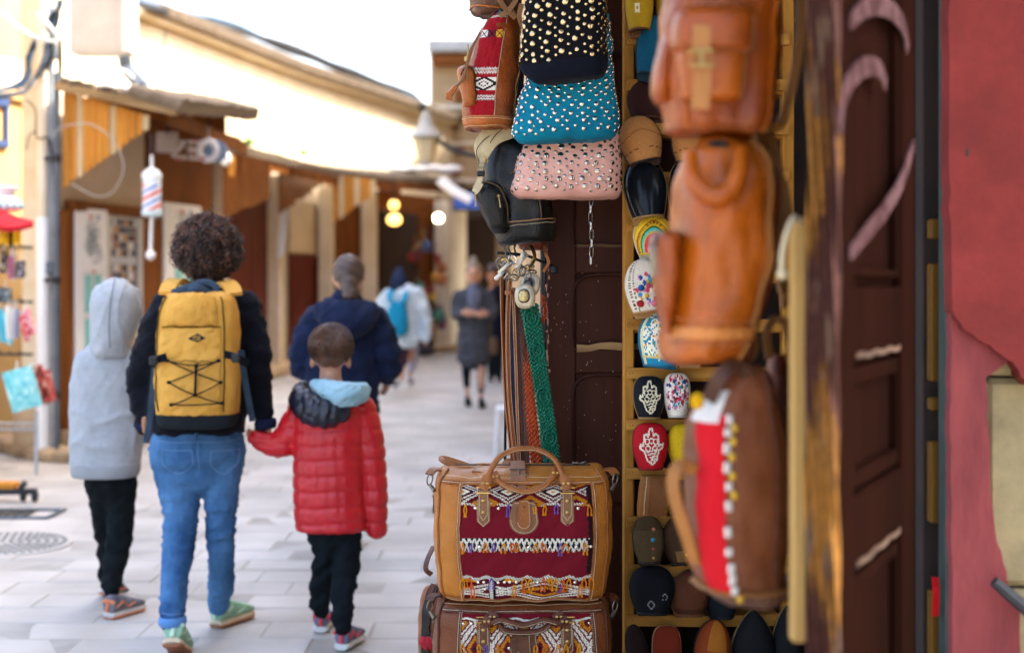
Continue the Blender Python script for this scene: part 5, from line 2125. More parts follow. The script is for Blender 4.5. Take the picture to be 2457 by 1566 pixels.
mb.tube(spline([W(1272, 588, BY), W(1281, 605, BY - .01), W(1282, 620, BY - .02), W(1272, 640, BY - .03), W(1266, 650, BY - .03)], 24), [(.0012, .006)] * 24, up=(.6, -1, 0))
solo('curved_buckle', mb, BRASS, 'curved brass buckle tongue above the grey oval buckle', 'buckle')

# ------------------------------------------------------------------ studded totes
STUDS = {}
def stud_mesh(r, h, m, key):
    if (key, r) not in STUDS:
        STUDS[(key, r)] = dome_mesh(r, h, 12, m)
    return STUDS[(key, r)]


def tote(name, label, d, prof, hd, yaw, roll, m, mst, n, cols, rowstep, v0, v1, seed, big=.0064, small=.0036, dome=.5, base=None, base_v=.2, noise=.004, xlim=1.0, key='a'):
    """prof rows bottom->top: (y row, x left, x right, depth scale)"""
    kx = d / FPX
    sec = [(CAMZ - (y - HY) * kx, ((a + b) / 2 - CX) * kx, d, (b - a) / 2 * kx, hd * ds, n) for y, a, b, ds in prof]
    L = Loft(sec, yaw=yaw, roll=roll, noise=noise, nscale=.11, seed=seed)
    top, bot = sec[-1], sec[0]
    T = Thing(name, label, 'tote bag', (bot[1], d, bot[0]), 'studded tote bags on the brown door')
    T.part('body', L.body(72, 44), m, sharp=60)
    if base:
        U = np.linspace(0, 1, 60, endpoint=False)
        V = np.linspace(.0, base_v, 14)
        Ug, Vg = np.meshgrid(U, V)
        Vg = Vg * (1 + .0 * Ug)
        P = L(Ug, Vg) + L.normal(Ug, Vg) * .0022
        mb = MB()
        mb.grid(P, closed_u=True)
        mb.f.append(tuple(range(60))[::-1])
        T.part('base_band', mb, base, sharp=70)
        lp = [L.at(u, base_v, .003)[0] for u in np.linspace(0, 1, 60, endpoint=False)]
        mb = MB()
        mb.tube(lp, .0011, 5, close=True)
        T.part('base_seam', mb, base)
    r2 = random.Random(seed)
    total = 0
    # studs march up in columns across the front and round both sides
    per = 0
    us = np.linspace(0, 1, 400)
    Pm = L(us, np.full(400, .35))
    dl_ = np.r_[0, np.cumsum(np.linalg.norm(np.diff(Pm, axis=0), axis=1))]
    step = cols
    ncol = int(dl_[-1] / step) // 2 * 2
    zr_ = sec[-1][0] - sec[0][0]
    for c in range(ncol):
        u = float(np.interp((c + .5) * dl_[-1] / ncol, dl_, us))
        if .34 < u < .66:
            continue
        bigcol = c % 2 == 0
        nrow = int(zr_ * (v1 - v0) / rowstep)
        for i in range(nrow):
            zf = v0 + (i + (.5 if bigcol else 0.0) + r2.uniform(-.12, .12)) * rowstep / zr_
            v = float(np.interp(sec[0][0] + zf * zr_, [q_[0] for q_ in sec], np.linspace(0, 1, len(sec))))
            if zf > v1 or zf < v0 or (base and v < base_v + .012):
                continue
            uu = u + r2.uniform(-.006, .006)
            p, nrm = L.at(uu, v, .0006)
            r_ = (big if bigcol else small) 
            me = stud_mesh(r_, r_ * dome, mst[0 if bigcol else 1], key)
            T.inst('stud', me, frame(p, (1, 0, .01), normal=nrm + np.array([r2.gauss(0, .10) for _ in range(3)])) @ Matrix.Scale(r2.uniform(.84, 1.12), 4))
            total += 1
    return T, L


M_BLK = fabric('black_suede', '#0e0e12', bump=.3, bscale=300, sheen=.15)
M_NAVY = fabric('navy_suede', '#0d101c', bump=.3, bscale=300, sheen=.2)
M_TEAL = fabric('teal_suede', '#0b7d98', col2='#075f78', bump=.35, bscale=260, vscale=10, sheen=.2)
M_ROSE = leather('rose_leather', '#d9a596', rough=.55, var=.1, col2='#c48e80', coat=.0, bump=.2)
M_GOLDST = mat('pale_gold_stud', '#cdb184', rough=.25, metal=1.0, var=.15)
M_SILVST = mat('silver_stud', '#cfc8bd', rough=.18, metal=1.0, var=.15)
M_MIRST = mat('mirror_stud', '#b3a595', rough=.14, metal=1.0, var=.35, vscale=30)
tote('studded_tote', 'black tote bag with pale gold studs and a navy suede base', 3.545,
     [(196, 1300, 1424, .35), (190, 1276, 1438, .8), (172, 1256, 1446, 1), (146, 1248, 1448, 1.02), (80, 1252, 1452, .98), (0, 1266, 1460, .92), (-90, 1282, 1464, .8), (-190, 1300, 1466, .5)],
     .058, -.28, .07, M_BLK, (M_GOLDST, M_GOLDST), 4.2, .0175, .0225, .10, .99, 4, big=.0068, small=.0042, dome=.38, base=M_NAVY, base_v=.41, key='k')
tote('studded_tote', 'teal suede tote bag with domed silver studs', 3.64,
     [(342, 1262, 1450, .3), (338, 1244, 1468, .75), (320, 1228, 1480, 1), (296, 1228, 1482, 1.02), (240, 1246, 1478, .95), (180, 1268, 1474, .8), (100, 1288, 1472, .5), (40, 1296, 1470, .3)],
     .062, -.04, .045, M_TEAL, (M_SILVST, M_SILVST), 4, .0166, .0205, .06, .99, 7, big=.0062, small=.0041, dome=.62, key='t')
tote('studded_tote', 'pale rose leather tote bag with flat mirror studs', 3.71,
     [(478, 1262, 1464, .3), (474, 1244, 1482, .75), (458, 1226, 1490, 1), (436, 1228, 1490, 1.02), (400, 1238, 1488, .95), (350, 1256, 1486, .75), (290, 1276, 1480, .4), (230, 1296, 1470, .25)],
     .062, .0, .012, M_ROSE, (M_MIRST, M_MIRST), 4, .0176, .0205, .07, .99, 12, big=.0069, small=.0042, dome=.3, key='r')

# ------------------------------------------------------------------ brown backpack with red woven panel
def kil(a, b, N=90, M=200):
    return np.floor(a * N), np.floor(b * M)


def kilim_pack(a, b):
    C = np.zeros(a.shape + (3,))
    i, j = kil(a, b, 60, 150)
    C[:] = lin('#9c1822')
    C *= (1 + .10 * np.sin(i * 12.9 + j * 78.2) * np.cos(j * 3.7))[..., None]
    def zz(b0, col, amp=.006, th=.006, f=9):
        t = np.abs(((a * f) % 1) - .5) * 2
        fill(C, np.abs(b - b0 - amp * (t - .5) * 2) < th, col)
    for b0 in (.165, .185, .335, .355, .815, .835):
        fill(C, np.abs(b - b0) < .009, '#5a1020')
        zz(b0, '#e2d8cc')
    # diamond band
    m = np.abs(b - .262) < .038
    fill(C, m, '#17141c')
    q = np.abs((a % 1) - .5) / .5 + np.abs(b - .262) / .038
    fill(C, m & (q < .86), '#e6dfd2')
    fill(C, m & (q < .5), '#17141c')
    fill(C, m & (q < .34), '#e6dfd2')
    fill(C, m & (q > 1.25), '#e6dfd2')
    # bow ties
    m = np.abs(b - .61) < .034
    fill(C, m, '#5a1724')
    for c0, col in ((.12, '#e2d8cc'), (.48, '#7a2030'), (.84, '#d6a02a')):
        x = (a - c0) / .16
        mm = m & (np.abs(x) < 1)
        fill(C, mm, col)
        fill(C, mm & (np.abs(np.abs(x) - np.abs(b - .61) / .034) < .16), '#1c1420')
    # dark top with turquoise triangles
    m = b > .87
    fill(C, m, '#521020')
    n = (np.sin(i * .9) + np.sin(j * .6 + i * .4)) > .5
    fill(C, m & n, '#1a2238')
    for c0, d0 in ((.45, .895), (.55, .965)):
        x, y_ = np.abs(a - c0) / .22, (b - d0) / .03
        fill(C, m & (y_ > -1) & (y_ < 1) & (np.abs(x - (1 - y_) / 2) < .22), '#4f9a94')
    return C

D1 = 3.70
k1 = D1 / FPX
def sec_px(rows, d, hd, n, base=1.0):
    k_ = d / FPX
    out = []
    for r in rows:
        y, a, b, ds = r[:4]
        nn = r[4] if len(r) > 4 else n
        out.append((CAMZ - (y - HY) * k_, ((a + b) / 2 - CX) * k_, d, (b - a) / 2 * k_, hd * ds, nn))
    return out
LT = leather('cognac_leather', '#a0501c', rough=.32, var=.45, vscale=12, col2='#6a300f', coat=.3)
LT2 = leather('cognac_light', '#b5642a', rough=.32, var=.4, vscale=12, coat=.3)
kb = Thing('backpack', 'cognac leather backpack with red woven panel hanging at the street side', 'backpack', W(1175, 312, D1))
L = Loft(sec_px([(312, 1140, 1196, .5), (306, 1118, 1222, .86), (290, 1112, 1232, 1), (258, 1110, 1237, 1), (200, 1117, 1241, 1.0), (140, 1130, 1247, .96), (90, 1146, 1249, .85), (55, 1166, 1246, .7), (35, 1186, 1236, .5), (24, 1200, 1224, .3)], D1, .075, 2.5), yaw=-.05, noise=.0035, nscale=.07, seed=5)
kb.part('body', L.body(64, 50), LT, sharp=70)
kb.part('woven_panel', L.patch(lambda b: -.62 - .16 * b, lambda b: .26 + .0 * b, .245, .93, off=.0022, thick=.004, nu=60, nv=150, cfun=kilim_pack, xn=2.5), attr_mat('kilim_wool', rough=.95, bump=.5, bscale=700, var=.3))
U = np.linspace(0, 1, 60, endpoint=False)
Ug, Vg = np.meshgrid(U, np.linspace(.06, .24, 8))
mb = MB()
mb.grid(L(Ug, Vg) + L.normal(Ug, Vg) * .0025, closed_u=True)
kb.part('base_band', mb, LT2, sharp=70)
for v_, r_ in ((.115, .0022), (.242, .0012)):
    lp = [L.at(u, v_, .0028)[0] for u in U]
    mb = MB()
    mb.tube(lp, r_, 6, close=True)
    kb.part('piping', mb, leather('pale_piping', '#b98658'))
P, N = L.line([(.045, .245), (.045, .5), (.05, .75), (.06, .93)], 60, .003)
kb.part('stitching', stitches(P, N), THREAD, kind='stuff')
P, N = L.line([(u, .222) for u in np.linspace(-.2, .22, 12)], 60, .004)
kb.part('stitching', stitches(P, N), THREAD, kind='stuff')
P, N = L.line([(.2, .06), (.205, .4), (.2, .7), (.17, .93)], 50, .001)
mb = MB()
mb.tube(P, .0024, 6)
kb.part('piping', mb, MATS['pale_piping'])
Lp = Loft(sec_px([(256, 1117, 1140, .6), (250, 1112, 1143, 1), (215, 1104, 1144, 1.05), (185, 1098, 1143, 1.0), (168, 1100, 1138, .8), (158, 1110, 1132, .4)], D1 - .055, .034, 2.3), noise=.002, nscale=.05, seed=8)
pk = kb.part('pocket', Lp.body(40, 24), LT2, sharp=70)
P, N = Lp.line([(-.1, .6), (.02, .9), (.12, .7), (.17, .3), (.18, .05)], 40, .001)
mb = MB()
mb.tube(P, .0018, 5)
kb.part('zip', mb, leather('dark_zip', '#3c2414'), parent=pk)
mb = MB()
a = W(1121, 170, D1 - .095)
mb.tube([a, a + np.array((0, -.002, -.012)), a + np.array((0, -.003, -.024))], [(.0018, .003), (.0016, .0026), (.002, .0034)], 6)
kb.part('zip_pull', mb, BRASS, parent=pk)
mb = MB()
for q in ([(1152, 78), (1138, 105), (1128, 135), (1117, 170), (1112, 190), (1096, 207), (1090, 213)], [(1146, 92), (1130, 118), (1121, 150), (1114, 178), (1106, 195), (1094, 210), (1090, 213)]):
    dd = D1 - .10
    mb.tube(spline([W(x, y_, dd) for x, y_ in q], 30), [(.0022, .0036)] * 30, up=(-.5, -1, 0))
dw = kb.part('drawstring', mb, leather('drawstring_leather', '#7d5230'))
mb = MB()
mb.tube([W(1094, 207, D1 - .10), W(1087, 217, D1 - .10), W(1080, 226, D1 - .10), W(1073, 231, D1 - .10)], [(.005, .004), (.0075, .006), (.009, .007), (.011, .007)], 8)
for k in range(6):
    a = W(1074 + 2 * k, 228 + k * .7, D1 - .105)
    mb.tube([a, a + np.array((-.004 + .0013 * k, 0, -.012))], [(.0022, .001), (.0016, .001)], 4)
kb.part('tassel', mb, LT2, parent=dw)
mb = MB()
mb.tube(spline([W(1122, 108, D1 - .07), W(1124, 125, D1 - .085), W(1119, 140, D1 - .08)], 12), .002, 5)
mb.box(W(1118, 142, D1 - .085), (.008, .006, .014), .001)
kb.part('clasp', mb, BRASS)
mb = MB()
strap(mb, [W(1205, 42, D1 - .04), W(1210, -20, D1 - .02), W(1215, -120, D1)], .018, .004, (0, -1, 0))
kb.part('strap', mb, LT)
mb = MB()
strap(mb, [W(1192, 62, D1 - .075), W(1205, 60, D1 - .075), W(1218, 66, D1 - .075)], .012, .004, (0, -.8, .5))
kb.part('collar_tab', mb, LT)

# bag above it, only its bottom shows
ub_ = Thing('backpack', 'brown leather backpack at the top edge, only its creased bottom showing', 'backpack', W(1195, 40, 3.72))
L = Loft(sec_px([(42, 1150, 1215, .4), (34, 1140, 1240, .8), (14, 1130, 1252, 1), (-10, 1126, 1256, 1), (-80, 1130, 1258, 1), (-160, 1150, 1250, .8)], 3.72, .07, 2.4), yaw=.1, roll=-.12, noise=.008, nscale=.06, seed=15)
ub_.part('body', L.body(56, 30), leather('taupe_leather', '#6d4a36', rough=.4, col2='#46301f'), sharp=70)
lp = [L.at(u, .28, .001)[0] for u in U]
mb = MB()
mb.tube(lp, .0024, 6, close=True)
ub_.part('piping', mb, LT2)
for q in ([(1190, -20), (1210, 18), (1238, 44)], [(1245, -10), (1225, 20), (1200, 40)], [(1252, 10), (1246, 40), (1256, 70)]):
    mb = MB()
    strap(mb, [W(x, y_, 3.62) for x, y_ in q], .013, .004, (0, -1, .2))
    ub_.part('strap', mb, leather('buckle_strap', '#8a6038'))

# ------------------------------------------------------------------ black backpack
D2 = 3.79
bk = Thing('backpack', 'black leather backpack with cream flap strap and brass zip pulls', 'backpack', W(1245, 588, D2))
LK = leather('black_leather', '#0b0b0d', rough=.3, var=.5, col2='#151619', coat=.35, bump=.25)
LK2 = leather('worn_black_leather', '#1a1917', rough=.34, col2='#0d0d0d', coat=.25)
LC = leather('cream_hide', '#c6b48e', rough=.6, col2='#a08c66', coat=0)
L = Loft(sec_px([(585, 1204, 1296, .5), (580, 1186, 1314, .86), (560, 1180, 1321, 1), (520, 1174, 1322, 1), (470, 1164, 1320, 1.02), (420, 1160, 1312, 1), (370, 1166, 1300, .9), (330, 1180, 1286, .75), (300, 1200, 1270, .5)], D2, .085, 2.7), roll=.10, noise=.004, nscale=.08, seed=6)
bk.part('body', L.body(64, 46), LK, sharp=70)
Ug, Vg = np.meshgrid(U, np.linspace(.07, .33, 8))
mb = MB()
mb.grid(L(Ug, Vg) + L.normal(Ug, Vg) * .0025, closed_u=True)
bk.part('base_band', mb, LK2, sharp=70)
lp = [L.at(u, .335, .0028)[0] for u in U]
mb = MB()
mb.tube(lp, .0016, 6, close=True)
bk.part('piping', mb, MATS['pale_piping'])
P, N = L.line([(u, .31) for u in np.linspace(-.18, .2, 12)], 60, .004)
bk.part('stitching', stitches(P, N), THREAD, kind='stuff')
lp = [L.at(u, .11, .0028)[0] for u in U]
mb = MB()
mb.tube(lp, .002, 6, close=True)
bk.part('piping', mb, LK2)
Lp = Loft(sec_px([(560, 1186, 1212, .4), (548, 1174, 1218, .8), (520, 1160, 1219, 1), (488, 1146, 1216, 1.05), (462, 1137, 1208, 1.0), (446, 1138, 1196, .75), (436, 1148, 1182, .35)], D2 - .075, .045, 2.5), noise=.002, nscale=.05, seed=9)
pk = bk.part('pocket', Lp.body(44, 28), LK2, sharp=70)
P, N = Lp.line([(-.2, .66), (-.1, .86), (.02, .93), (.12, .82), (.17, .55), (.19, .25)], 50, .001)
mb = MB()
mb.tube(P, .0024, 6)
bk.part('zip', mb, leather('zip_tape', '#57462f', rough=.6), parent=pk)
P, N = L.line([(-.02, .62), (.05, .64), (.085, .5), (.085, .34)], 40, .004)
mb = MB()
mb.tube(P, .0016, 6)
bk.part('pocket_edge', mb, leather('brown_edge', '#6b5236'))
for x_, y_, dx in ((1197, 470, .004), (1141, 468, 0)):
    mb = MB()
    a = W(x_, y_, D2 - .135 if x_ > 1180 else D2 - .10)
    mb.ball(a, .0045, 8, 6)
    mb.tube([a + np.array((0, -.002, -.004)), a + np.array((dx / 2, -.003, -.016)), a + np.array((dx, -.003, -.03))], [(.0018, .0026), (.0018, .003), (.0024, .0042)], 6)
    bk.part('zip_pull', mb, BRASS, parent=pk)
mb = MB()
P = spline([W(1222, 306, D2 - .09), W(1186, 322, D2 - .10), W(1163, 348, D2 - .105), W(1158, 375, D2 - .10), W(1162, 392, D2 - .095)], 40)
wd = np.interp(np.linspace(0, 1, 40), [0, .25, .55, .8, 1], [.030, .030, .028, .016, .011])
mb.tube(P, [(.0022, w_) for w_ in wd], up=(-.35, -1, .1), sq=True)
fl = bk.part('flap_strap', mb, LC)
mb = MB()
off = np.array((-.001, -.0035, 0))
for sg in (-1, 1):
    mb.tube([p_ + np.array((.85 * sg * w_, -.001, .35 * sg * w_)) * np.array((.75, 1, 1)) + off for p_, w_ in zip(P, wd)], .0013, 5)
bk.part('flap_edge', mb, leather('dark_hide_edge', '#5a4630'), parent=fl)
mb = MB()
strap(mb, [W(1160, 378, D2 - .11), W(1154, 405, D2 - .112), W(1153, 428, D2 - .115), W(1141, 452, D2 - .12)], .014, .004, (-.3, -1, 0))
bk.part('buckle_strap', mb, LC)
mb = MB()
c = W(1155, 402, D2 - .118)
mb.tube([c + np.array((x, 0, z)) for x, z in ((-.009, -.011), (.009, -.011), (.009, .011), (-.009, .011))], .0016, 6, close=True)
mb.tube([c + np.array((-.009, -.001, 0)), c + np.array((.009, -.001, 0))], .0014, 5)
bk.part('buckle', mb, OLDMETAL)
mb = MB()
mb.box(W(1154, 417, D2 - .117), (.02, .009, .014), .002)
bk.part('keeper', mb, LK)
mb = MB()
strap(mb, [W(1153, 440, D2 - .118), W(1146, 452, D2 - .124), W(1138, 462, D2 - .124)], .018, .003, (-.3, -1, .3))
bk.part('strap_tip', mb, LC)
mb = MB()
strap(mb, [W(1310, 480, D2 - .05), W(1322, 510, D2 - .02), W(1326, 545, D2)], .016, .004, (1, -.5, 0))
mb2 = MB()
mb2.tube(ring_path(W(1324, 527, D2 - .03), (.3, 1, 0), (0, 0, 1), .008, .008, 14), .0014, 5, close=True)
bk.part('side_strap', mb, LK2)
bk.part('ring', mb2, BRASS)
mb = MB()
strap(mb, [W(1240, 300, D2), W(1246, 240, D2 + .06), W(1250, 150, D2 + .1)], .02, .004, (0, -1, 0))
bk.part('hanging_strap', mb, LK)
# russet bag bottom peeping out below it
rbg = Thing('leather_bag', 'russet leather bag bottom peeping out under the black backpack', 'bag', W(1288, 600, 3.86))
L = Loft(sec_px([(600, 1256, 1300, .5), (592, 1246, 1308, 1), (560, 1244, 1312, 1), (500, 1250, 1312, .9)], 3.85, .03, 3), noise=.002, seed=4)
rbg.part('body', L.body(36, 14), leather('russet_leather', '#7a3420', rough=.4))
mb = MB()
mb.tube([L.at(u, .55, .001)[0] for u in U], .0018, 5, close=True)
rbg.part('piping', mb, LT2)

# ------------------------------------------------------------------ stacked weekend bags
def weave(a, b, N, M):
    i, j = np.floor(a * N).astype(int), np.floor(b * M).astype(int)
    return i, j


def kilim_top(a, b):
    N, M = 150, 120
    i, j = weave(a, b, N, M)
    C = np.zeros(a.shape + (3,))
    C[:] = lin('#6e1220')
    C *= (1 + .10 * np.sin(i * 1.7 + j * .9) * np.sin(j * 2.3))[..., None]
    WHT, BLK, ORG, MAR = '#d8d2c0', '#17161a', '#c8821e', '#5c0f1c'
    knit = ((i + j) % 2 == 0)
    tri = lambda x: np.abs((x % 1) - .5) * 2
    # bottom: diamond lattice
    m = b < .265
    fill(C, m, MAR)
    y_ = (b - .125) / .125
    for f0 in (-.26, .64, 1.54):
        q = np.abs(a - f0) / .45 + np.abs(y_) * .92
        fill(C, m & (q < .98) & (q > .80), WHT)
        fill(C, m & (q < .98) & (q > .80) & knit & (i % 3 == 0), MAR)
        fill(C, m & (q < .70) & (q > .58), WHT)
        fill(C, m & (q < .46) & (q > .24), ORG)
        fill(C, m & (q < .46) & (q > .24) & knit & (j % 2 == 0), '#8a4a14')
        fill(C, m & (q < .24), MAR)
        fill(C, m & (q < .1), '#3a0c16')
        q2 = np.abs(a - f0 - .45) / .45 + np.abs(y_) * .92
        fill(C, m & (q2 < .62) & (q2 > .46), WHT)
        fill(C, m & (q2 < .62) & (q2 > .46) & knit & (i % 3 == 1), MAR)
        fill(C, m & (q2 < .36) & (q2 > .22), WHT)
        fill(C, m & (np.abs(y_) > .8) & (tri(a * 3.1 + .3) < .35), ORG)
    mm = m & (np.abs(a - .235) < .026)
    fill(C, mm, BLK)
    fill(C, mm & (np.abs(a - .228) < .013) & ((j % 3 > 0) | (i % 2 == 0)), WHT)
    # wavy white line
    m = np.abs(b - .262 - .012 * np.sin(a * 40)) < .014
    fill(C, m, WHT)
    fill(C, m & ((i + j) % 3 == 0), BLK)
    # black and white band
    m = (b > .468) & (b < .552)
    fill(C, m, BLK)
    t = tri(a * 13)
    for off in (0, .5):
        t = tri(a * 13 + off)
        fill(C, m & (np.abs((b - .468) / .084 - t) < .17), WHT)
    fill(C, m & (b > .49) & (b < .53) & (tri(a * 26) < .3), WHT)
    fill(C, m & (b < .478) & ((i % 4) < 2), '#a82a2a')
    # upper diamonds
    m = b > .755
    fill(C, m, MAR)
    fill(C, m & (b < .785) & (np.abs(b - .77 - .008 * np.sin(a * 30)) < .012) & ((i + j) % 3 > 0), WHT)
    y_ = (b - .89) / .11
    for f0 in (.02, .36, .70, 1.04):
        q = np.abs(a - f0) / .17 + np.abs(y_) * .95
        for lo, hi, c in ((.84, 1.0, WHT), (.58, .72, WHT), (.34, .48, BLK), (.14, .34, WHT), (0, .14, ORG)):
            fill(C, m & (q < hi) & (q >= lo), c)
        fill(C, m & (q < 1) & (q > .58) & knit & (i % 2 == 0), BLK)
        q2 = np.abs(a - f0 - .17) / .17 + np.abs(np.abs(y_) - 1) * .95
        fill(C, m & (q2 < .62) & (q2 > .3), ORG)
        fill(C, m & (q2 < .62) & (q2 > .3) & knit, '#8e5212')
    # dark stained right edge
    r_ = np.random.RandomState(5).rand(200)
    ed = .958 - .012 * r_[np.clip(j, 0, 199)]
    fill(C, (a > ed) & (b > .3), '#1d1014')
    fill(C, (a > ed) & (b > .3) & ((i * 7 + j * 3) % 11 == 0), '#4a1018')
    return C


def kilim_low(a, b):
    N, M = 150, 120
    i, j = weave(a, b, N, M)
    C = np.zeros(a.shape + (3,))
    WHT, BLK, ORG, MAR = '#d6d0bd', '#1b171a', '#bf7d20', '#621322'
    C[:] = lin(MAR)
    knit = ((i + j) % 2 == 0)
    tri = lambda x: np.abs((x % 1) - .5) * 2
    m = b > .9
    fill(C, m, '#6e1220')
    fill(C, np.abs(b - .905 - .014 * np.sin(a * 34)) < .014, WHT)
    m = b < .88
    y_ = (b - .44) / .44
    for row in range(-1, 5):
        for col in range(-1, 6):
            f0, g0 = col * .24 + (.12 if row % 2 else 0), .10 + row * .19
            q = np.abs(a - f0) / .135 + np.abs(b - g0) / .20
            for lo, hi, c in ((.80, .98, WHT), (.56, .70, WHT), (.26, .46, ORG), (.1, .26, MAR), (0, .1, BLK)):
                fill(C, m & (q < hi) & (q >= lo), c)
            fill(C, m & (q < .98) & (q > .8) & knit & (i % 3 == 0), MAR)
            fill(C, m & (q < .70) & (q > .56) & knit & (j % 3 == 0), BLK)
            fill(C, m & (q < .46) & (q > .26) & knit & (j % 2 == 0), '#7a3c14')
    return C


def duffel(label, y_bot, y_top, d, m_leather, m_leather2, m_tab, cf, tassels, handle_up, seed, cx_px=1254, panel=(1103, 1424)):
    k_ = d / FPX
    zb, zt = CAMZ - (y_bot - HY) * k_, CAMZ - (y_top - HY) * k_
    cx_ = (cx_px - CX) * k_
    H = zt - zb
    HD = .135
    yc = d + HD
    n = 4.6
    T = Thing('weekend_bag', label, 'weekend bag', (cx_, yc, zb))
    sec = [(zb, cx_, yc, .196, .105, n), (zb + .010, cx_, yc, .208, .128, n), (zb + .05, cx_, yc, .214, HD, n), (zb + H * .35, cx_, yc, .222, HD * 1.04, n), (zb + H * .6, cx_, yc, .224, HD * 1.04, n),
           (zb + H * .82, cx_, yc, .220, HD, n), (zb + H * .93, cx_, yc, .215, HD * .92, n), (zb + H * .985, cx_, yc, .206, HD * .72, n), (zb + H * 1.015, cx_, yc, .196, HD * .46, n), (zb + H * 1.022, cx_, yc, .185, HD * .2, n)]
    L = Loft(sec, noise=.0035, nscale=.13, seed=seed)
    T.part('body', L.body(96, 60), m_leather, sharp=70)
    vv = lambda y_: np.interp(CAMZ - (y_ - HY) * k_, [s_[0] for s_ in sec], np.linspace(0, 1, len(sec)))
    xf = lambda x_: (x_ - cx_px) * k_ / .221
    # front panel of woven wool
    T.part('woven_panel', L.patch(xf(panel[0]), xf(panel[1]), .095, .655, off=.0035, thick=.006, nu=151, nv=121, cfun=cf, xn=n), attr_mat('kilim_wool'))
    # leather frame strips left and right of it with thread
    for sg, xe in ((-1, panel[0]), (1, panel[1])):
        P, N = L.line([(L.uof(xf(xe) * 1.0, n), v_) for v_ in np.linspace(.09, .665, 14)], 60, .005)
        mb = MB()
        mb.tube(P, [(.0018, .0045)] * 60, up=N, sq=True)
        T.part('edge_strip', mb, m_leather2)
        for k2 in (-.0025, .003):
            P2 = P + np.array((k2, -.0022, 0))
            T.part('stitching', stitches(P2, N, .0052, .0036, .00065), THREAD, kind='stuff')
        # piping at the corner
        P, N = L.line([(L.uof(sg * .93, n), v_) for v_ in np.linspace(.06, .86, 22)], 80, .0015)
        mb = MB()
        mb.tube(P, .0033, 8)
        T.part('piping', mb, m_leather2)
    for v_ in (.088, .665):
        P, N = L.line([(L.uof(x, n), v_) for x in np.linspace(-.9, .9, 25)], 90, .004)
        mb = MB()
        mb.tube(P, [(.0016, .0055)] * 90, up=N, sq=True)
        T.part('edge_strip', mb, m_leather2)
        T.part('stitching', stitches(P + N * .002, N, .0052, .0036, .00065), THREAD, kind='stuff')
    # seam under the zip and the zip itself
    P, N = L.line([(L.uof(x, n), .735) for x in np.linspace(-.93, .93, 25)], 90, .003)
    T.part('stitching', stitches(P, N, .0052, .0036, .00065), THREAD, kind='stuff')
    zt2 = sec[-1][0]
    mb = MB()
    mb.box((cx_, yc, zt2 + .0015), (.345, .022, .004), .001)
    zp_ = T.part('zip', mb, leather('zip_brown', '#5a3c24', rough=.7))
    mb = MB()
    for q in range(110):
        mb.box((cx_ - .17 + q * .0031, yc, zt2 + .0045), (.0016, .006, .002), .0004)
    T.part('zip_teeth', mb, OLDMETAL, parent=zp_, kind='stuff')
    mb = MB()
    mb.box((cx_ + .135, yc - .004, zt2 + .008), (.016, .012, .006), .002)
    mb.tube(ring_path((cx_ + .152, yc - .006, zt2 + .008), (1, 0, .2), (0, 1, 0), .010, .006, 14), .0015, 5, close=True)
    T.part('zip_slider', mb, OLDMETAL, parent=zp_)
    # grips: two handles, each carried by two tabs
    xl, xr_ = (1160 - CX) * k_, (1361 - CX) * k_
    def front(x, z):
        X = (x - cx_) / .221
        v_ = np.interp(z, [s_[0] for s_ in sec], np.linspace(0, 1, len(sec)))
        return L.at(float(L.uof(X, n)), float(v_), 0)
    z_tab0, z_tab1 = zt - .128 * H / .35, zt - .028
    for s_, x in ((-1, xl), (1, xr_)):
        pa, na = front(x, z_tab1)
        pb_, nb = front(x, z_tab0)
        for (w_, z0, z1, t_, mm, o_) in ((.0165, z_tab0 - .012, z_tab1 - .03, .003, m_tab, .006), (.0125, z_tab0 + .002, z_tab1 - .006, .0045, m_tab, .009)):
            loop = []
            zm = (z0 + z1) / 2
            c_ = front(x, zm)[0][1]
            pts2 = [(-w_, z1), (w_, z1), (w_ * .98, z0 + .014), (0, z0), (-w_ * .98, z0 + .014)]
            loop = [(x + dx, c_ - o_, z) for dx, z in pts2]
            mb = MB()
            mb.prism(loop, (0, t_ + .006, 0))
            tb = T.part('handle_tab', mb, mm, smooth=False)
            ring = np.array([(x + dx * .8, c_ - o_ - .0004, zm + (z - zm) * .94) for dx, z in pts2 + pts2[:1]])
            T.part('stitching', stitches(ring, (0, -1, 0), .0048, .0034, .0006), THREAD, parent=tb, kind='stuff')
        for dz in (.012, .040):
            mb = MB()
            mb.lathe((x, c_ - .0088, z_tab0 + .012 + dz), [(.0048, 0), (.0048, .0012), (.0036, .0024), (.001, .003)], 14, R=[(1, 0, 0), (0, 0, 1), (0, -1, 0)])
            T.part('rivet', mb, BRASS)
        mb = MB()
        c3 = np.array((x, c_ - .012, z_tab1 - .004))
        mb.tube([c3 + np.array((dx, 0, dz)) for dx, dz in ((-.017, -.009), (.017, -.009), (.017, .004), (-.017, .004))], .0022, 6, close=True)
        T.part('d_ring', mb, BRASS)
    yf = c_ - .016
    zr0 = z_tab1 - .004
    def handle(path, nm='handle', ends=True):
        P = spline(path, 70)
        r_ = np.interp(np.linspace(0, 1, 70), [0, .12, .2, .8, .88, 1], [.0075, .0085, .0072, .0072, .0085, .0075])
        mb = MB()
        mb.tube(P, [(float(q) * (1 if .14 < i / 69 < .86 else .55), float(q) * (1 if .14 < i / 69 < .86 else 1.55)) for i, q in enumerate(r_)], 10, up=(0, -1, .001))
        h = T.part(nm, mb, m_leather2)
        st_ = stitches(P[14:56] + np.array((0, -.0072, -.003)), (0, -1, 0), .005, .0036, .0006)
        T.part('stitching', st_, THREAD, parent=h, kind='stuff')
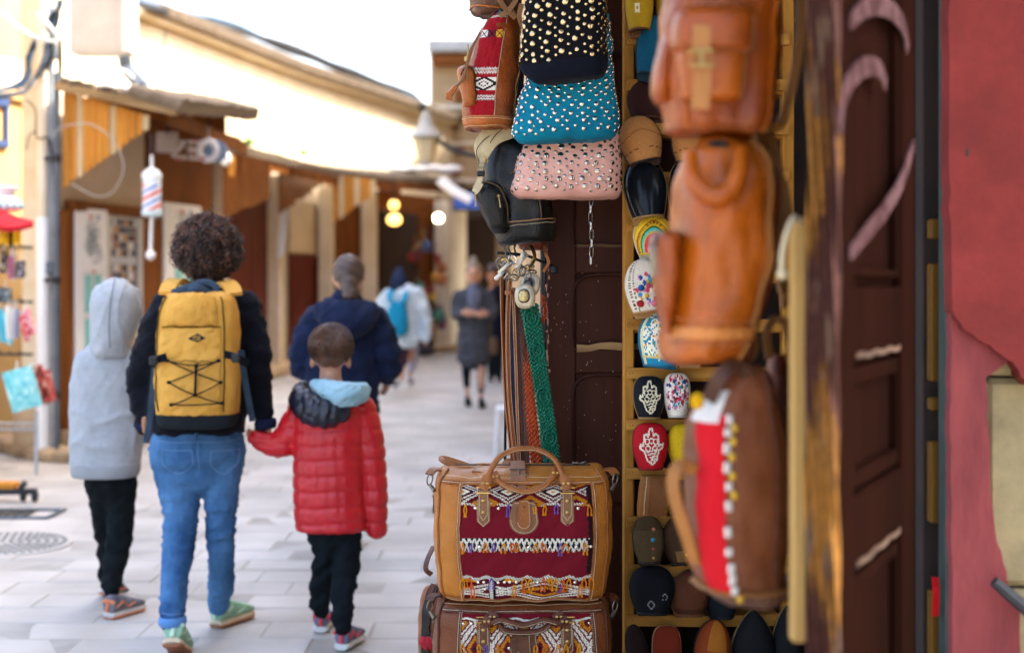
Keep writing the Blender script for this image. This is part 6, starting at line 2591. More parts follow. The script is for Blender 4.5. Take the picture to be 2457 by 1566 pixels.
        for e_ in (0, -1):
            for dx in (-.0055, .0055):
                q = P[5] if e_ == 0 else P[-6]
                mb = MB()
                mb.lathe((q[0] + dx, q[1] - .0062, q[2]), [(.0038, 0), (.0036, .001), (.0012, .0022)], 12, R=[(1, 0, 0), (0, 0, 1), (0, -1, 0)])
                T.part('rivet', mb, BRASS, parent=h)
        return h
    zh = CAMZ - (1080 - HY) * k_ if handle_up else None
    if handle_up:
        handle([(xl, yf, zr0), (xl + .010, yf + .006, zr0 + .028), (xl + .034, yf + .022, zh - .022), (xl + .07, yf + .035, zh - .002), (cx_ + .007, yf + .04, zh + .002), (xr_ - .066, yf + .035, zh - .002), (xr_ - .030, yf + .022, zh - .024), (xr_ - .008, yf + .006, zr0 + .028), (xr_, yf, zr0)])
        # second handle flopped forward over the front
        xs = [xl + .022, xl + .036, cx_ - .045, cx_ + .01, cx_ + .06, xr_ - .03, xr_ - .02]
        handle([(xl + .024, yf + .03, zt + .004), (xl + .036, yf + .012, zt - .012), (xl + .062, yf, zt - .027), (cx_ + .006, yf - .006, zt - .036), (xr_ - .064, yf - .002, zt - .027), (xr_ - .036, yf + .012, zt - .006), (xr_ - .024, yf + .03, zt + .016)])
    else:
        handle([(xl, yf, zr0), (xl + .02, yf - .006, zr0 - .008), (cx_ - .05, yf - .010, zr0 + .0), (cx_, yf - .012, zr0 - .012), (cx_ + .05, yf - .010, zr0 + .0), (xr_ - .02, yf - .006, zr0 - .008), (xr_, yf, zr0)])
        handle([(xl + .01, yf + .01, zr0 + .012), (xl + .035, yf + .004, zr0 - .006), (cx_ - .045, yf - .004, zr0 - .026), (cx_, yf - .006, zr0 - .031), (cx_ + .045, yf - .004, zr0 - .026), (xr_ - .035, yf + .004, zr0 - .006), (xr_ - .01, yf + .01, zr0 + .012)])
    # centre shield with tongue
    c_ = front(cx_, zt - .10)[0][1]
    sx = cx_ + .003
    zs0, zs1 = zt - .142, zt - .062
    def shield(w_, z0, z1, y_, th, nm, mm, rnd):
        pts2 = []
        for q in range(21):
            a = PI + PI * q / 20
            pts2.append((w_ * math.cos(a) * 1.0, z0 + rnd + rnd * math.sin(a)))
        pts2 += [(w_ * .92, (z0 + z1) / 2 + rnd * .4), (w_ * .7, z1), (-w_ * .7, z1), (-w_ * .92, (z0 + z1) / 2 + rnd * .4)]
        mb = MB()
        mb.prism([(sx + x, y_, z) for x, z in pts2], (0, th, 0))
        o = T.part(nm, mb, mm, smooth=False)
        zm = (z0 + z1) / 2
        ring = np.array([(sx + x * .88, y_ - .0004, zm + (z - zm) * .90) for x, z in pts2[:24]])
        T.part('stitching', stitches(spline(ring, 60), (0, -1, 0), .0048, .0034, .0006), THREAD, parent=o, kind='stuff')
    shield(.036, zs0, zs1, c_ - .007, .010, 'shield', m_tab, .034)
    shield(.0165, zs0 + .012, zs1 + .004, c_ - .012, .006, 'tongue', m_leather2 if handle_up else m_tab, .0165)
    mb = MB()
    mb.ball((sx, c_ - .0122, zs1 - .012), (.002, .001, .002), 8, 6)
    T.part('hole', mb, M_RUBBER)
    if handle_up:
        # strap over the zip with buckle
        mb = MB()
        xs_ = cx_ - .012
        strap(mb, [(xs_, yc + .03, zt2 + .006), (xs_, yc - .02, zt2 + .012), (xs_ + .001, yc - .08, zt2 + .002), (xs_ + .002, yc - HD * .86, zt - .012), (xs_ + .002, yc - HD - .006, zt - .04)], .036, .004, (0, -.4, 1))
        T.part('top_strap', mb, leather('mauve_brown', '#9a6a4c', rough=.5))
        mb = MB()
        c4 = np.array((xs_ + .003, yc - .098, zt + .0035))
        e1, e2 = np.array((1, 0, 0)), np.array((0, .75, .6))
        mb.tube([c4 + e1 * x + e2 * z for x, z in ((-.023, -.010), (.023, -.010), (.023, .010), (-.023, .010))], .0019, 6, close=True)
        mb.tube([c4 + e2 * .010, c4 - e2 * .012 + np.array((0, -.002, .002))], .0016, 6)
        T.part('buckle', mb, OLDMETAL)
    # side pocket with zip on the street side
    P, N = L.line([(-.205, .55), (-.225, .50), (-.225, .44), (-.20, .42)], 20, .002)
    mb = MB()
    for a_, b_, c_2, d_2 in ((-.255, -.185, .475, .54),):
        pt = L.patch(a_, b_, c_2, d_2, off=.002, thick=.003, nu=12, nv=6)
        T.part('side_zip', pt, leather('zip_brown', '#5a3c24'))
    mbz = MB()
    for v_ in (.475, .54):
        P, N = L.line([(u, v_) for u in np.linspace(-.255, -.185, 6)], 14, .004)
        mbz.tube(P, .0014, 5)
    T.part('side_zip_edge', mbz, OLDMETAL)
    # ring clips at both ends
    for sg in (-1, 1):
        mb = MB()
        xe = cx_ + sg * .226
        strap(mb, [(cx_ + sg * .19, yc - .02, zt - .004), (xe - sg * .006, yc - .05, zt + .004), (xe + sg * .006, yc - .07, zt - .006)], .022, .004, (0, -.3, 1))
        T.part('end_tab', mb, m_leather2)
        mb = MB()
        mb.tube(ring_path((xe + sg * .004, yc - .075, zt - .018), (.6, .5, .3), (0, -.2, 1), .011, .014, 16), .002, 6, close=True)
        mb.tube([(xe + sg * .004, yc - .075, zt - .03), (xe - sg * .008, yc - .085, zt - .045)], [(.004), (.006)], 7)
        T.part('snap_ring', mb, OLDMETAL)
    # yarn tassels and sequins on the weave
    r2 = random.Random(seed)
    for (bb, cnt) in tassels:
        for q in range(cnt):
            a = (q + .5 + r2.uniform(-.3, .3)) / cnt
            X = xf(panel[0]) + (xf(panel[1]) - xf(panel[0])) * a
            u_ = float(L.uof(X, n))
            v_ = .095 + .56 * bb
            p, nn = L.at(u_, v_, .005)
            if r2.random() < .62:
                col = ('#e08a14', '#e6941a', '#dc7c10', '#7a58a0', '#e0641c')[min(4, int(r2.random() * 5))]
                ln = r2.uniform(.018, .034)
                mb = MB()
                for sd_ in (-1, 1):
                    sw = sd_ * r2.uniform(.002, .007)
                    tl = np.array((sw + r2.uniform(-.004, .004), -.004, -ln))
                    mb.tube(spline([p, p + tl * .45 + np.array((sw * .6, -.004, 0)), p + tl * .8, p + tl], 9), [.0017, .0017, .0017, .0017, .0018, .002, .0026, .003, .0022], 5)
                T.part('tassel', mb, fabric('yarn_' + col[1:], col, bump=.8, bscale=900))
            else:
                mb = MB()
                R_ = [(1, 0, 0), (0, 0, 1), (0, -1, 0)]
                mb.lathe(p + np.array((0, -.001, -.010)), [(.0036, 0), (.0036, .0006), (.0008, .0011)], 12, R=R_)
                T.part('sequin', mb, STEEL)
    return T, L

HON = leather('honey_leather', '#b8742a', rough=.36, var=.3, vscale=5, col2='#96571a', coat=.2)
HON2 = leather('honey_dark', '#a0602a', rough=.36, var=.3, col2='#77421a', coat=.2)
TABL = leather('taupe_tab', '#8f6442', rough=.48, col2='#6e4a2e')
CHE = leather('chestnut_leather', '#7d4422', rough=.34, var=.35, vscale=5, col2='#562b14', coat=.25)
CHE2 = leather('chestnut_dark', '#5e301a', rough=.36, col2='#3e1d0e', coat=.2)
TABC = leather('chestnut_tab', '#6a4028', rough=.45, col2='#4c2c1a')
DD = 3.47
T, LD = duffel('honey leather weekend bag with red woven front, on top of the stack', 1443, 1140, DD, HON, HON2, TABL, kilim_top, [(.265, 20), (.525, 17), (.775, 13), (.2, 9)], True, 3)
duffel('chestnut leather weekend bag with diamond weave under the honey one', 1752, 1449, DD, CHE, CHE2, TABC, kilim_low, [(.90, 16), (.70, 12), (.45, 12)], False, 8)
# shoulder strap loop flopped to the left of the top bag
mb = MB()
k_ = DD / FPX
zq = lambda y_, d=DD + .16: CAMZ - (y_ - HY) / FPX * d
xq = lambda x_, d=DD + .16: (x_ - CX) / FPX * d
P = [W(1232, 1118, DD + .2), W(1222, 1104, DD + .2), W(1196, 1124, DD + .17), W(1160, 1128, DD + .16), W(1110, 1112, DD + .15), W(1064, 1098, DD + .15), W(1066, 1106, DD + .13), W(1110, 1124, DD + .12), W(1150, 1134, DD + .10), W(1180, 1138, DD + .1)]
strap(mb, P, .016, .004, (0, -.5, .85), 70)
T.part('shoulder_strap', mb, HON2)
mb = MB()
strap(mb, [W(1146, 1132, DD + .06), W(1158, 1120, DD + .12), W(1170, 1134, DD + .1)], .03, .004, (0, -.5, .85), 20)
T.part('shoulder_strap', mb, HON2)
# crate below the stack
cr = Thing('wooden_crate', 'low slatted wooden crate carrying the stack of weekend bags', 'crate', (.03, 3.6, 0))
for zc in (.06, .17, .27):
    for yy in (3.48, 3.73):
        bx(cr, 'slat', -.22, .27, yy, yy + .015, zc - .035, zc + .035, M_RACKH, .003)
for k in range(5):
    bx(cr, 'slat', -.22 + .1 * k, -.13 + .1 * k, 3.46, 3.765, .307, CAMZ - (1752 - HY) / FPX * DD - .002, M_RACKH, .002)
for x_ in (-.2, .23):
    for yy in (3.497, 3.70):
        bx(cr, 'post', x_, x_ + .03, yy, yy + .028, 0, .306, M_RACK, .003)
# brown bag leaning behind the stack at the left
lb = Thing('leather_bag', 'brown leather bag with dark strap leaning behind the stack at lower left', 'bag', W(1035, 1640, 3.72))
L = Loft(sec_px([(1690, 1010, 1110, .8), (1640, 1003, 1120, 1), (1540, 1004, 1120, 1), (1460, 1006, 1118, .95), (1425, 1012, 1112, .8), (1405, 1022, 1100, .5), (1398, 1034, 1090, .2)], 3.74, .06, 2.6), noise=.004, nscale=.08, seed=3)
lb.part('body', L.body(48, 30), leather('ginger_leather', '#8f5226', rough=.38, col2='#6a3817', coat=.2), sharp=70)
mb = MB()
P, N = L.line([(-.10, .2), (-.09, .6), (-.07, .9)], 30, .004)
mb.tube(P, [(.0025, .012)] * 30, up=N, sq=True)
lb.part('strap', mb, LK2)
mb = MB()
strap(mb, [W(1040, 1310, 3.66), W(1026, 1340, 3.62), W(1022, 1365, 3.6), W(1036, 1378, 3.6)], .012, .004, (-.4, -1, 0))
strap(mb, [W(1040, 1400, 3.6), W(1028, 1440, 3.6), W(1036, 1480, 3.6)], .012, .004, (-.4, -1, 0))
lb.part('loose_strap', mb, CHE2)
mb = MB()
for q in range(7):
    mb.ball(W(1016 + 4 * q, 1538 + 4 * (q % 3), 3.66), (.012, .012, .014), 8, 6)
solo('red_tassel', mb, fabric('red_yarn', '#b0323a', bump=.8), 'red yarn tassel at the bottom beside the leaning brown bag', 'tassel')
# ------------------------------------------------------------------ near door leaf, pale slat, pink wall
NA, NB = np.array((.4025, 1.78)), np.array((.652, 2.301))
nl = Thing('door_leaf', 'near maroon door leaf with peeling edge and pale pink paint strokes', 'door', (*((NA + NB) / 2), 0))
M_MAR = wood('dark_maroon_paint', '#24100a', '#140805', fine=12, rough=.8, bump=.25, spec=.01)
dn = (NB - NA) / np.linalg.norm(NB - NA)
nn_ = np.array((dn[1], -dn[0]))
LL = np.linalg.norm(NB - NA)
def lp_(s_, z, t):
    q = NA + dn * s_ + nn_ * t
    return np.array((q[0], q[1], z))
def lslab(name, s0, s1, z0, z1, t0, t1, m, bev=.003, **kw):
    mb = MB()
    mb.slab(NA + dn * s0, NA + dn * s1, z0, z1, t0, t1, bev)
    return nl.part(name, mb, m, **kw)
lslab('stile', .012, .12, .02, 2.7, -.034, 0, M_MAR)
lslab('stile', LL - .11, LL, .02, 2.7, -.034, 0, M_MAR)
PAN = [(.1, .66), (.76, 1.02), (1.12, 1.30), (1.40, 2.05), (2.15, 2.6)]
prev = .02
for a, b in PAN:
    lslab('rail', .12, LL - .11, prev, a, -.044, -.001, M_MAR)
    prev = b
    lslab('panel', .12, LL - .11, a, b, -.036, -.016, M_MAR, .002)
    zz = [(.14, a + .02), (LL - .13, a + .02), (LL - .13, b - .02), (.14, b - .02)]
    mb = MB()
    mb.tube([lp_(s_, z, -.012) for s_, z in zz], [(.008, .012)] * 4, close=True, up=[(nn_[0], nn_[1], 0)] * 4, sq=True)
    nl.part('moulding', mb, M_MAR)
    # bare worn arris along the lower moulding
    mb = MB()
    P = np.array([[lp_(.14 + (LL - .27) * j / 24, b + .003 + .007 * i + .0015 * math.sin(j * .8) + .001 * math.sin(j * 2.7), .001 - .012 * i * 0) for j in range(25)] for i in (0, 1)])
    mb.grid(P, back=np.broadcast_to(np.array((-nn_[0] * .006, -nn_[1] * .006, 0)), P.shape))
    nl.part('worn_arris', mb, mat('worn_arris_wood', '#6e5440', col2='#2c1812', rough=.7, vscale=22, contrast=1.6))
lslab('rail', .12, LL - .11, prev, 2.7, -.044, -.001, M_MAR)
# peeling near edge of the leaf: colour cells of paint, ochre wood and pale filler
ne = 26
zz = np.linspace(.02, 2.7, 260)
P = np.array([[lp_(.006 + .006 * math.sin(z * 37 + t) + .008 * math.sin(z * 9), z, -.036 + .04 * t / (ne - 1)) for t in range(ne)] for z in zz])
Pf = P.reshape(-1, 3)
n1 = vnoise(Pf * np.array((.8, .8, .12)), .07, 4, 4).reshape(P.shape[:2])
n2 = vnoise(Pf * np.array((.8, .8, .25)), .10, 9, 3).reshape(P.shape[:2])
Cc = np.zeros((len(zz) - 1, ne - 1, 3))
Cc[:] = lin('#4a2c25')
a_, b_ = n1[:-1, :-1], n2[:-1, :-1]
fill(Cc, a_ > .22, '#70491f')
fill(Cc, (a_ > .42), '#94652b')
fill(Cc, (b_ > .42), '#6e5544')
fill(Cc, (b_ < -.5), '#3a1f22')
fill(Cc, (b_ > .78) & (a_ < 0), '#7c9a86')
mb = MB()
mb.grid(P[:, ::-1], Cc[:, ::-1], back=np.broadcast_to(np.array((dn[0] * .012, dn[1] * .012, 0)), P.shape))
nl.part('peeling_edge', mb, attr_mat('peeling_paint', rough=.75, bump=.5, bscale=60, var=.35))
# flat strokes of pale paint on the leaf
def stroke(pts, w0, name='paint_stroke'):
    P = spline([lp_(s_, z, .0035) for s_, z in pts], 40)
    mb = MB()
    wv = w0 * (.55 + .45 * np.sin(np.linspace(.25, 2.7, 40)))
    up = np.array([(nn_[0], nn_[1], 0)] * 40)
    mb.tube(P, [(.0016, q) for q in wv], up=up, sq=True)
    nl.part(name, mb, mat('pale_pink_paint', '#5f4648', col2='#33191a', rough=.85, vscale=24, spec=.1, contrast=1.5))
def leafxy(x_, y_):
    """leaf coordinates seen at a photo point"""
    k = (x_ - CX) / FPX
    t = (k * NA[1] - NA[0]) / (dn[0] - k * dn[1])
    d = NA[1] + dn[1] * t
    return (t, CAMZ - (y_ - HY) / FPX * d)
stroke([leafxy(*q) for q in ((2007, 320), (2013, 250), (2036, 190), (2072, 160), (2104, 168), (2119, 205))], .014)
stroke([leafxy(*q) for q in ((2032, 55), (2072, 20), (2120, 18), (2160, 60), (2172, 120))], .015)
stroke([leafxy(*q) for q in ((2032, 610), (2072, 560), (2120, 500), (2160, 430), (2186, 345))], .013)

ps = Thing('pale_slat', 'long pale wooden slat hanging upright beside the orange bag', 'slat', W(1920, 1540, 1.95))
k_ = 1.95 / FPX
mb = MB()
a, b = W(1900, 1545, 1.95), W(1941, 520, 1.95)
mb.box(((a[0] + b[0]) / 2, 1.965, (a[2] + b[2]) / 2), (b[0] - a[0], .022, b[2] - a[2]), .005)
ps.part('slat', mb, wood('pale_lath', '#c9a263', '#a37f45', fine=22))
mb = MB()
mb.tube(spline([W(1922, 535, 1.945), W(1905, 522, 1.93), W(1888, 560, 1.92), W(1877, 610, 1.92), W(1876, 650, 1.92)], 24), .0042, 7)
mb.ball(W(1878, 658, 1.92), .008, 10, 8)
ps.part('cord', mb, mat('pale_cord', '#d0bf98', rough=.8))

pw = Thing('pink_wall', 'pink red plastered wall with cracked patches baring sandstone at the right edge', 'wall', W(2400, 1500, 2.72))
PD = 2.70
def pz(pts, d0=PD):
    return [W(x, y_, d0) for x, y_ in pts]
# bare stone blocks behind
r4 = random.Random(4)
yb = -260
row = 0
for yb, ye_ in ((-260, 100), (100, 480), (480, 905), (905, 1412), (1412, 1800), (1800, 2300)):
    hh = ye_ - yb
    xb = 2290 + (0 if row % 2 else 60)
    xs_ = [2304, 2366, 2600 + 60 * (row % 2), 2900, 3300, 3680]
    for x0, x1 in zip(xs_[:-1], xs_[1:]):
        a, b = W(x0 + 2, yb + hh - 4, PD + .03), W(x1 - 2, yb + 3, PD + .03)
        mb = MB()
        dep = .04 if x0 < 2310 else .2
        mb.box(((a[0] + b[0]) / 2, PD + .03 + dep / 2 + r4.uniform(-.004, .004), (a[2] + b[2]) / 2), (b[0] - a[0], dep, b[2] - a[2]), .012)
        pw.part('stone', mb, M_SAND)
    row += 1
a, b = W(2282, 2300, PD + .1), W(3680, -300, PD + .1)
mb = MB()
mb.box(((a[0] + b[0]) / 2 + .05, PD + .2, (a[2] + b[2]) / 2), (b[0] - a[0] - .1, .22, b[2] - a[2]), .01)
pw.part('core', mb, mat('lime_mortar', '#8a7a5a', rough=.95, var=.3, vscale=20))
def jag(p, q, n, amp, seed):
    r = random.Random(seed)
    return [(p[0] + (q[0] - p[0]) * k / n + (r.uniform(-amp, amp) if 0 < k < n else 0), p[1] + (q[1] - p[1]) * k / n + (r.uniform(-amp, amp) if 0 < k < n else 0)) for k in range(n)]
def plaster(name, loop, d0, th, m, seed):
    """irregular plaster coat with a gently uneven face"""
    xs = [p[0] for p in loop]
    ys = [p[1] for p in loop]
    mb = MB()
    mb.prism([W(x, y_, d0) for x, y_ in loop], (0, th, 0))
    pw.part(name, mb, m, smooth=False)
up_loop = jag((2277, -300), (2277, 420), 10, 2, 1) + jag((2277, 420), (2286, 745), 8, 3, 2) + jag((2286, 745), (2312, 790), 4, 3, 3) + jag((2312, 790), (2385, 838), 6, 4, 4) + jag((2385, 838), (2430, 868), 4, 4, 5) + jag((2430, 868), (2470, 925), 5, 4, 6) + jag((2470, 925), (3700, 1090), 8, 10, 7) + [(3700, -300)]
plaster('plaster_coat', up_loop, PD - .016, .05, M_PINK, 1)
lo_loop = jag((2282, 740), (2281, 1120), 9, 3, 11) + jag((2281, 1120), (2288, 1566), 9, 3, 12) + [(2290, 2300), (2448, 2300)] + jag((2446, 1640), (2450, 1450), 5, 3, 13) + jag((2450, 1450), (2418, 1400), 3, 3, 14) + jag((2418, 1400), (2392, 1300), 4, 4, 15) + jag((2392, 1300), (2376, 1150), 5, 4, 16) + jag((2376, 1150), (2366, 905), 8, 3, 17) + jag((2366, 905), (2410, 880), 3, 3, 18) + [(2440, 850), (2440, 740)]
plaster('old_plaster', lo_loop, PD + .004, .03, M_PINK2, 2)
mb = MB()
mb.tube([W(2385, 1394, PD - .03), W(2425, 1428, PD - .03), W(2475, 1470, PD - .03), W(2560, 1540, PD - .03)], [.010, .012, .013, .013], 8)
solo('black_cable', mb, M_CABLE, 'thick black cable crossing the bare sandstone at lower right', 'cable')
mb = MB()
for q in range(0):
    mb.ball(W(2390 + r4.uniform(0, 70), 960 + r4.uniform(0, 400), PD + .028), (r4.uniform(.003, .012), .004, r4.uniform(.006, .02)), 7, 5)
mb = MB()
mb.ball(W(2321, 366, PD - .016), (.004, .0012, .008), 10, 6)
pw.part('nick', mb, M_DARK)
# dark green door frame post between leaf and wall, with bare timber strip
fp = Thing('frame_post', 'dark green door frame post with bare yellow timber strip beside the pink wall', 'post', (*G(2262, 2.72), 0))
mb = MB()
mb.box((*G(2270, 2.76), 1.4), (.016, .05, 2.8), .003)
fp.part('post', mb, mat('dark_green_paint', '#26362f', col2='#15201c', rough=.6, vscale=20))
for y0, y1 in ((525, 572), (632, 915), (955, 985), (1060, 1256), (1420, 1700)):
    mb = MB()
    a, b = W(2236, y1, 2.8), W(2257, y0, 2.8)
    mb.box(((a[0] + b[0]) / 2, 2.82, (a[2] + b[2]) / 2), (b[0] - a[0], .03, b[2] - a[2]), .003)
    fp.part('timber_strip', mb, wood('bare_timber', '#6b4816', '#46300e', fine=24))
mb = MB()
mb.box((*G(2240, 2.88), 1.4), (.06, .05, 2.8), .003)
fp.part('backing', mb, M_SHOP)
mb = MB()
strap(mb, [W(2244, 1384, 2.76), W(2246, 1420, 2.75), W(2244, 1476, 2.76)], .013, .004, (0, -1, 0), 12)
solo('red_ribbon', mb, fabric('red_ribbon', '#a51518'), 'short red ribbon hanging in the dark gap by the pink wall', 'ribbon')

# ------------------------------------------------------------------ near backpacks (soft focus)
OR1 = leather('orange_tan', '#9c4a10', rough=.33, var=.3, vscale=9, col2='#6b2c06', coat=1)
OR2 = leather('bright_orange_tan', '#b0580c', rough=.33, var=.3, vscale=9, col2='#7e3a06', coat=1)
OR3 = leather('shaded_orange_side', '#742d0c', rough=.4, col2='#4f1d08', coat=.1)
BR3 = leather('brown_mid', '#7a4424', rough=.45, col2='#5c3018', coat=.05)
BR4 = leather('grey_brown_base', '#6a4a3a', rough=.5, col2='#563a2c')
TAN = leather('tan_strap', '#a06a34', rough=.45, col2='#7d4f24')
F1, F2, F3 = 2.05, 2.06, 2.04
def fp_(x, y_, d):
    return W(x, y_, d)
gF = 'near backpacks hanging by the maroon door'
b1 = Thing('backpack', 'orange tan backpack with buckled flap pocket, topmost of the near bags', 'backpack', W(1710, 325, F1), gF)
L = Loft(sec_px([(326, 1640, 1800, .5), (318, 1602, 1826, .85), (290, 1594, 1842, 1), (200, 1586, 1856, 1), (80, 1588, 1868, 1), (0, 1594, 1870, 1), (-120, 1600, 1860, .9), (-220, 1640, 1830, .6)], F1, .07, 3.2), yaw=.10, noise=.006, nscale=.08, seed=31)
b1.part('body', L.body(60, 40), OR1, sharp=70)
Ls = Loft(sec_px([(250, 1572, 1606, .6), (220, 1562, 1604, 1), (170, 1566, 1610, 1), (110, 1582, 1616, .9), (60, 1600, 1622, .5)], F1 - .01, .04, 2.3), seed=2)
b1.part('side_pocket', Ls.body(30, 18), OR1, sharp=70)
Lp = Loft(sec_px([(244, 1650, 1760, .5), (236, 1632, 1776, .9), (200, 1626, 1780, 1), (140, 1622, 1786, 1), (112, 1622, 1788, .8)], F1 - .075, .032, 3.6), yaw=.1, seed=2)
pk = b1.part('pocket', Lp.body(40, 18), OR2, sharp=70)
Lf = Loft(sec_px([(128, 1640, 1772, .5), (118, 1614, 1800, .95), (80, 1612, 1804, 1), (40, 1620, 1806, .9), (20, 1640, 1800, .5)], F1 - .088, .034, 3.2), yaw=.1, seed=2)
b1.part('pocket_flap', Lf.body(40, 16), OR1, sharp=70)
mb = MB()
strap(mb, [W(1684, 62, F1 - .128), W(1682, 120, F1 - .13), W(1684, 180, F1 - .122), W(1680, 262, F1 - .12)], .024, .005, (0, -1, 0), 24)
bst = b1.part('buckle_strap', mb, TAN)
mb = MB()
c = W(1683, 140, F1 - .136)
mb.tube([c + np.array((x, 0, z)) for x, z in ((-.016, -.010), (.016, -.010), (.016, .010), (-.016, .010))], .0026, 6, close=True)
mb.tube([c + np.array((0, 0, .010)), c + np.array((0, -.002, -.012))], .002, 5)
b1.part('buckle', mb, BRASS, parent=bst)
for u_ in (.115, -.115):
    P, N = L.line([(u_, v_) for v_ in np.linspace(.16, .95, 10)], 40, .001)
    mb = MB()
    mb.tube(P, .0035, 6)
    b1.part('piping', mb, OR2)
mb = MB()
strap(mb, [W(1925, -60, F1 + .06), W(1922, 60, F1 + .05), W(1910, 160, F1 + .05), W(1892, 240, F1 + .05), W(1872, 300, F1 + .04), W(1840, 306, F1 + .03)], .014, .005, (0, -1, 0), 40)
b1.part('shoulder_strap', mb, TAN)

for Lq, q in ((Lp, [(-.13, .15), (-.12, .9), (.12, .9), (.13, .15)]), (Lf, [(-.15, .75), (-.14, .2), (0, .16), (.14, .2), (.15, .75)]), (L, [(-.2, .2), (0, .17), (.2, .2)])):
    P, N = Lq.line(q, 70, .002)
    b1.part('stitching', stitches(P, N, .007, .005, .0007), MATS['pale_piping'], kind='stuff')
b2 = Thing('backpack', 'bright orange leather backpack with gathered collar in the middle of the near bags', 'backpack', W(1700, 870, F2), gF)
L = Loft(sec_px([(872, 1640, 1740, .5), (862, 1606, 1762, .85), (835, 1592, 1782, 1), (770, 1588, 1806, 1.02), (650, 1606, 1836, 1.02), (520, 1616, 1852, 1), (430, 1630, 1848, .9), (370, 1652, 1834, .72), (340, 1680, 1806, .5), (328, 1710, 1780, .25)], F2, .085, 2.8), yaw=.16, noise=.0055, nscale=.09, seed=41)
b2.part('body', L.body(64, 46), OR2, sharp=70)
Ls = Loft(sec_px([(800, 1590, 1612, .4), (760, 1580, 1614, .7), (700, 1572, 1622, 1), (620, 1564, 1628, 1.05), (575, 1562, 1632, 1), (556, 1574, 1630, .6)], F2 - .04, .05, 2.4), seed=2, noise=.003, nscale=.05)
b2.part('side_pocket', Ls.body(36, 22), OR1, sharp=70)
mb = MB()
mb.tube(spline([W(1576, 562, F2 - .075), W(1566, 600, F2 - .09), W(1570, 660, F2 - .09)], 14), [(.004, .003)] * 14, up=(1, 0, 0))
b2.part('zip', mb, OLDMETAL)
# collar gather: U shaped roll
mb = MB()
mb.tube(spline([W(1655, 372, F2 - .075), W(1662, 430, F2 - .102), W(1700, 468, F2 - .112), W(1744, 462, F2 - .11), W(1772, 420, F2 - .10), W(1780, 362, F2 - .075)], 30), [.011 + .004 * math.sin(PI * q / 29) for q in range(30)], 10)
b2.part('collar_roll', mb, OR2)
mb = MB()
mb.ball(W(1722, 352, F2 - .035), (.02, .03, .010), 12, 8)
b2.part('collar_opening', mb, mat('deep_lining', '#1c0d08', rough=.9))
for u_, m_ in ((.105, TAN), (.165, OR3)):
    P, N = L.line([(u_, v_) for v_ in np.linspace(.12, .88, 14)], 50, .001)
    mb = MB()
    mb.tube(P, .004, 6)
    b2.part('piping', mb, m_)
b2.part('shaded_side_panel', L.patch(.175, .33, .12, .86, off=.002, thick=.003, nu=12, nv=24), OR3)  # darker right side of the bag: shading put into the leather colour
P, N = L.line([(u_, .30) for u_ in np.linspace(-.22, .15, 12)], 40, .003)
mb = MB()
mb.tube(P, [(.0015, .008)] * 40, up=N, sq=True)
b2.part('base_strip', mb, leather('pale_orange_strip', '#c47a3a'))
mb = MB()
strap(mb, [W(1836, 318, F2 + .05), W(1850, 400, F2 + .03), W(1872, 470, F2 + .03), W(1884, 560, F2 + .03)], .030, .006, (0, -1, 0), 24)
b2.part('shoulder_strap', mb, TAN)
mb = MB()
strap(mb, [W(1864, 480, F2 + .02), W(1862, 560, F2 + .0), W(1854, 640, F2 + .0), W(1828, 720, F2 + .0), W(1806, 780, F2 + .0), W(1808, 840, F2 + .02), W(1790, 872, F2 + .02)], .013, .005, (0, -1, 0), 40)
b2.part('lower_strap', mb, TAN)
for q in ([(-.2, .345), (0, .335), (.1, .34)], [(-.2, .262), (0, .255), (.1, .26)], [(.085, .33), (.082, .6), (.075, .88)], [(-.1, .36), (-.09, .6), (-.06, .86)]):
    P, N = L.line(q, 60, .004)
    b2.part('stitching', stitches(P, N, .007, .005, .0007), MATS['pale_piping'], kind='stuff')
mb = MB()
mb.box(W(1824, 480, F2 + .0), (.014, .008, .05), .002)
b2.part('strap_slide', mb, OLDMETAL)

def coin_kilim(a, b):
    C = np.zeros(a.shape + (3,))
    C[:] = lin('#c01822')
    i, j = np.floor(a * 30), np.floor(b * 120)
    C *= (1 + .08 * np.sin(i * 3.1 + j * 1.7))[..., None]
    return C
b3 = Thing('backpack', 'brown leather backpack with red woven strip and coin discs, lowest near bag', 'backpack', W(1750, 1440, F3), gF)
L = Loft(sec_px([(1442, 1760, 1836, .4), (1425, 1712, 1860, .85), (1385, 1676, 1870, 1), (1300, 1656, 1876, 1), (1150, 1650, 1886, 1), (1030, 1652, 1876, .95), (960, 1680, 1860, .8), (900, 1730, 1840, .6), (872, 1760, 1820, .4)], F3, .07, 3.0), yaw=.22, noise=.004, nscale=.1, seed=51)
b3.part('body', L.body(60, 40), BR3, sharp=70)
b3.part('red_panel', L.patch(-.98, -.60, .23, .70, off=.0028, thick=.004, nu=30, nv=100, cfun=coin_kilim, xn=3.0), attr_mat('kilim_wool'))
b3.part('white_edge', L.patch(-1.0, -.72, .66, .80, off=.0035, thick=.004, nu=10, nv=12, xn=3.0), fabric('white_wool', '#cfc9c0'))
P, N = L.line([(float(L.uof(-.56, 3.0)), v_) for v_ in np.linspace(.235, .70, 12)], 60, .004)
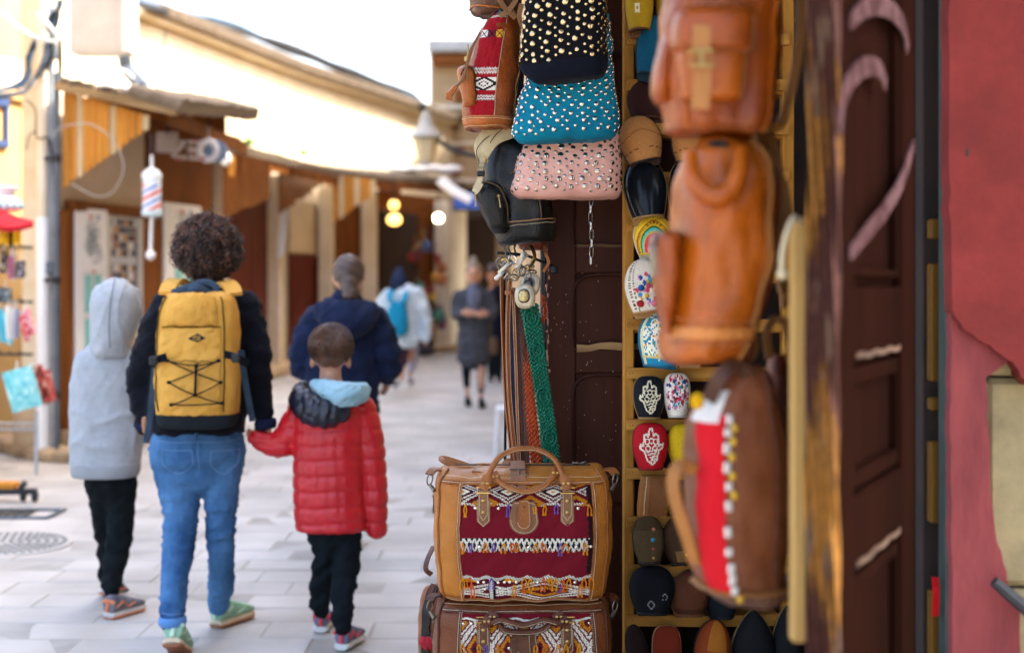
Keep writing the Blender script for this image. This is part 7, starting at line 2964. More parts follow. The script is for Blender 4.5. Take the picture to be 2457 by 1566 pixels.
for q in range(11):
    p_, n_ = P[2 + int(q * 5.4)], N[2 + int(q * 5.4)]
    mb = MB()
    mb.box((0, 0, 0), (.010, .0035, .015 if q % 3 else .012), .0025)
    me = to_mesh(mb, mat('coin_silver', '#d6d3cc', rough=.3, metal=.35, var=.15), name='coin')
    b3.inst('coin', me, Matrix.Translation(Vector(p_ + n_ * .003)) @ Euler((0, .1 * math.sin(q), .2)).to_matrix().to_4x4())
    if q > 5 or q < 1:
        mb = MB()
        mb.ball(p_ + n_ * .002 + np.array((.0075, .002, -.012)), (.005, .004, .007), 8, 6)
        b3.part('yellow_bead', mb, mat('yellow_bead', '#c79a16', rough=.4))
P, N = L.line([(float(L.uof(.45, 3.0)), v_) for v_ in np.linspace(.24, .9, 12)], 50, .001)
mb = MB()
mb.tube(P, .004, 6)
b3.part('piping', mb, leather('brown_piping', '#5a2f18'))
Ug, Vg = np.meshgrid(U, np.linspace(.04, .215, 7))
mb = MB()
mb.grid(L(Ug, Vg) + L.normal(Ug, Vg) * .0025, closed_u=True)
b3.part('base_band', mb, BR4, sharp=70)
mb = MB()
mb.tube([L.at(u, .222, .003)[0] for u in U], [(.003, .007)] * 60, close=True, up=[(0, 0, 1)] * 60)
b3.part('base_strip', mb, TAN)
mb = MB()
strap(mb, [W(1668, 1128, F3 - .05), W(1632, 1116, F3 - .06), W(1616, 1150, F3 - .06), W(1624, 1210, F3 - .06), W(1650, 1290, F3 - .05), W(1668, 1350, F3 - .03)], .018, .006, (-.6, -1, 0), 40)
b3.part('side_loop', mb, TAN)
mb = MB()
strap(mb, [W(1780, 876, F3 - .02), W(1808, 900, F3 - .03), W(1826, 960, F3 - .03), W(1836, 1060, F3 - .03), W(1850, 1200, F3 - .03)], .012, .005, (0, -1, 0), 40)
strap(mb, [W(1700, 960, F3 - .05), W(1730, 900, F3 - .06), W(1770, 880, F3 - .05), W(1800, 910, F3 - .04)], .02, .006, (-.3, -1, 0.2), 30)
b3.part('top_strap', mb, leather('dark_top_strap', '#4a2a1a'))
mb = MB()
mb.ball(W(1673, 962, F3 - .08), (.010, .008, .012), 10, 8)
b3.part('yellow_pompom', mb, fabric('yellow_pompom', '#d09c12', bump=.8))
for q in ([(1880, 1400), (1905, 1375), (1945, 1360)], [(1865, 1440), (1900, 1425), (1945, 1400)]):
    mb = MB()
    strap(mb, [W(x, y_, F3 + .06) for x, y_ in q], .012, .005, (0, -.4, 1), 16)
    b3.part('loose_strap', mb, leather('umber_strap', '#6a3a1e'))
# brown pouch behind the lower bag
pc = Thing('leather_pouch', 'brown leather pouch hanging between the lower backpack and the pale slat', 'pouch', W(1880, 1120, 2.16))
L = Loft(sec_px([(1122, 1872, 1894, .4), (1100, 1858, 1900, .8), (1040, 1842, 1906, 1), (960, 1836, 1908, 1), (890, 1838, 1904, .8), (850, 1846, 1898, .5)], 2.18, .035, 2.4), noise=.002, nscale=.05, seed=6)
pc.part('body', L.body(40, 24), leather('pouch_brown', '#6a3018', rough=.3, coat=.3), sharp=70)
mb = MB()
strap(mb, [W(1846, 860, 2.15), W(1840, 800, 2.14), W(1856, 768, 2.14), W(1884, 775, 2.14), W(1896, 830, 2.15), W(1896, 870, 2.16)], .012, .005, (0, -1, 0), 30)
pc.part('loop', mb, TAN)
mb = MB()
mb.tube(spline([W(1868, 690, 2.16), W(1886, 690, 2.16), W(1880, 740, 2.16)], 10), [.012, .013, .013, .012, .011, .010, .009, .008, .006, .004], 8)
solo('leather_tag', mb, TAN, 'small tan leather tag hanging above the brown pouch', 'tag')
# rail the near bags hang from
mb = MB()
mb.tube([(.18, 2.10, 1.90), (.55, 2.16, 1.92)], .01, 8)
solo('hanging_rail', mb, IRON, 'iron rail above the near backpacks', 'rail')
# ------------------------------------------------------------------ people
SKIN = mat('warm_skin', '#b9805c', rough=.5, var=.15, vscale=30, col2='#a56d4b')
SKIN2 = mat('pale_skin', '#c99a80', rough=.5, var=.12, vscale=30, col2='#b5826a')


def limb(mb, pts, d, n=12, up=(1, 0, 0)):
    """pts: (column, row, radius px, depth offset m, depth ratio); a tapered rounded limb"""
    P, R = [], []
    for q in pts:
        dd = d + (q[3] if len(q) > 3 else 0)
        ra = q[4] if len(q) > 4 else 1.0
        P.append(W(q[0], q[1], dd))
        R.append((q[2] * dd / FPX, q[2] * dd / FPX * ra))
    m = max(10, 5 * len(P))
    Ps = spline(P, m)
    Rs = np.maximum(spline([(a, b, 0) for a, b in R], m)[:, :2], .003)
    mb.tube(Ps, [tuple(r) for r in Rs], n, up=up)
    for e_ in (0, -1):
        mb.ball(Ps[e_], (Rs[e_][0], Rs[e_][1], min(Rs[e_])), 10, 8)
    return mb


from mathutils.bvhtree import BVHTree


def seam(f, pts, r_, off=.001, n=24):
    """thread drawn on the visible side of a garment between photo points"""
    bv = BVHTree.FromPolygons([Vector(v) for v in f.v], [tuple(q) for q in f.f])
    out = []
    for x, y_ in spline([(a, b, 0) for a, b in pts], n)[:, :2]:
        d = Vector(W(x, y_, 1.0)) - Vector((0, 0, CAMZ))
        h = bv.ray_cast(Vector((0, 0, CAMZ)), d.normalized())
        if h[0] is not None:
            out.append(np.array(h[0]) + np.array(h[1]) * off)
    mb = MB()
    if len(out) > 3:
        mb.tube(out, r_, 5)
    return mb


def slim(pts):
    return [(q[0], q[1], q[2] * .6) + tuple(q[3:]) for q in pts]


def cloth(T, name, mb, vox, m, amp=0.0, scale=.1, seed=0, stretch=(1, 1, 1), smooth=6, fn=None, label=None):
    f = fuse(mb, vox, smooth)
    if fn:
        fn(f)
    if amp:
        wrinkle(f, amp, scale, seed, stretch)
        wrinkle(f, amp * .35, scale * .3, seed + 5, stretch, 2)
    T.last = f
    return T.part(name, f, m, label=label, sharp=0)


def sneaker(T, heel, yaw, pitch, L_, m_up, m_sole, m_acc, scale=1.0, acc=True, out=None):
    """shoe with its heel-bottom at 'heel'; yaw 0 points away from the camera, pitch>0 lifts the heel"""
    cy, sy = math.cos(yaw), math.sin(yaw)
    cp_, sp = math.cos(pitch), math.sin(pitch)
    f = np.array((sy * cp_, cy * cp_, -sp))
    r = np.array((cy, -sy, 0))
    u = np.cross(r, f)
    w_ = L_ * .17
    def ring(t, hw, z0, z1, n=14):
        out = []
        for k in range(n):
            a = 2 * PI * k / n
            x = hw * math.copysign(abs(math.cos(a)) ** .7, math.cos(a))
            z = (z0 + z1) / 2 + (z1 - z0) / 2 * math.copysign(abs(math.sin(a)) ** .7, math.sin(a))
            out.append(np.array(heel) + r * x + f * t * L_ + u * z)
        return out
    def skin(rows):
        mb = MB()
        n = len(rows[0])
        V = [p for q in rows for p in q]
        F = [tuple(range(n)), tuple((len(rows) - 1) * n + k for k in range(n))[::-1]]
        for i in range(len(rows) - 1):
            for k in range(n):
                k2 = (k + 1) % n
                F.append((i * n + k, (i + 1) * n + k, (i + 1) * n + k2, i * n + k2))
        mb.add(V, F)
        return mb
    hs = L_ * .12
    tt = [0, .03, .12, .35, .6, .8, .93, 1.0]
    wd = [.62, .8, .86, .78, .98, 1.0, .8, .4]
    so = skin([ring(t, w_ * q * 1.06, 0 + (.03 * L_ if t > .95 else 0), hs) for t, q in zip(tt, wd)])
    T.part('shoe_sole', so, m_sole)
    if out:
        so = skin([ring(t, w_ * q * 1.1, -.002 + (.03 * L_ if t > .95 else 0), hs * .45) for t, q in zip(tt, wd)])
        T.part('shoe_outsole', so, out)
    hh = [.34, .42, .44, .40, .31, .24, .19, .15]
    upm = skin([ring(t + (.0 if t > 0 else .01), w_ * q * .96, hs * .8, L_ * h) for t, q, h in zip(tt, wd, hh)])
    T.part('shoe_upper', upm, m_up)
    if acc:
        mb = MB()
        c = np.array(heel) - f * .004
        mb.tube([c + u * hs * 1.1, c + u * L_ * .2, c + u * L_ * .36 + f * .01], [(w_ * .22, .005)] * 3, up=r)
        mb.tube([c + r * w_ * .85 + f * .06 * L_ + u * L_ * .30, c + u * L_ * .35 + f * -.0, c - r * w_ * .85 + f * .06 * L_ + u * L_ * .30], [(.007, .007)] * 3, 6)
        for sd in (-1, 1):
            mb.tube([c + f * L_ * t + r * sd * w_ * q + u * L_ * h for t, q, h in ((.1, .86, .2), (.3, .82, .3), (.45, .84, .16), (.62, .9, .22))], .004, 5)
        T.part('shoe_heel_tab', mb, m_acc)


def hand(mb, wrist, dirv, side, s_=1.0, curl=.5, palm_n=(0, -1, 0)):
    """palm with five tapered fingers, curled about the palm; side is the thumb direction"""
    w = np.array(wrist, float)
    f = np.array(dirv, float)
    f /= np.linalg.norm(f)
    s = np.array(side, float)
    s = s - f * (s @ f)
    s /= np.linalg.norm(s)
    n = np.array(palm_n, float)
    n = n - f * (n @ f) - s * (n @ s)
    n /= (np.linalg.norm(n) + 1e-9)
    mb.tube([w - f * .02 * s_, w + f * .03 * s_, w + f * .085 * s_], [(.026 * s_, .020 * s_), (.038 * s_, .017 * s_), (.040 * s_, .014 * s_)], 10, up=s)
    for k, (o, ln) in enumerate(((.028, .068), (.010, .078), (-.009, .072), (-.027, .056))):
        b = w + f * .078 * s_ + s * o * s_
        a1 = b + (f * math.cos(curl * .6) + n * math.sin(curl * .6)) * ln * .45 * s_
        a2 = a1 + (f * math.cos(curl * 1.5) + n * math.sin(curl * 1.5)) * ln * .33 * s_
        a3 = a2 + (f * math.cos(curl * 2.2) + n * math.sin(curl * 2.2)) * ln * .25 * s_
        mb.tube([b - f * .01, a1, a2, a3], [.0095 * s_, .0088 * s_, .008 * s_, .0066 * s_], 7)
    b = w + f * .022 * s_ + s * .030 * s_
    mb.tube([b, b + (s * .8 + f * .6) * .032 * s_, b + (s * .55 + f * .85) * .056 * s_ + n * .012 * s_], [.013 * s_, .0105 * s_, .0085 * s_], 7)


def head_shape(mb, cx_, cy_, rw, rh, d, neck_y, neck_r, ears=True, face=0):
    """skull, jaw, ears and neck; face=+1 looks at the camera, -1 away"""
    k = d / FPX
    c = W(cx_, cy_, d)
    mb.ball(c, (rw * k, rw * k * 1.15, rh * k), 18, 14)
    mb.ball(c + np.array((0, -face * rw * k * .35, -rh * k * .45)), (rw * k * .72, rw * k * .75, rh * k * .55), 14, 10)
    limb(mb, [(cx_, cy_ + rh * .6, neck_r), (cx_, neck_y, neck_r * 1.1)], d)
    if ears:
        for s_ in (-1, 1):
            mb.ball(c + np.array((s_ * rw * k * 1.0, 0, -rh * k * .12)), (rw * k * .13, rw * k * .22, rh * k * .24), 8, 8)
    return c


# ---- woman with the yellow backpack
WD = 5.62
wm = Thing('person', 'woman with curly dark hair, navy jacket and jeans walking hand in hand with a boy', 'person', (*G(480, WD), 0))
mb = MB()
head_shape(mb, 495, 606, 50, 64, WD, 700, 27, True, -1)
limb(mb, slim([(495, 694, 40, 0, .9), (493, 716, 88, 0, .62), (490, 750, 112, 0, .6), (484, 840, 112, 0, .6), (476, 930, 112, 0, .6), (472, 1000, 116, 0, .62), (470, 1026, 117, 0, .62)]), WD, 16)
limb(mb, slim([(404, 742, 46, 0, 1), (362, 820, 42), (344, 900, 38, .02), (347, 960, 34, .03), (352, 1018, 27, .04)]), WD, 10)
limb(mb, slim([(582, 740, 46, 0, 1), (608, 820, 40), (621, 900, 34, .0), (630, 965, 28, .0), (636, 1016, 20, .0)]), WD, 10)
limb(mb, slim([(418, 1090, 60, 0, 1), (428, 1150, 53), (434, 1220, 43, -.01), (433, 1275, 38, -.03), (428, 1320, 38, -.06), (418, 1395, 32, -.13), (414, 1460, 29, -.22), (414, 1492, 29, -.25)]), WD, 10)
limb(mb, slim([(532, 1090, 58, 0, 1), (530, 1150, 47), (530, 1220, 37, .01), (529, 1280, 33, .03), (531, 1330, 32, .06), (530, 1390, 29, .14), (525, 1430, 26, .19), (524, 1450, 26, .21)]), WD, 10)
hand(mb, W(637, 1012, WD), (-.05, 0, -1), (-1, .2, 0), .80, .9, (-.7, -.6, 0))
hand(mb, W(351, 1006, WD), (.2, .1, -1), (.6, .8, 0), .80, .5, (1, 0, 0))
cloth(wm, 'body', mb, .008, SKIN)
mb = MB()
limb(mb, [(495, 694, 40, 0, .9), (493, 716, 88, 0, .62), (490, 750, 112, 0, .6), (484, 840, 112, 0, .6), (476, 930, 112, 0, .6), (474, 960, 112, 0, .6)], WD, 20)
mb.join(Loft(sec_px([(1038, 356, 588, .98), (1012, 354, 590, 1), (960, 359, 590, 1), (900, 368, 586, .95)], WD, .132, 2.4)).body(48, 16))
limb(mb, [(404, 742, 46, 0, 1), (362, 820, 42), (344, 900, 38, .02), (347, 960, 34, .03), (352, 1018, 27, .04)], WD, 14)
limb(mb, [(582, 740, 46, 0, 1), (608, 820, 40), (621, 900, 34, .0), (630, 965, 28, .0), (636, 1016, 20, .0)], WD, 14)
NAVY = fabric('navy_jacket', '#151720', col2='#0e1017', vscale=6, bump=.2, sheen=.3)
cloth(wm, 'jacket', mb, .011, NAVY, .009, .16, 3, (1, 1, 1.3))
mb = MB()
mb.tube(ring_path(W(495, 693, WD), (1, 0, 0), (0, 1, 0), .062, .06, 24), [(.020, .010)] * 24, close=True, up=[(0, 0, 1)] * 24)
wm.part('collar', mb, NAVY)
mb = MB()
mb.tube(ring_path(W(637, 1016, WD), (1, 0, .1), (0, 1, 0), .038, .036, 18), [(.020, .007)] * 18, close=True, up=[(0, 0, 1)] * 18)
mb.tube(ring_path(W(352, 1020, WD + .04), (1, 0, -.2), (0, 1, 0), .044, .042, 18), [(.018, .007)] * 18, close=True, up=[(0, 0, 1)] * 18)
wm.part('cuffs', mb, fabric('navy_cuff', '#1b2440'), kind='stuff')
mb = MB()
limb(mb, [(474, 1020, 100, 0, .7), (474, 1060, 113, 0, .72), (474, 1096, 113, 0, .75), (476, 1116, 95, 0, .75)], WD, 20)
limb(mb, [(418, 1090, 60, 0, 1), (428, 1150, 53), (434, 1220, 43, -.01), (433, 1275, 38, -.03), (428, 1320, 38, -.06), (418, 1395, 32, -.13), (414, 1460, 29, -.22), (414, 1492, 29, -.25)], WD, 16)
limb(mb, [(532, 1090, 58, 0, 1), (530, 1150, 47), (530, 1220, 37, .01), (529, 1280, 33, .03), (531, 1330, 32, .06), (530, 1390, 29, .14), (525, 1430, 26, .19), (524, 1450, 26, .21)], WD, 16)
JEAN = mat('blue_denim', '#264872', col2='#5a86b2', rough=.9, vscale=5, bump=.8, bscale=220, spec=.05, contrast=1.1, stretch=(1.3, 1.3, .7))
def jf(f):
    z = f.V[:, 2]
    m = np.exp(-((z - .47) / .13) ** 2) + .9 * np.exp(-((z - .17) / .09) ** 2) + .6 * np.exp(-((z - .76) / .06) ** 2) + .15
    creases(f, .008, .17, 4, (.5, .5, 1.7), m)
    creases(f, .006, .11, 8, (.6, .6, 1.7), m)
jn = cloth(wm, 'jeans', mb, .009, JEAN, .002, .09, 9, (1, 1, 1.6), fn=jf, smooth=8)
jf_ = wm.last
mb = MB()
for q in ([(366, 1056), (420, 1062), (474, 1060), (530, 1060), (582, 1050)], [(474, 1034), (474, 1080), (478, 1128)], [(388, 1078), (425, 1081), (460, 1080)], [(388, 1078), (390, 1110), (404, 1126)], [(460, 1080), (462, 1112), (448, 1128)],
          [(448, 1128), (428, 1136), (404, 1126)], [(506, 1082), (540, 1081), (574, 1076)], [(506, 1082), (506, 1114), (520, 1130)], [(574, 1076), (572, 1106), (556, 1124)], [(520, 1130), (540, 1136), (556, 1124)], [(386, 1470), (414, 1474), (442, 1470)]):
    mb.join(seam(jf_, q, .0017, .0003))
mb2 = MB()
for q in ([(470, 1036), (470, 1058)], [(400, 1036), (400, 1054)], [(548, 1036), (548, 1054)]):
    mb2.join(seam(jf_, q, .006, .002, 8))
wm.part('belt_loops', mb2, JEAN, parent=jn, kind='stuff')
wm.part('pocket_seam', mb, mat('denim_thread', '#6c90b8', rough=.9), parent=jn, kind='stuff')
mb = MB()
for (x_, y_, d_) in ((414, 1488, WD - .25),):
    mb.tube(ring_path(W(x_, y_, d_), (1, 0, 0), (0, 1, 0), .047, .050, 18), [(.018, .006)] * 18, close=True, up=[(0, 0, 1)] * 18)
wm.part('turn_up', mb, mat('denim_light', '#5a8cc4', rough=.9, var=.2), parent=jn)
MINT = fabric('mint_mesh', '#a5c9ad', col2='#86b394', bump=.5, bscale=200)
GUM = mat('gum_sole', '#b0683c', col2='#8f4a28', rough=.6)
MINTL = mat('pale_mint', '#c3dcc0', rough=.6)
CREAMS = mat('cream_midsole', '#d9c7a4', rough=.6)
sneaker(wm, W(412, 1548, 5.30) , -.03, .42, .255, MINT, CREAMS, MINTL, out=GUM)
sneaker(wm, (G(517, 5.83)[0], 5.83, .004), .42, .0, .25, MINT, CREAMS, MINTL, out=GUM)
mb = MB()
# curly hair: dark scalp mass and hundreds of ringlets
c = W(497, 596, WD)
hk_ = WD / FPX
mb = MB()
mb.ball(c, (66 * hk_, 66 * hk_, 70 * hk_), 20, 14)
mb.ball(c + np.array((0, 0, -.05)), (62 * hk_, 60 * hk_, 50 * hk_), 16, 12)
HAIR = mat('dark_curls', '#1d120e', col2='#38221a', rough=.5, vscale=20, spec=.5)
HAIR2 = mat('brown_curls', '#5c392a', col2='#835a45', rough=.5, vscale=20)
hb = cloth(wm, 'hair', mb, .012, HAIR, .008, .05, 2)
hr = random.Random(77)
mbs = [MB(), MB()]
for q in range(2300):
    u_, ph = hr.uniform(-.98, 1), hr.uniform(0, 2 * PI)
    s2 = math.sqrt(1 - u_ * u_)
    dv = np.array((s2 * math.cos(ph), s2 * math.sin(ph), u_))
    if dv[1] > .55 and dv[2] < .2:
        continue
    rad = np.array((77 * hk_, 74 * hk_, 82 * hk_)) * hr.uniform(.82, 1.03) * (1 + .06 * math.sin(dv[0] * 9 + 1) * math.sin(dv[2] * 8 + dv[1] * 5))
    if dv[2] < -.5:
        rad = rad * .9
    p0 = c + dv * rad
    t1 = np.cross(dv, (hr.gauss(0, 1), hr.gauss(0, 1), hr.gauss(0, 1)))
    t1 /= np.linalg.norm(t1)
    t2 = np.cross(dv, t1)
    ax = dv * hr.uniform(.2, .6) + t1 * hr.gauss(0, .6) + np.array((0, 0, -.35))
    ax /= np.linalg.norm(ax)
    e1 = np.cross(ax, t2)
    e1 /= (np.linalg.norm(e1) + 1e-9)
    e2 = np.cross(ax, e1)
    R_, ln, tw = hr.uniform(.005, .011), hr.uniform(.025, .05), hr.uniform(1.3, 2.4)
    pts = [p0 - ax * ln * .3 + ax * ln * i / 9 + (e1 * math.cos(i / 9 * tw * 6.28) + e2 * math.sin(i / 9 * tw * 6.28)) * R_ for i in range(10)]
    mbs[1 if hr.random() < (.2 + .35 * max(0, dv[2])) else 0].tube(pts, [.0017] * 9 + [.0006], 4, caps=False)
wm.part('curls', mbs[0], HAIR, parent=hb, kind='stuff')
wm.part('curls', mbs[1], HAIR2, parent=hb, kind='stuff')

# her backpack
BD = 5.40
YEL = fabric('mustard_nylon', '#d9a34e', col2='#c58f38', rough=.7, vscale=7, bump=.3, bscale=300, sheen=.1)
GREYB = fabric('slate_webbing', '#3c4c5c', col2='#2c3a48')
BLKW = fabric('black_webbing', '#15181d')
yb_ = Thing('hiking_backpack', 'mustard yellow hiking backpack with black cord lacing on the curly haired woman', 'backpack', W(475, 1022, BD))
L = Loft(sec_px([(1024, 400, 552, .5), (1018, 390, 562, .85), (1000, 384, 568, 1), (965, 379, 571, 1.05), (900, 375, 573, 1.05), (840, 377, 572, 1.0), (785, 381, 571, .92), (750, 383, 568, .9), (722, 392, 562, .8), (708, 404, 552, .6), (702, 425, 535, .3)], BD, .10, 3.2), noise=.006, nscale=.15, seed=61)
yb_.part('body', L.body(80, 60), YEL, sharp=70)
Ug, Vg = np.meshgrid(U, np.linspace(.02, .235, 9))
mb = MB()
mb.grid(L(Ug, Vg) + L.normal(Ug, Vg) * .004, closed_u=True)
yb_.part('base_panel', mb, fabric('charcoal_base', '#22272c', bump=.3), sharp=70)
yb_.part('front_pocket', L.patch(lambda b: -.80 + .0 * b, lambda b: .66 + .0 * b, .24, .60, off=lambda a, b: .006 + .022 * np.clip(np.sin(PI * np.clip(a, .02, .98)), 0, 1) ** .5 * np.clip(1 - np.abs(b - .45) ** 3 * 6, 0, 1) + .005 * vnoise(np.stack([a.ravel(), b.ravel() * 1.5, a.ravel() * 0], 1), .3, 4).reshape(a.shape), thick=.02, nu=44, nv=44, xn=3.4), YEL)
yb_.part('lid', L.patch(-.72, .62, .61, .90, off=lambda a, b: .004 + .034 * np.abs(np.sin(PI * a)) ** .6 * np.abs(np.sin(PI * np.clip(b, 0, 1))) ** .6 + .003 * vnoise(np.stack([a.ravel(), b.ravel() * .8, a.ravel() * 0], 1), .3, 9).reshape(a.shape), thick=.02, nu=40, nv=24, xn=3.4), YEL)
mb = MB()
P, N = L.line([(float(L.uof(x, 3.4)), .605) for x in np.linspace(-.76, .68, 16)], 60, .010)
mb.tube(P, .0028, 5)
for xx in (.76, -.88):
    P, N = L.line([(float(L.uof(xx, 3.4)), v_) for v_ in np.linspace(.26, .86, 14)], 60, .004)
    mb.tube(P, .003, 5)
P, N = L.line([(float(L.uof(x, 3.4)), .46) for x in np.linspace(-.74, .6, 16)], 60, .03)
mb.tube(P, .0016, 5)
yb_.part('zip', mb, fabric('olive_zip', '#5e4716'), kind='stuff')
def bp_pt(x_, y_, off=.0):
    # on the plane just in front of the pocket
    return W(x_, y_, BD - .142 - off)
def bpx(u_, v_):
    return (280 + u_ / 2.557, 480 + v_ / 2.557)
mb = MB()
nodes = dict(a=(310, 985), b=(320, 1118), c=(335, 1255), d=(625, 985), e=(637, 1118), f=(645, 1245), g=(487, 1015), h=(480, 1195))
for p_, q_ in ('ag', 'gd', 'ae', 'bd', 'bh', 'he', 'hc', 'hf', 'cf'):
    a, b = nodes[p_], nodes[q_]
    pts = [bp_pt(*bpx(a[0] + (b[0] - a[0]) * t, a[1] + (b[1] - a[1]) * t + 6 * math.sin(PI * t)), .004 * math.sin(PI * t)) for t in np.linspace(0, 1, 9)]
    mb.tube(pts, .0026, 5)
pts = [bp_pt(*bpx(487 - 7 * t, 1015 + 180 * t), .004) for t in np.linspace(0, 1, 6)]
mb.tube(pts, .0045, 6)
yb_.part('lacing_cord', mb, BLKW)
for k, p_ in nodes.items():
    mb = MB()
    mb.ball(bp_pt(*bpx(*p_), .002), (.009, .006, .007), 8, 6)
    yb_.part('cord_toggle', mb, BLKW)
mb = MB()
mb.prism([bp_pt(*bpx(u_, v_), .010) for u_, v_ in ((434, 850), (495, 818), (545, 848), (492, 872))], (0, .006, 0))
lg = yb_.part('logo_patch', mb, fabric('dark_patch', '#23262b'), smooth=False)
mb = MB()
q = bp_pt(*bpx(490, 846), .012)
mb.tube(ring_path(q, (1, 0, 0), (0, 0, 1), .013, .007, 16), .0016, 5, close=True)
mb.tube(spline([q + np.array((-.011, 0, .001)), q + np.array((-.003, 0, .004)), q + np.array((.004, 0, -.003)), q + np.array((.012, 0, .002))], 10), .0016, 5)
yb_.part('emblem', mb, mat('emblem_gold', '#b98c3c', rough=.7), parent=lg)
for q in ([(190, 1020), (225, 985), (300, 962)], [(655, 945), (730, 968), (790, 1012)]):
    mb = MB()
    strap(mb, [bp_pt(*bpx(u_, v_), .0) + np.array((0, .05 if u_ in (190, 790) else .02, 0)) for u_, v_ in q], .028, .005, (0, -1, 0), 16)
    s_ = yb_.part('side_strap', mb, BLKW)
    mb = MB()
    mb.box(bp_pt(*bpx(*q[1]), .008), (.03, .016, .034), .004)
    yb_.part('strap_buckle', mb, M_RUBBER, parent=s_)
for q in ([(372, 880), (366, 940), (360, 1000), (350, 1062)], [(578, 840), (586, 900), (596, 960), (606, 1010)]):
    mb = MB()
    strap(mb, [W(x, y_, BD - .02 + .08 * i / 3) for i, (x, y_) in enumerate(q)], .024, .004, (0, -1, 0), 20)
    yb_.part('hanging_webbing', mb, GREYB)
for sg, q in ((-1, [(400, 704, -.05), (408, 684, -.0), (424, 672, .07), (440, 680, .15)]), (1, [(562, 706, -.05), (556, 690, -.0), (542, 678, .07), (528, 682, .15)])):
    mb = MB()
    strap(mb, [W(x, y_, BD + .06 + o) for x, y_, o in q], .062, .014, (0, -.35, 1), 20)
    yb_.part('shoulder_strap', mb, YEL)
mb = MB()
mb.tube(spline([W(412, 702, BD - .02), W(452, 688, BD - .03), W(492, 676, BD - .02), W(520, 690, BD - .02), W(512, 704, BD - .02)], 24), [(.006, .013)] * 24, up=(0, -1, .4))
mb.tube(spline([W(440, 706, BD - .02), W(470, 690, BD - .05), W(505, 704, BD - .02)], 16), [(.006, .016)] * 16, up=(0, -1, .4))
yb_.part('haul_loop', mb, GREYB)

# ---- boy in the red puffer jacket
YD = 5.60
by = Thing('person', 'boy in red puffer jacket and dark trousers holding the hand of the woman in jeans', 'person', (*G(800, YD), 0))
mb = MB()
head_shape(mb, 793, 838, 44, 52, YD, 915, 25, True, -1)
limb(mb, slim([(795, 930, 58, 0, .8), (793, 965, 84, 0, .68), (792, 1030, 86, 0, .72), (790, 1100, 84, 0, .74), (790, 1180, 83, 0, .76), (793, 1220, 86, 0, .78), (795, 1240, 86, 0, .78)]), YD, 14)
limb(mb, slim([(726, 985, 36), (700, 1030, 34), (674, 1066, 33), (640, 1062, 25), (614, 1052, 20)]), YD, 10)
limb(mb, slim([(868, 985, 36), (884, 1050, 36), (895, 1130, 32), (900, 1210, 30), (904, 1270, 24)]), YD, 10)
limb(mb, slim([(776, 1270, 34), (775, 1340, 25), (772, 1400, 27, .03), (768, 1440, 26, .06), (770, 1462, 22, .08)]), YD, 10)
limb(mb, slim([(832, 1270, 38), (832, 1340, 34, -.02), (824, 1410, 29, -.06), (822, 1460, 28, -.1), (822, 1496, 25, -.12)]), YD, 10)
for x_ in (749, 837):
    mb.ball(W(x_, 870, YD), (.011, .018, .025), 8, 8)
hand(mb, W(634, 1050, YD), (-1, 0, .25), (0, .3, 1), .62, .9, (0, -1, -.3))
hand(mb, W(903, 1232, YD), (.05, 0, -1), (-.7, .7, 0), .62, .5, (-1, 0, 0))
cloth(by, 'body', mb, .0075, SKIN2)
mb = MB()
mb.join(Loft(sec_px([(1269, 713, 878, .98), (1240, 709, 881, 1), (1180, 706, 877, 1), (1100, 706, 875, 1), (1030, 706, 878, .98), (985, 712, 876, .9), (955, 735, 856, .75), (930, 752, 840, .6)], YD, .112, 2.5)).body(48, 44))
limb(mb, [(726, 985, 36), (700, 1030, 34), (674, 1066, 33), (640, 1062, 25), (614, 1052, 20)], YD, 14, up=(.5, 0, -.8))
limb(mb, [(868, 985, 36), (884, 1050, 36), (895, 1130, 32), (900, 1210, 30), (904, 1270, 24)], YD, 14)
seams = [CAMZ - (y_ - HY) * YD / FPX for y_ in (930, 985, 1026, 1064, 1098, 1136, 1172, 1210, 1248, 1292)][::-1]
def puff(f):
    z = f.V[:, 2] + .004 * np.sin(f.V[:, 0] * 22)
    i = np.clip(np.searchsorted(seams, z) - 1, 0, len(seams) - 2)
    s0, s1 = np.array(seams)[i], np.array(seams)[i + 1]
    t = np.clip((z - s0) / (s1 - s0), 0, 1)
    f.V = f.V + f.N * ((1 - np.abs(2 * t - 1) ** 5.0) * .0075 - .004)[:, None]
    f.v = f.V
RED = mat('red_puffer', '#cc1d29', col2='#b3151f', rough=.4, vscale=9, bump=.5, bscale=45, spec=.45, stretch=(1.5, 1, .6))
cloth(by, 'puffer_jacket', mb, .0075, RED, .0018, .05, 13, (1.5, 1, .5), fn=puff, smooth=5)
# hood lying on the shoulders
mb = MB()
limb(mb, [(720, 950, 26, -.06), (740, 975, 38, -.10), (780, 990, 38, -.13), (815, 985, 30, -.12)], YD, 12, up=(0, 0, 1))
limb(mb, [(724, 930, 18, -.02), (718, 960, 26, -.05), (735, 985, 28, -.08)], YD, 12, up=(0, 0, 1))
hd_ = cloth(by, 'hood', mb, .009, mat('navy_nylon', '#10131f', col2='#1a2032', rough=.38, vscale=9, bump=.3, bscale=80), .007, .05, 6)
mb = MB()
limb(mb, [(752, 922, 12, -.06), (780, 932, 24, -.11), (820, 946, 32, -.14), (858, 944, 28, -.10), (872, 935, 18, -.03)], YD, 12, up=(0, 0, 1))
cloth(by, 'hood_lining', mb, .008, fabric('aqua_fleece', '#8fb8c8', col2='#a9cbd6', bump=.5), .005, .05, 8)
mb = MB()
limb(mb, [(798, 1245, 64, 0, .8), (800, 1275, 66, 0, .8)], YD, 16)
limb(mb, [(776, 1270, 34), (775, 1340, 25), (772, 1400, 27, .03), (768, 1440, 26, .06), (770, 1462, 22, .08)], YD, 14)
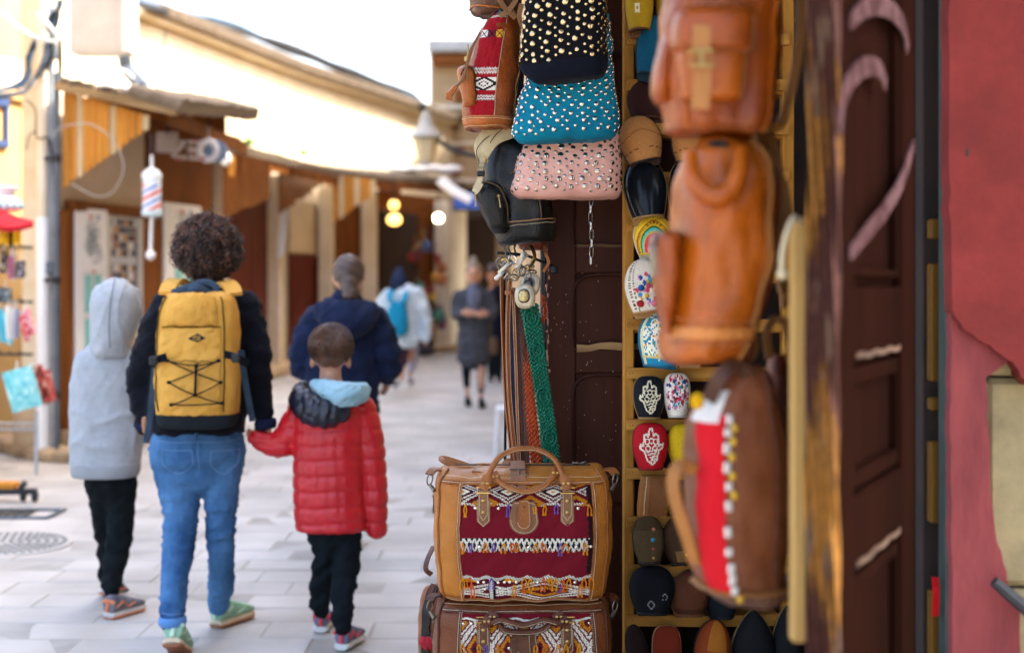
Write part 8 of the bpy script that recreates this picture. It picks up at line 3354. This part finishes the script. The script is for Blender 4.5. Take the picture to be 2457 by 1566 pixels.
limb(mb, [(832, 1270, 38), (832, 1340, 34, -.02), (824, 1410, 29, -.06), (822, 1460, 28, -.1), (822, 1496, 25, -.12)], YD, 14)
def baggy(f):
    z = f.V[:, 2]
    f.V = f.V + f.N * (np.sin(z * 75 + 4 * np.sin(f.V[:, 0] * 22)) * .004 * np.clip((.5 - z) / .2, 0, 1))[:, None]
    f.v = f.V
DKT = fabric('dark_trousers', '#101418', col2='#171d22', bump=.2)
cloth(by, 'trousers', mb, .009, DKT, .006, .08, 3, fn=baggy)
GRS = fabric('grey_mesh', '#7d8698', col2='#5d6678')
WHS = mat('white_sole', '#d9d9d6', rough=.5, var=.06)
PNK = mat('hot_pink', '#e0344c', rough=.5, var=.1)
sneaker(by, (G(769, 5.74)[0], 5.74, .004), .0, .0, .21, GRS, WHS, PNK)
sneaker(by, (G(818, 5.47)[0], 5.47, .002), .25, .0, .21, GRS, WHS, PNK)
mb = MB()
c = W(794, 832, YD)
mb.ball(c + np.array((0, .0, .012)), (52 * YD / FPX, .098, 50 * YD / FPX), 22, 16)
mb.ball(c + np.array((0, -.012, -.022)), (43 * YD / FPX, .075, 40 * YD / FPX), 18, 12)
HB = mat('boy_hair', '#3d261a', col2='#75543f', rough=.42, vscale=3, stretch=(5, 5, 2), bump=.15, bscale=6)
hb2 = cloth(by, 'hair', mb, .007, HB, .002, .05, 4, (1.2, 1, .6))
mb = MB()
for q in range(2200):
    u_, ph = hr.uniform(-.6, .99), hr.uniform(0, 2 * PI)
    s2 = math.sqrt(1 - u_ * u_)
    dv = np.array((s2 * math.cos(ph), s2 * math.sin(ph), u_))
    p0 = c + np.array((0, 0, .012)) + dv * np.array((51 * YD / FPX, .096, 49 * YD / FPX))
    tg = np.array((hr.gauss(0, .3) + dv[0] * .4, hr.gauss(0, .2), -1.0 + .9 * max(0, dv[2]) ** 3)) + np.array((.5, -.5, 0)) * max(0, dv[2]) ** 2
    tg = tg - dv * (tg @ dv) * .85
    tg /= np.linalg.norm(tg)
    mb.tube([p0, p0 + tg * .014 + dv * .004, p0 + tg * .028 + dv * .003], [.0012, .001, .0004], 3, caps=False)
by.part('hair_strands', mb, HB, parent=hb2, kind='stuff')

# ---- child in the grey hoodie
CD = 6.15
cdd = Thing('person', 'child in pale grey hooded sweatshirt and black trousers walking at the left', 'person', (*G(265, CD), 0))
mb = MB()
head_shape(mb, 276, 738, 46, 58, CD, 830, 26, False, -1)
limb(mb, slim([(264, 822, 46, 0, .9), (260, 850, 68, 0, .76), (256, 920, 82, 0, .72), (254, 1030, 81, 0, .74), (252, 1090, 80, 0, .76), (252, 1112, 78, 0, .76)]), CD, 14)
limb(mb, slim([(204, 860, 30), (190, 950, 25, .03), (192, 1030, 22, .08), (215, 1070, 18, .16)]), CD, 10)
limb(mb, slim([(312, 860, 30), (322, 950, 24, .03), (318, 1030, 21, .08), (300, 1070, 18, .16)]), CD, 10)
limb(mb, slim([(240, 1150, 38), (250, 1240, 30, .05), (258, 1330, 24, .14), (256, 1392, 17, .26)]), CD, 10)
limb(mb, slim([(290, 1150, 40), (290, 1240, 34), (284, 1300, 30, -.02), (272, 1370, 28, -.06), (268, 1412, 24, -.1)]), CD, 10)
cloth(cdd, 'body', mb, .009, SKIN2)
GRYH = fabric('grey_fleece', '#a9acaf', col2='#9a9ea2', vscale=40, bump=.4, bscale=260)
mb = MB()
Lh = Loft(sec_px([(1126, 176, 331, 1), (1110, 172, 335, 1), (1050, 170, 339, 1.02), (980, 171, 340, 1.02), (910, 176, 336, 1), (868, 184, 327, .92), (845, 196, 314, .82), (828, 214, 300, .7), (812, 230, 292, .6)], CD, .125, 2.5))
mb.join(Lh.body(48, 40))
limb(mb, [(204, 862, 26, -.03), (190, 940, 25, -.01), (190, 1020, 22, .05), (212, 1065, 18, .14)], CD, 12)
limb(mb, [(310, 862, 26, -.03), (322, 940, 24, -.01), (320, 1020, 21, .05), (300, 1065, 18, .14)], CD, 12)
def hoodf(f):
    z = f.V[:, 2]
    creases(f, .010, .30, 14, (1, 1, .8), (np.exp(-((z - .78) / .1) ** 2) + .35) * np.clip((z - .67) / .06, 0, 1))
cloth(cdd, 'sweatshirt', mb, .010, GRYH, .002, .12, 21, fn=hoodf, smooth=10)
mb = MB()
mb.join(Loft(sec_px([(1142, 176, 330, .98), (1128, 173, 335, 1), (1108, 172, 336, 1.01)], CD, .128, 2.5)).body(48, 10))
cloth(cdd, 'ribbed_hem', mb, .010, fabric('grey_rib', '#9a9da0', bump=.5))
mb = seam(cdd.last, [(174, 1104), (210, 1112), (252, 1114), (300, 1111), (334, 1102)], .004, 0)
cdd.part('hem_seam', mb, fabric('grey_seam', '#777b80'))
mb = MB()
Lh = Loft(sec_px([(858, 222, 312, .7), (836, 220, 312, .85), (806, 223, 320, .95), (775, 221, 331, 1), (745, 220, 338, 1.02), (715, 222, 337, 1), (694, 231, 327, .86), (678, 247, 308, .6), (669, 262, 290, .3)], CD - .02, .145, 2.2), yaw=.2)
mb.join(Lh.body(44, 36))
cloth(cdd, 'hood', mb, .010, GRYH, .002, .12, 5, fn=lambda f: creases(f, .008, .2, 3, (1.4, 1.4, .6)), smooth=12)
hm = seam(cdd.last, [(276, 670), (266, 720), (262, 780), (264, 835)], .003, 0)
cdd.part('hood_seam', hm, fabric('grey_seam', '#777b80'))
mb = MB()
limb(mb, [(262, 1120, 60, 0, .8), (264, 1160, 62, 0, .8)], CD, 16)
limb(mb, [(240, 1150, 38), (250, 1240, 30, .05), (258, 1330, 24, .14), (256, 1392, 17, .26)], CD, 14)
limb(mb, [(290, 1150, 40), (290, 1240, 34), (284, 1300, 30, -.02), (272, 1370, 28, -.06), (268, 1412, 24, -.1)], CD, 14)
cloth(cdd, 'trousers', mb, .010, fabric('black_joggers', '#0e1214', col2='#151a1d'), .006, .1, 3, fn=baggy)
ORG = mat('orange_accent', '#d97a48', rough=.6, var=.15)
DKS = fabric('dark_shoe_mesh', '#232a40', col2='#8f8a8e')
sneaker(cdd, (G(258, 5.98)[0], 5.98, .004), .45, .0, .22, DKS, mat('pale_shoe_sole', '#d9d2cb', rough=.6), ORG, out=ORG)
sneaker(cdd, W(250, 1424, 6.42), .2, .35, .22, DKS, mat('pale_shoe_sole', '#d9d2cb'), ORG, out=ORG)

# ---- woman in the navy hooded coat
ND = 7.6
nv_ = Thing('person', 'woman in navy hooded coat with greying hair tied low, seen from behind the boy', 'person', (*G(815, ND), 0))
mb = MB()
head_shape(mb, 836, 660, 36, 46, ND, 725, 20, True, -1)
limb(mb, slim([(832, 716, 34, 0, .9), (830, 738, 66, 0, .7), (828, 775, 84, 0, .66), (822, 850, 90, 0, .66), (816, 930, 92, 0, .68), (812, 1020, 94, 0, .7), (812, 1080, 94, 0, .72)]), ND, 14)
limb(mb, slim([(764, 768, 36), (738, 818, 34), (722, 866, 29), (738, 890, 26, .06), (760, 900, 20, .16)]), ND, 10)
limb(mb, slim([(898, 772, 36), (922, 825, 34), (934, 870, 28), (930, 900, 22, .05)]), ND, 10)
limb(mb, slim([(796, 1080, 34), (794, 1200, 26), (794, 1296, 20)]), ND, 10)
limb(mb, slim([(842, 1080, 34), (840, 1200, 26), (838, 1296, 20)]), ND, 10)
hand(mb, W(930, 905, ND + .1), (-.2, .5, -1), (-.7, .7, 0), .8, .6, (-1, 0, 0))
hand(mb, W(745, 900, ND + .15), (.3, .6, -1), (.7, .7, 0), .8, .6, (1, 0, 0))
cloth(nv_, 'body', mb, .010, SKIN2)
NVC = fabric('navy_coat', '#1c2642', col2='#161d33', bump=.2, sheen=.3)
mb = MB()
limb(mb, [(832, 716, 34, 0, .9), (830, 738, 66, 0, .7), (828, 775, 84, 0, .66), (822, 850, 90, 0, .66), (816, 930, 92, 0, .68), (812, 1020, 94, 0, .7), (812, 1080, 94, 0, .72)], ND, 20)
limb(mb, [(764, 768, 36), (738, 818, 34), (722, 866, 29), (738, 890, 26, .06), (760, 900, 20, .16)], ND, 14)
limb(mb, [(898, 772, 36), (922, 825, 34), (934, 870, 28), (930, 900, 22, .05)], ND, 14)
def quilt(f):
    z = f.V[:, 2]
    t = (z / .10) % 1
    f.V = f.V + f.N * ((1 - np.abs(2 * t - 1) ** 4) * .008)[:, None]
    f.v = f.V
cloth(nv_, 'coat', mb, .013, NVC, .010, .14, 4, fn=quilt)
mb = MB()
limb(mb, [(776, 744, 26, -.10), (800, 768, 32, -.15), (832, 785, 34, -.18), (866, 770, 32, -.15), (890, 746, 24, -.10)], ND, 12, up=(0, 0, 1))
limb(mb, [(792, 742, 26, -.10), (832, 752, 32, -.15), (874, 744, 26, -.10)], ND, 12, up=(0, 0, 1))
cloth(nv_, 'hood', mb, .012, NVC, .006, .09, 7)
mb = MB()
limb(mb, [(796, 1080, 34), (794, 1200, 26), (794, 1296, 20)], ND, 12)
limb(mb, [(842, 1080, 34), (840, 1200, 26), (838, 1296, 20)], ND, 12)
cloth(nv_, 'trousers', mb, .012, DKT, .005, .1, 3)
for x_ in (794, 838):
    sneaker(nv_, (G(x_, 7.58)[0], 7.58, .002), .05, 0, .24, DKS, WHS, DKS, acc=False)
mb = MB()
k = ND / FPX
c = W(837, 655, ND)
mb.ball(c + np.array((0, -.008, .006)), (39 * k, .105, 43 * k), 18, 12)
mb.ball(W(842, 705, ND - .11), (21 * k, .04, 19 * k), 12, 10)
limb(mb, [(838, 680, 22, -.09), (842, 700, 17, -.11)], ND)
cloth(nv_, 'hair', mb, .008, mat('greying_hair', '#5c473c', col2='#38251e', rough=.5, vscale=6, stretch=(3, 3, 8), bump=.5, bscale=8), .004, .03, 5)
mb = MB()
mb.tube(ring_path(W(840, 690, ND - .105), (1, 0, 0), (0, .3, 1), 14 * k, 8 * k, 14), .008, 6, close=True)
nv_.part('hair_band', mb, BLKW)

# ---- person with turquoise backpack
LD_ = 19.0
lb_ = Thing('person', 'person in pale blue jacket and dark headscarf walking away further up the street', 'person', (*G(965, LD_), 0))
mb = MB()
head_shape(mb, 958, 668, 15, 20, LD_, 695, 9, False, -1)
limb(mb, [(960, 692, 11), (966, 720, 34, 0, .6), (968, 820, 26, 0, .7)], LD_, 12)
limb(mb, [(962, 815, 12), (966, 860, 8, .1), (962, 912, 5, .1)], LD_, 8)
limb(mb, [(984, 815, 12), (988, 860, 8, .3), (986, 900, 5, .5)], LD_, 8)
hand(mb, W(1022, 812, LD_), (0, 0, -1), (-1, 0, 0), .9, .5)
limb(mb, [(1010, 720, 8), (1024, 770, 7), (1023, 815, 5)], LD_, 8)
cloth(lb_, 'body', mb, .018, SKIN)
PALE = fabric('pale_blue_cotton', '#cfdae2', col2='#b3c9d9')
mb = MB()
limb(mb, [(962, 690, 14, 0, .9), (966, 702, 38, 0, .62), (968, 740, 40, 0, .62), (970, 790, 36, 0, .66), (972, 818, 34, 0, .7)], LD_, 16)
limb(mb, [(930, 708, 17), (918, 740, 15), (916, 768, 12)], LD_, 12)
limb(mb, [(1002, 706, 18), (1016, 750, 17), (1024, 795, 14), (1022, 812, 10)], LD_, 12)
cloth(lb_, 'jacket', mb, .022, PALE, .02, .25, 8)
mb = MB()
limb(mb, [(966, 812, 20, 0, .8), (968, 840, 15, .0), (966, 872, 11, .1)], LD_, 12)
cloth(lb_, 'trousers', mb, .02, fabric('plum_trousers', '#4a2c3a'), .01, .15, 3)
mb = MB()
limb(mb, [(990, 812, 14, .1), (992, 850, 12, .3), (988, 885, 9, .4)], LD_, 12)
cloth(lb_, 'pale_trouser_leg', mb, .02, fabric('lilac_trousers', '#a9a9c4'), .01, .15, 4)
mb = MB()
limb(mb, [(958, 652, 12), (957, 668, 19, 0, 1.1), (956, 688, 20, 0, 1), (954, 700, 16)], LD_, 12)
cloth(lb_, 'headscarf', mb, .016, fabric('navy_scarf', '#26314c'), .008, .1, 2)
sneaker(lb_, (G(955, 19.6)[0], 19.4, .01), -.3, 0, .25, DKS, WHS, DKS, acc=False)
sneaker(lb_, (G(985, 19.9)[0], 19.9, .01), 0, 0, .25, DKS, WHS, DKS, acc=False)
tb = Thing('rucksack', 'turquoise rucksack on the back of the person in pale blue', 'backpack', W(953, 800, LD_ - .2))
L = Loft(sec_px([(802, 934, 974, .6), (796, 928, 979, .95), (770, 928, 980, 1), (740, 932, 976, .9), (722, 942, 968, .5)], LD_ - .2, .13, 3), seed=1)
tb.part('body', L.body(36, 20), fabric('turquoise_nylon', '#1f8fb8', col2='#17789c'))
mb = MB()
strap(mb, [W(938, 726, LD_ - .28), W(936, 704, LD_ - .18), W(944, 694, LD_)], .07, .02, (0, -1, .5), 12)
strap(mb, [W(968, 726, LD_ - .28), W(974, 704, LD_ - .18), W(972, 696, LD_)], .07, .02, (0, -1, .5), 12)
tb.part('straps', mb, MATS['turquoise_nylon'], kind='stuff')
tb.part('pocket', L.patch(-.6, .6, .12, .55, off=.03, thick=.03, nu=14, nv=12, xn=3), MATS['turquoise_nylon'])

# ---- woman in the grey coat facing the camera
GD = 16.6
gw = Thing('person', 'woman in dark grey coat and black leggings walking towards the camera looking at her hands', 'person', (*G(1136, GD), 0))
mb = MB()
k = GD / FPX
c = head_shape(mb, 1136, 657, 19, 27, GD, 692, 10, True, 1)
mb.ball(c + np.array((0, -.125, -.005)), (.016, .03, .03), 8, 6)
limb(mb, [(1136, 690, 12), (1136, 715, 34, 0, .55), (1136, 850, 30, 0, .65)], GD, 12)
limb(mb, [(1104, 712, 9), (1098, 750, 8, -.02), (1112, 752, 6, -.22)], GD, 8)
limb(mb, [(1168, 712, 9), (1176, 752, 8, -.02), (1166, 754, 6, -.24)], GD, 8)
limb(mb, [(1121, 850, 13), (1119, 890, 9), (1121, 950, 5)], GD, 8)
limb(mb, [(1152, 850, 13), (1154, 900, 9, -.1), (1154, 962, 5, -.1)], GD, 8)
hand(mb, W(1112, 750, GD - .22), (1, -.4, -.1), (0, -.3, 1), 1.1, .8, (0, 1, 0))
hand(mb, W(1168, 752, GD - .24), (-1, -.4, -.1), (0, -.3, 1), 1.1, .8, (0, 1, 0))
cloth(gw, 'body', mb, .012, SKIN2, smooth=4)
GCO = fabric('charcoal_coat', '#50525a', col2='#3c3e46', bump=.4)
mb = MB()
limb(mb, [(1136, 694, 16, 0.03, .9), (1136, 706, 36, 0, .6), (1136, 740, 38, 0, .62), (1136, 790, 36, 0, .66), (1136, 830, 38, 0, .7), (1136, 858, 40, 0, .72)], GD, 18)
limb(mb, [(1102, 712, 15), (1094, 742, 14), (1096, 756, 12, -.06), (1108, 754, 9, -.18)], GD, 12)
limb(mb, [(1170, 712, 15), (1180, 745, 14), (1178, 758, 12, -.08), (1172, 756, 9, -.2)], GD, 12)
cloth(gw, 'coat', mb, .018, GCO, .014, .2, 8, fn=quilt)
mb = MB()
limb(mb, [(1136, 690, 13, -.06), (1137, 716, 16, -.14), (1138, 748, 13, -.155)], GD, 12)
cloth(gw, 'blue_scarf', mb, .014, fabric('slate_blue', '#666c80'), .012, .12, 3)
mb = MB()
limb(mb, [(1121, 845, 15), (1119, 890, 11), (1120, 925, 8)], GD, 12)
limb(mb, [(1152, 845, 15), (1154, 895, 11, -.08), (1154, 938, 8, -.1)], GD, 12)
cloth(gw, 'leggings', mb, .014, BLKW, .003, .1, 2)
mb = MB()
mb.ball(c + np.array((0, .03, .035)), (.104, .125, .115), 16, 12)
mb.ball(c + np.array((0, .04, .16)), (.05, .05, .05), 12, 10)
f_ = fuse(mb, .012, 4)
gw.part('hair', f_, mat('ash_hair', '#8a7a68', col2='#5a4a3e', rough=.5, vscale=10), sharp=0)
for s_ in (-1, 1):
    mb = MB()
    mb.ball(c + np.array((s_ * .036, -.108, .004)), (.014, .008, .009), 8, 6)
    gw.part('eye', mb, mat('eye_dark', '#2a1f1c', rough=.2))
    mb = MB()
    mb.tube([c + np.array((s_ * .02, -.112, .026)), c + np.array((s_ * .05, -.104, .024))], .004, 5)
    gw.part('eyebrow', mb, MATS['ash_hair'])
mb = MB()
mb.tube([c + np.array((-.024, -.112, -.066)), c + np.array((0, -.121, -.064)), c + np.array((.024, -.112, -.066))], [.004, .007, .004], 6)
gw.part('lips', mb, mat('lips', '#a55a54', rough=.4))
for x_, d_ in ((1121, 16.75), (1154, 16.45)):
    sneaker(gw, (G(x_, d_)[0], d_ + .05, .004), PI - .1, 0, .25, BLKW, M_RUBBER, BLKW, acc=False)
hbg = Thing('handbag', 'tan brown handbag at the side of the woman in the grey coat', 'bag', W(1182, 850, GD))
L = Loft(sec_px([(850, 1172, 1192, .8), (830, 1170, 1194, 1), (808, 1174, 1190, .8)], GD, .07, 3))
hbg.part('body', L.body(24, 10), leather('tan_handbag', '#6d5238'))
mb = MB()
mb.tube(spline([W(1174, 810, GD), W(1178, 760, GD - .02), W(1176, 705, GD - .02), W(1170, 700, GD)], 16), .012, 5)
hbg.part('strap', mb, MATS['tan_handbag'])

# ---- dark clothed person further back
PD_ = 21.0
dpn = Thing('person', 'dark clothed person half hidden behind the belts and the woman in grey', 'person', (*G(1188, PD_), 0))
mb = MB()
head_shape(mb, 1182, 660, 15, 20, PD_, 688, 8, True, 1)
limb(mb, [(1186, 686, 10), (1188, 710, 26, 0, .6), (1188, 800, 22, 0, .7)], PD_, 12)
for x_ in (1178, 1198):
    limb(mb, [(x_, 800, 10), (x_, 850, 8), (x_, 905, 5)], PD_, 8)
cloth(dpn, 'body', mb, .018, SKIN)
mb = MB()
limb(mb, [(1186, 690, 13, 0, .9), (1188, 702, 30, 0, .62), (1188, 760, 28, 0, .66), (1188, 820, 28, 0, .7)], PD_, 14)
limb(mb, [(1162, 708, 11), (1158, 760, 10), (1162, 805, 8)], PD_, 10)
limb(mb, [(1214, 708, 11), (1218, 760, 10), (1214, 805, 8)], PD_, 10)
cloth(dpn, 'coat', mb, .022, fabric('ink_coat', '#141a2a'), .012, .2, 2)
mb = MB()
for x_ in (1178, 1198):
    limb(mb, [(x_, 810, 13), (x_, 850, 10), (x_, 900, 8)], PD_, 10)
cloth(dpn, 'trousers', mb, .02, DKT, .006, .15, 2)
mb = MB()
mb.ball(W(1182, 652, PD_) + np.array((0, .02, .0)), (.102, .12, .12), 14, 10)
dpn.part('hair', mb, HAIR)
for x_ in (1178, 1198):
    sneaker(dpn, (G(x_, PD_)[0], PD_ + .15, .004), PI, 0, .26, BLKW, M_RUBBER, BLKW, acc=False)
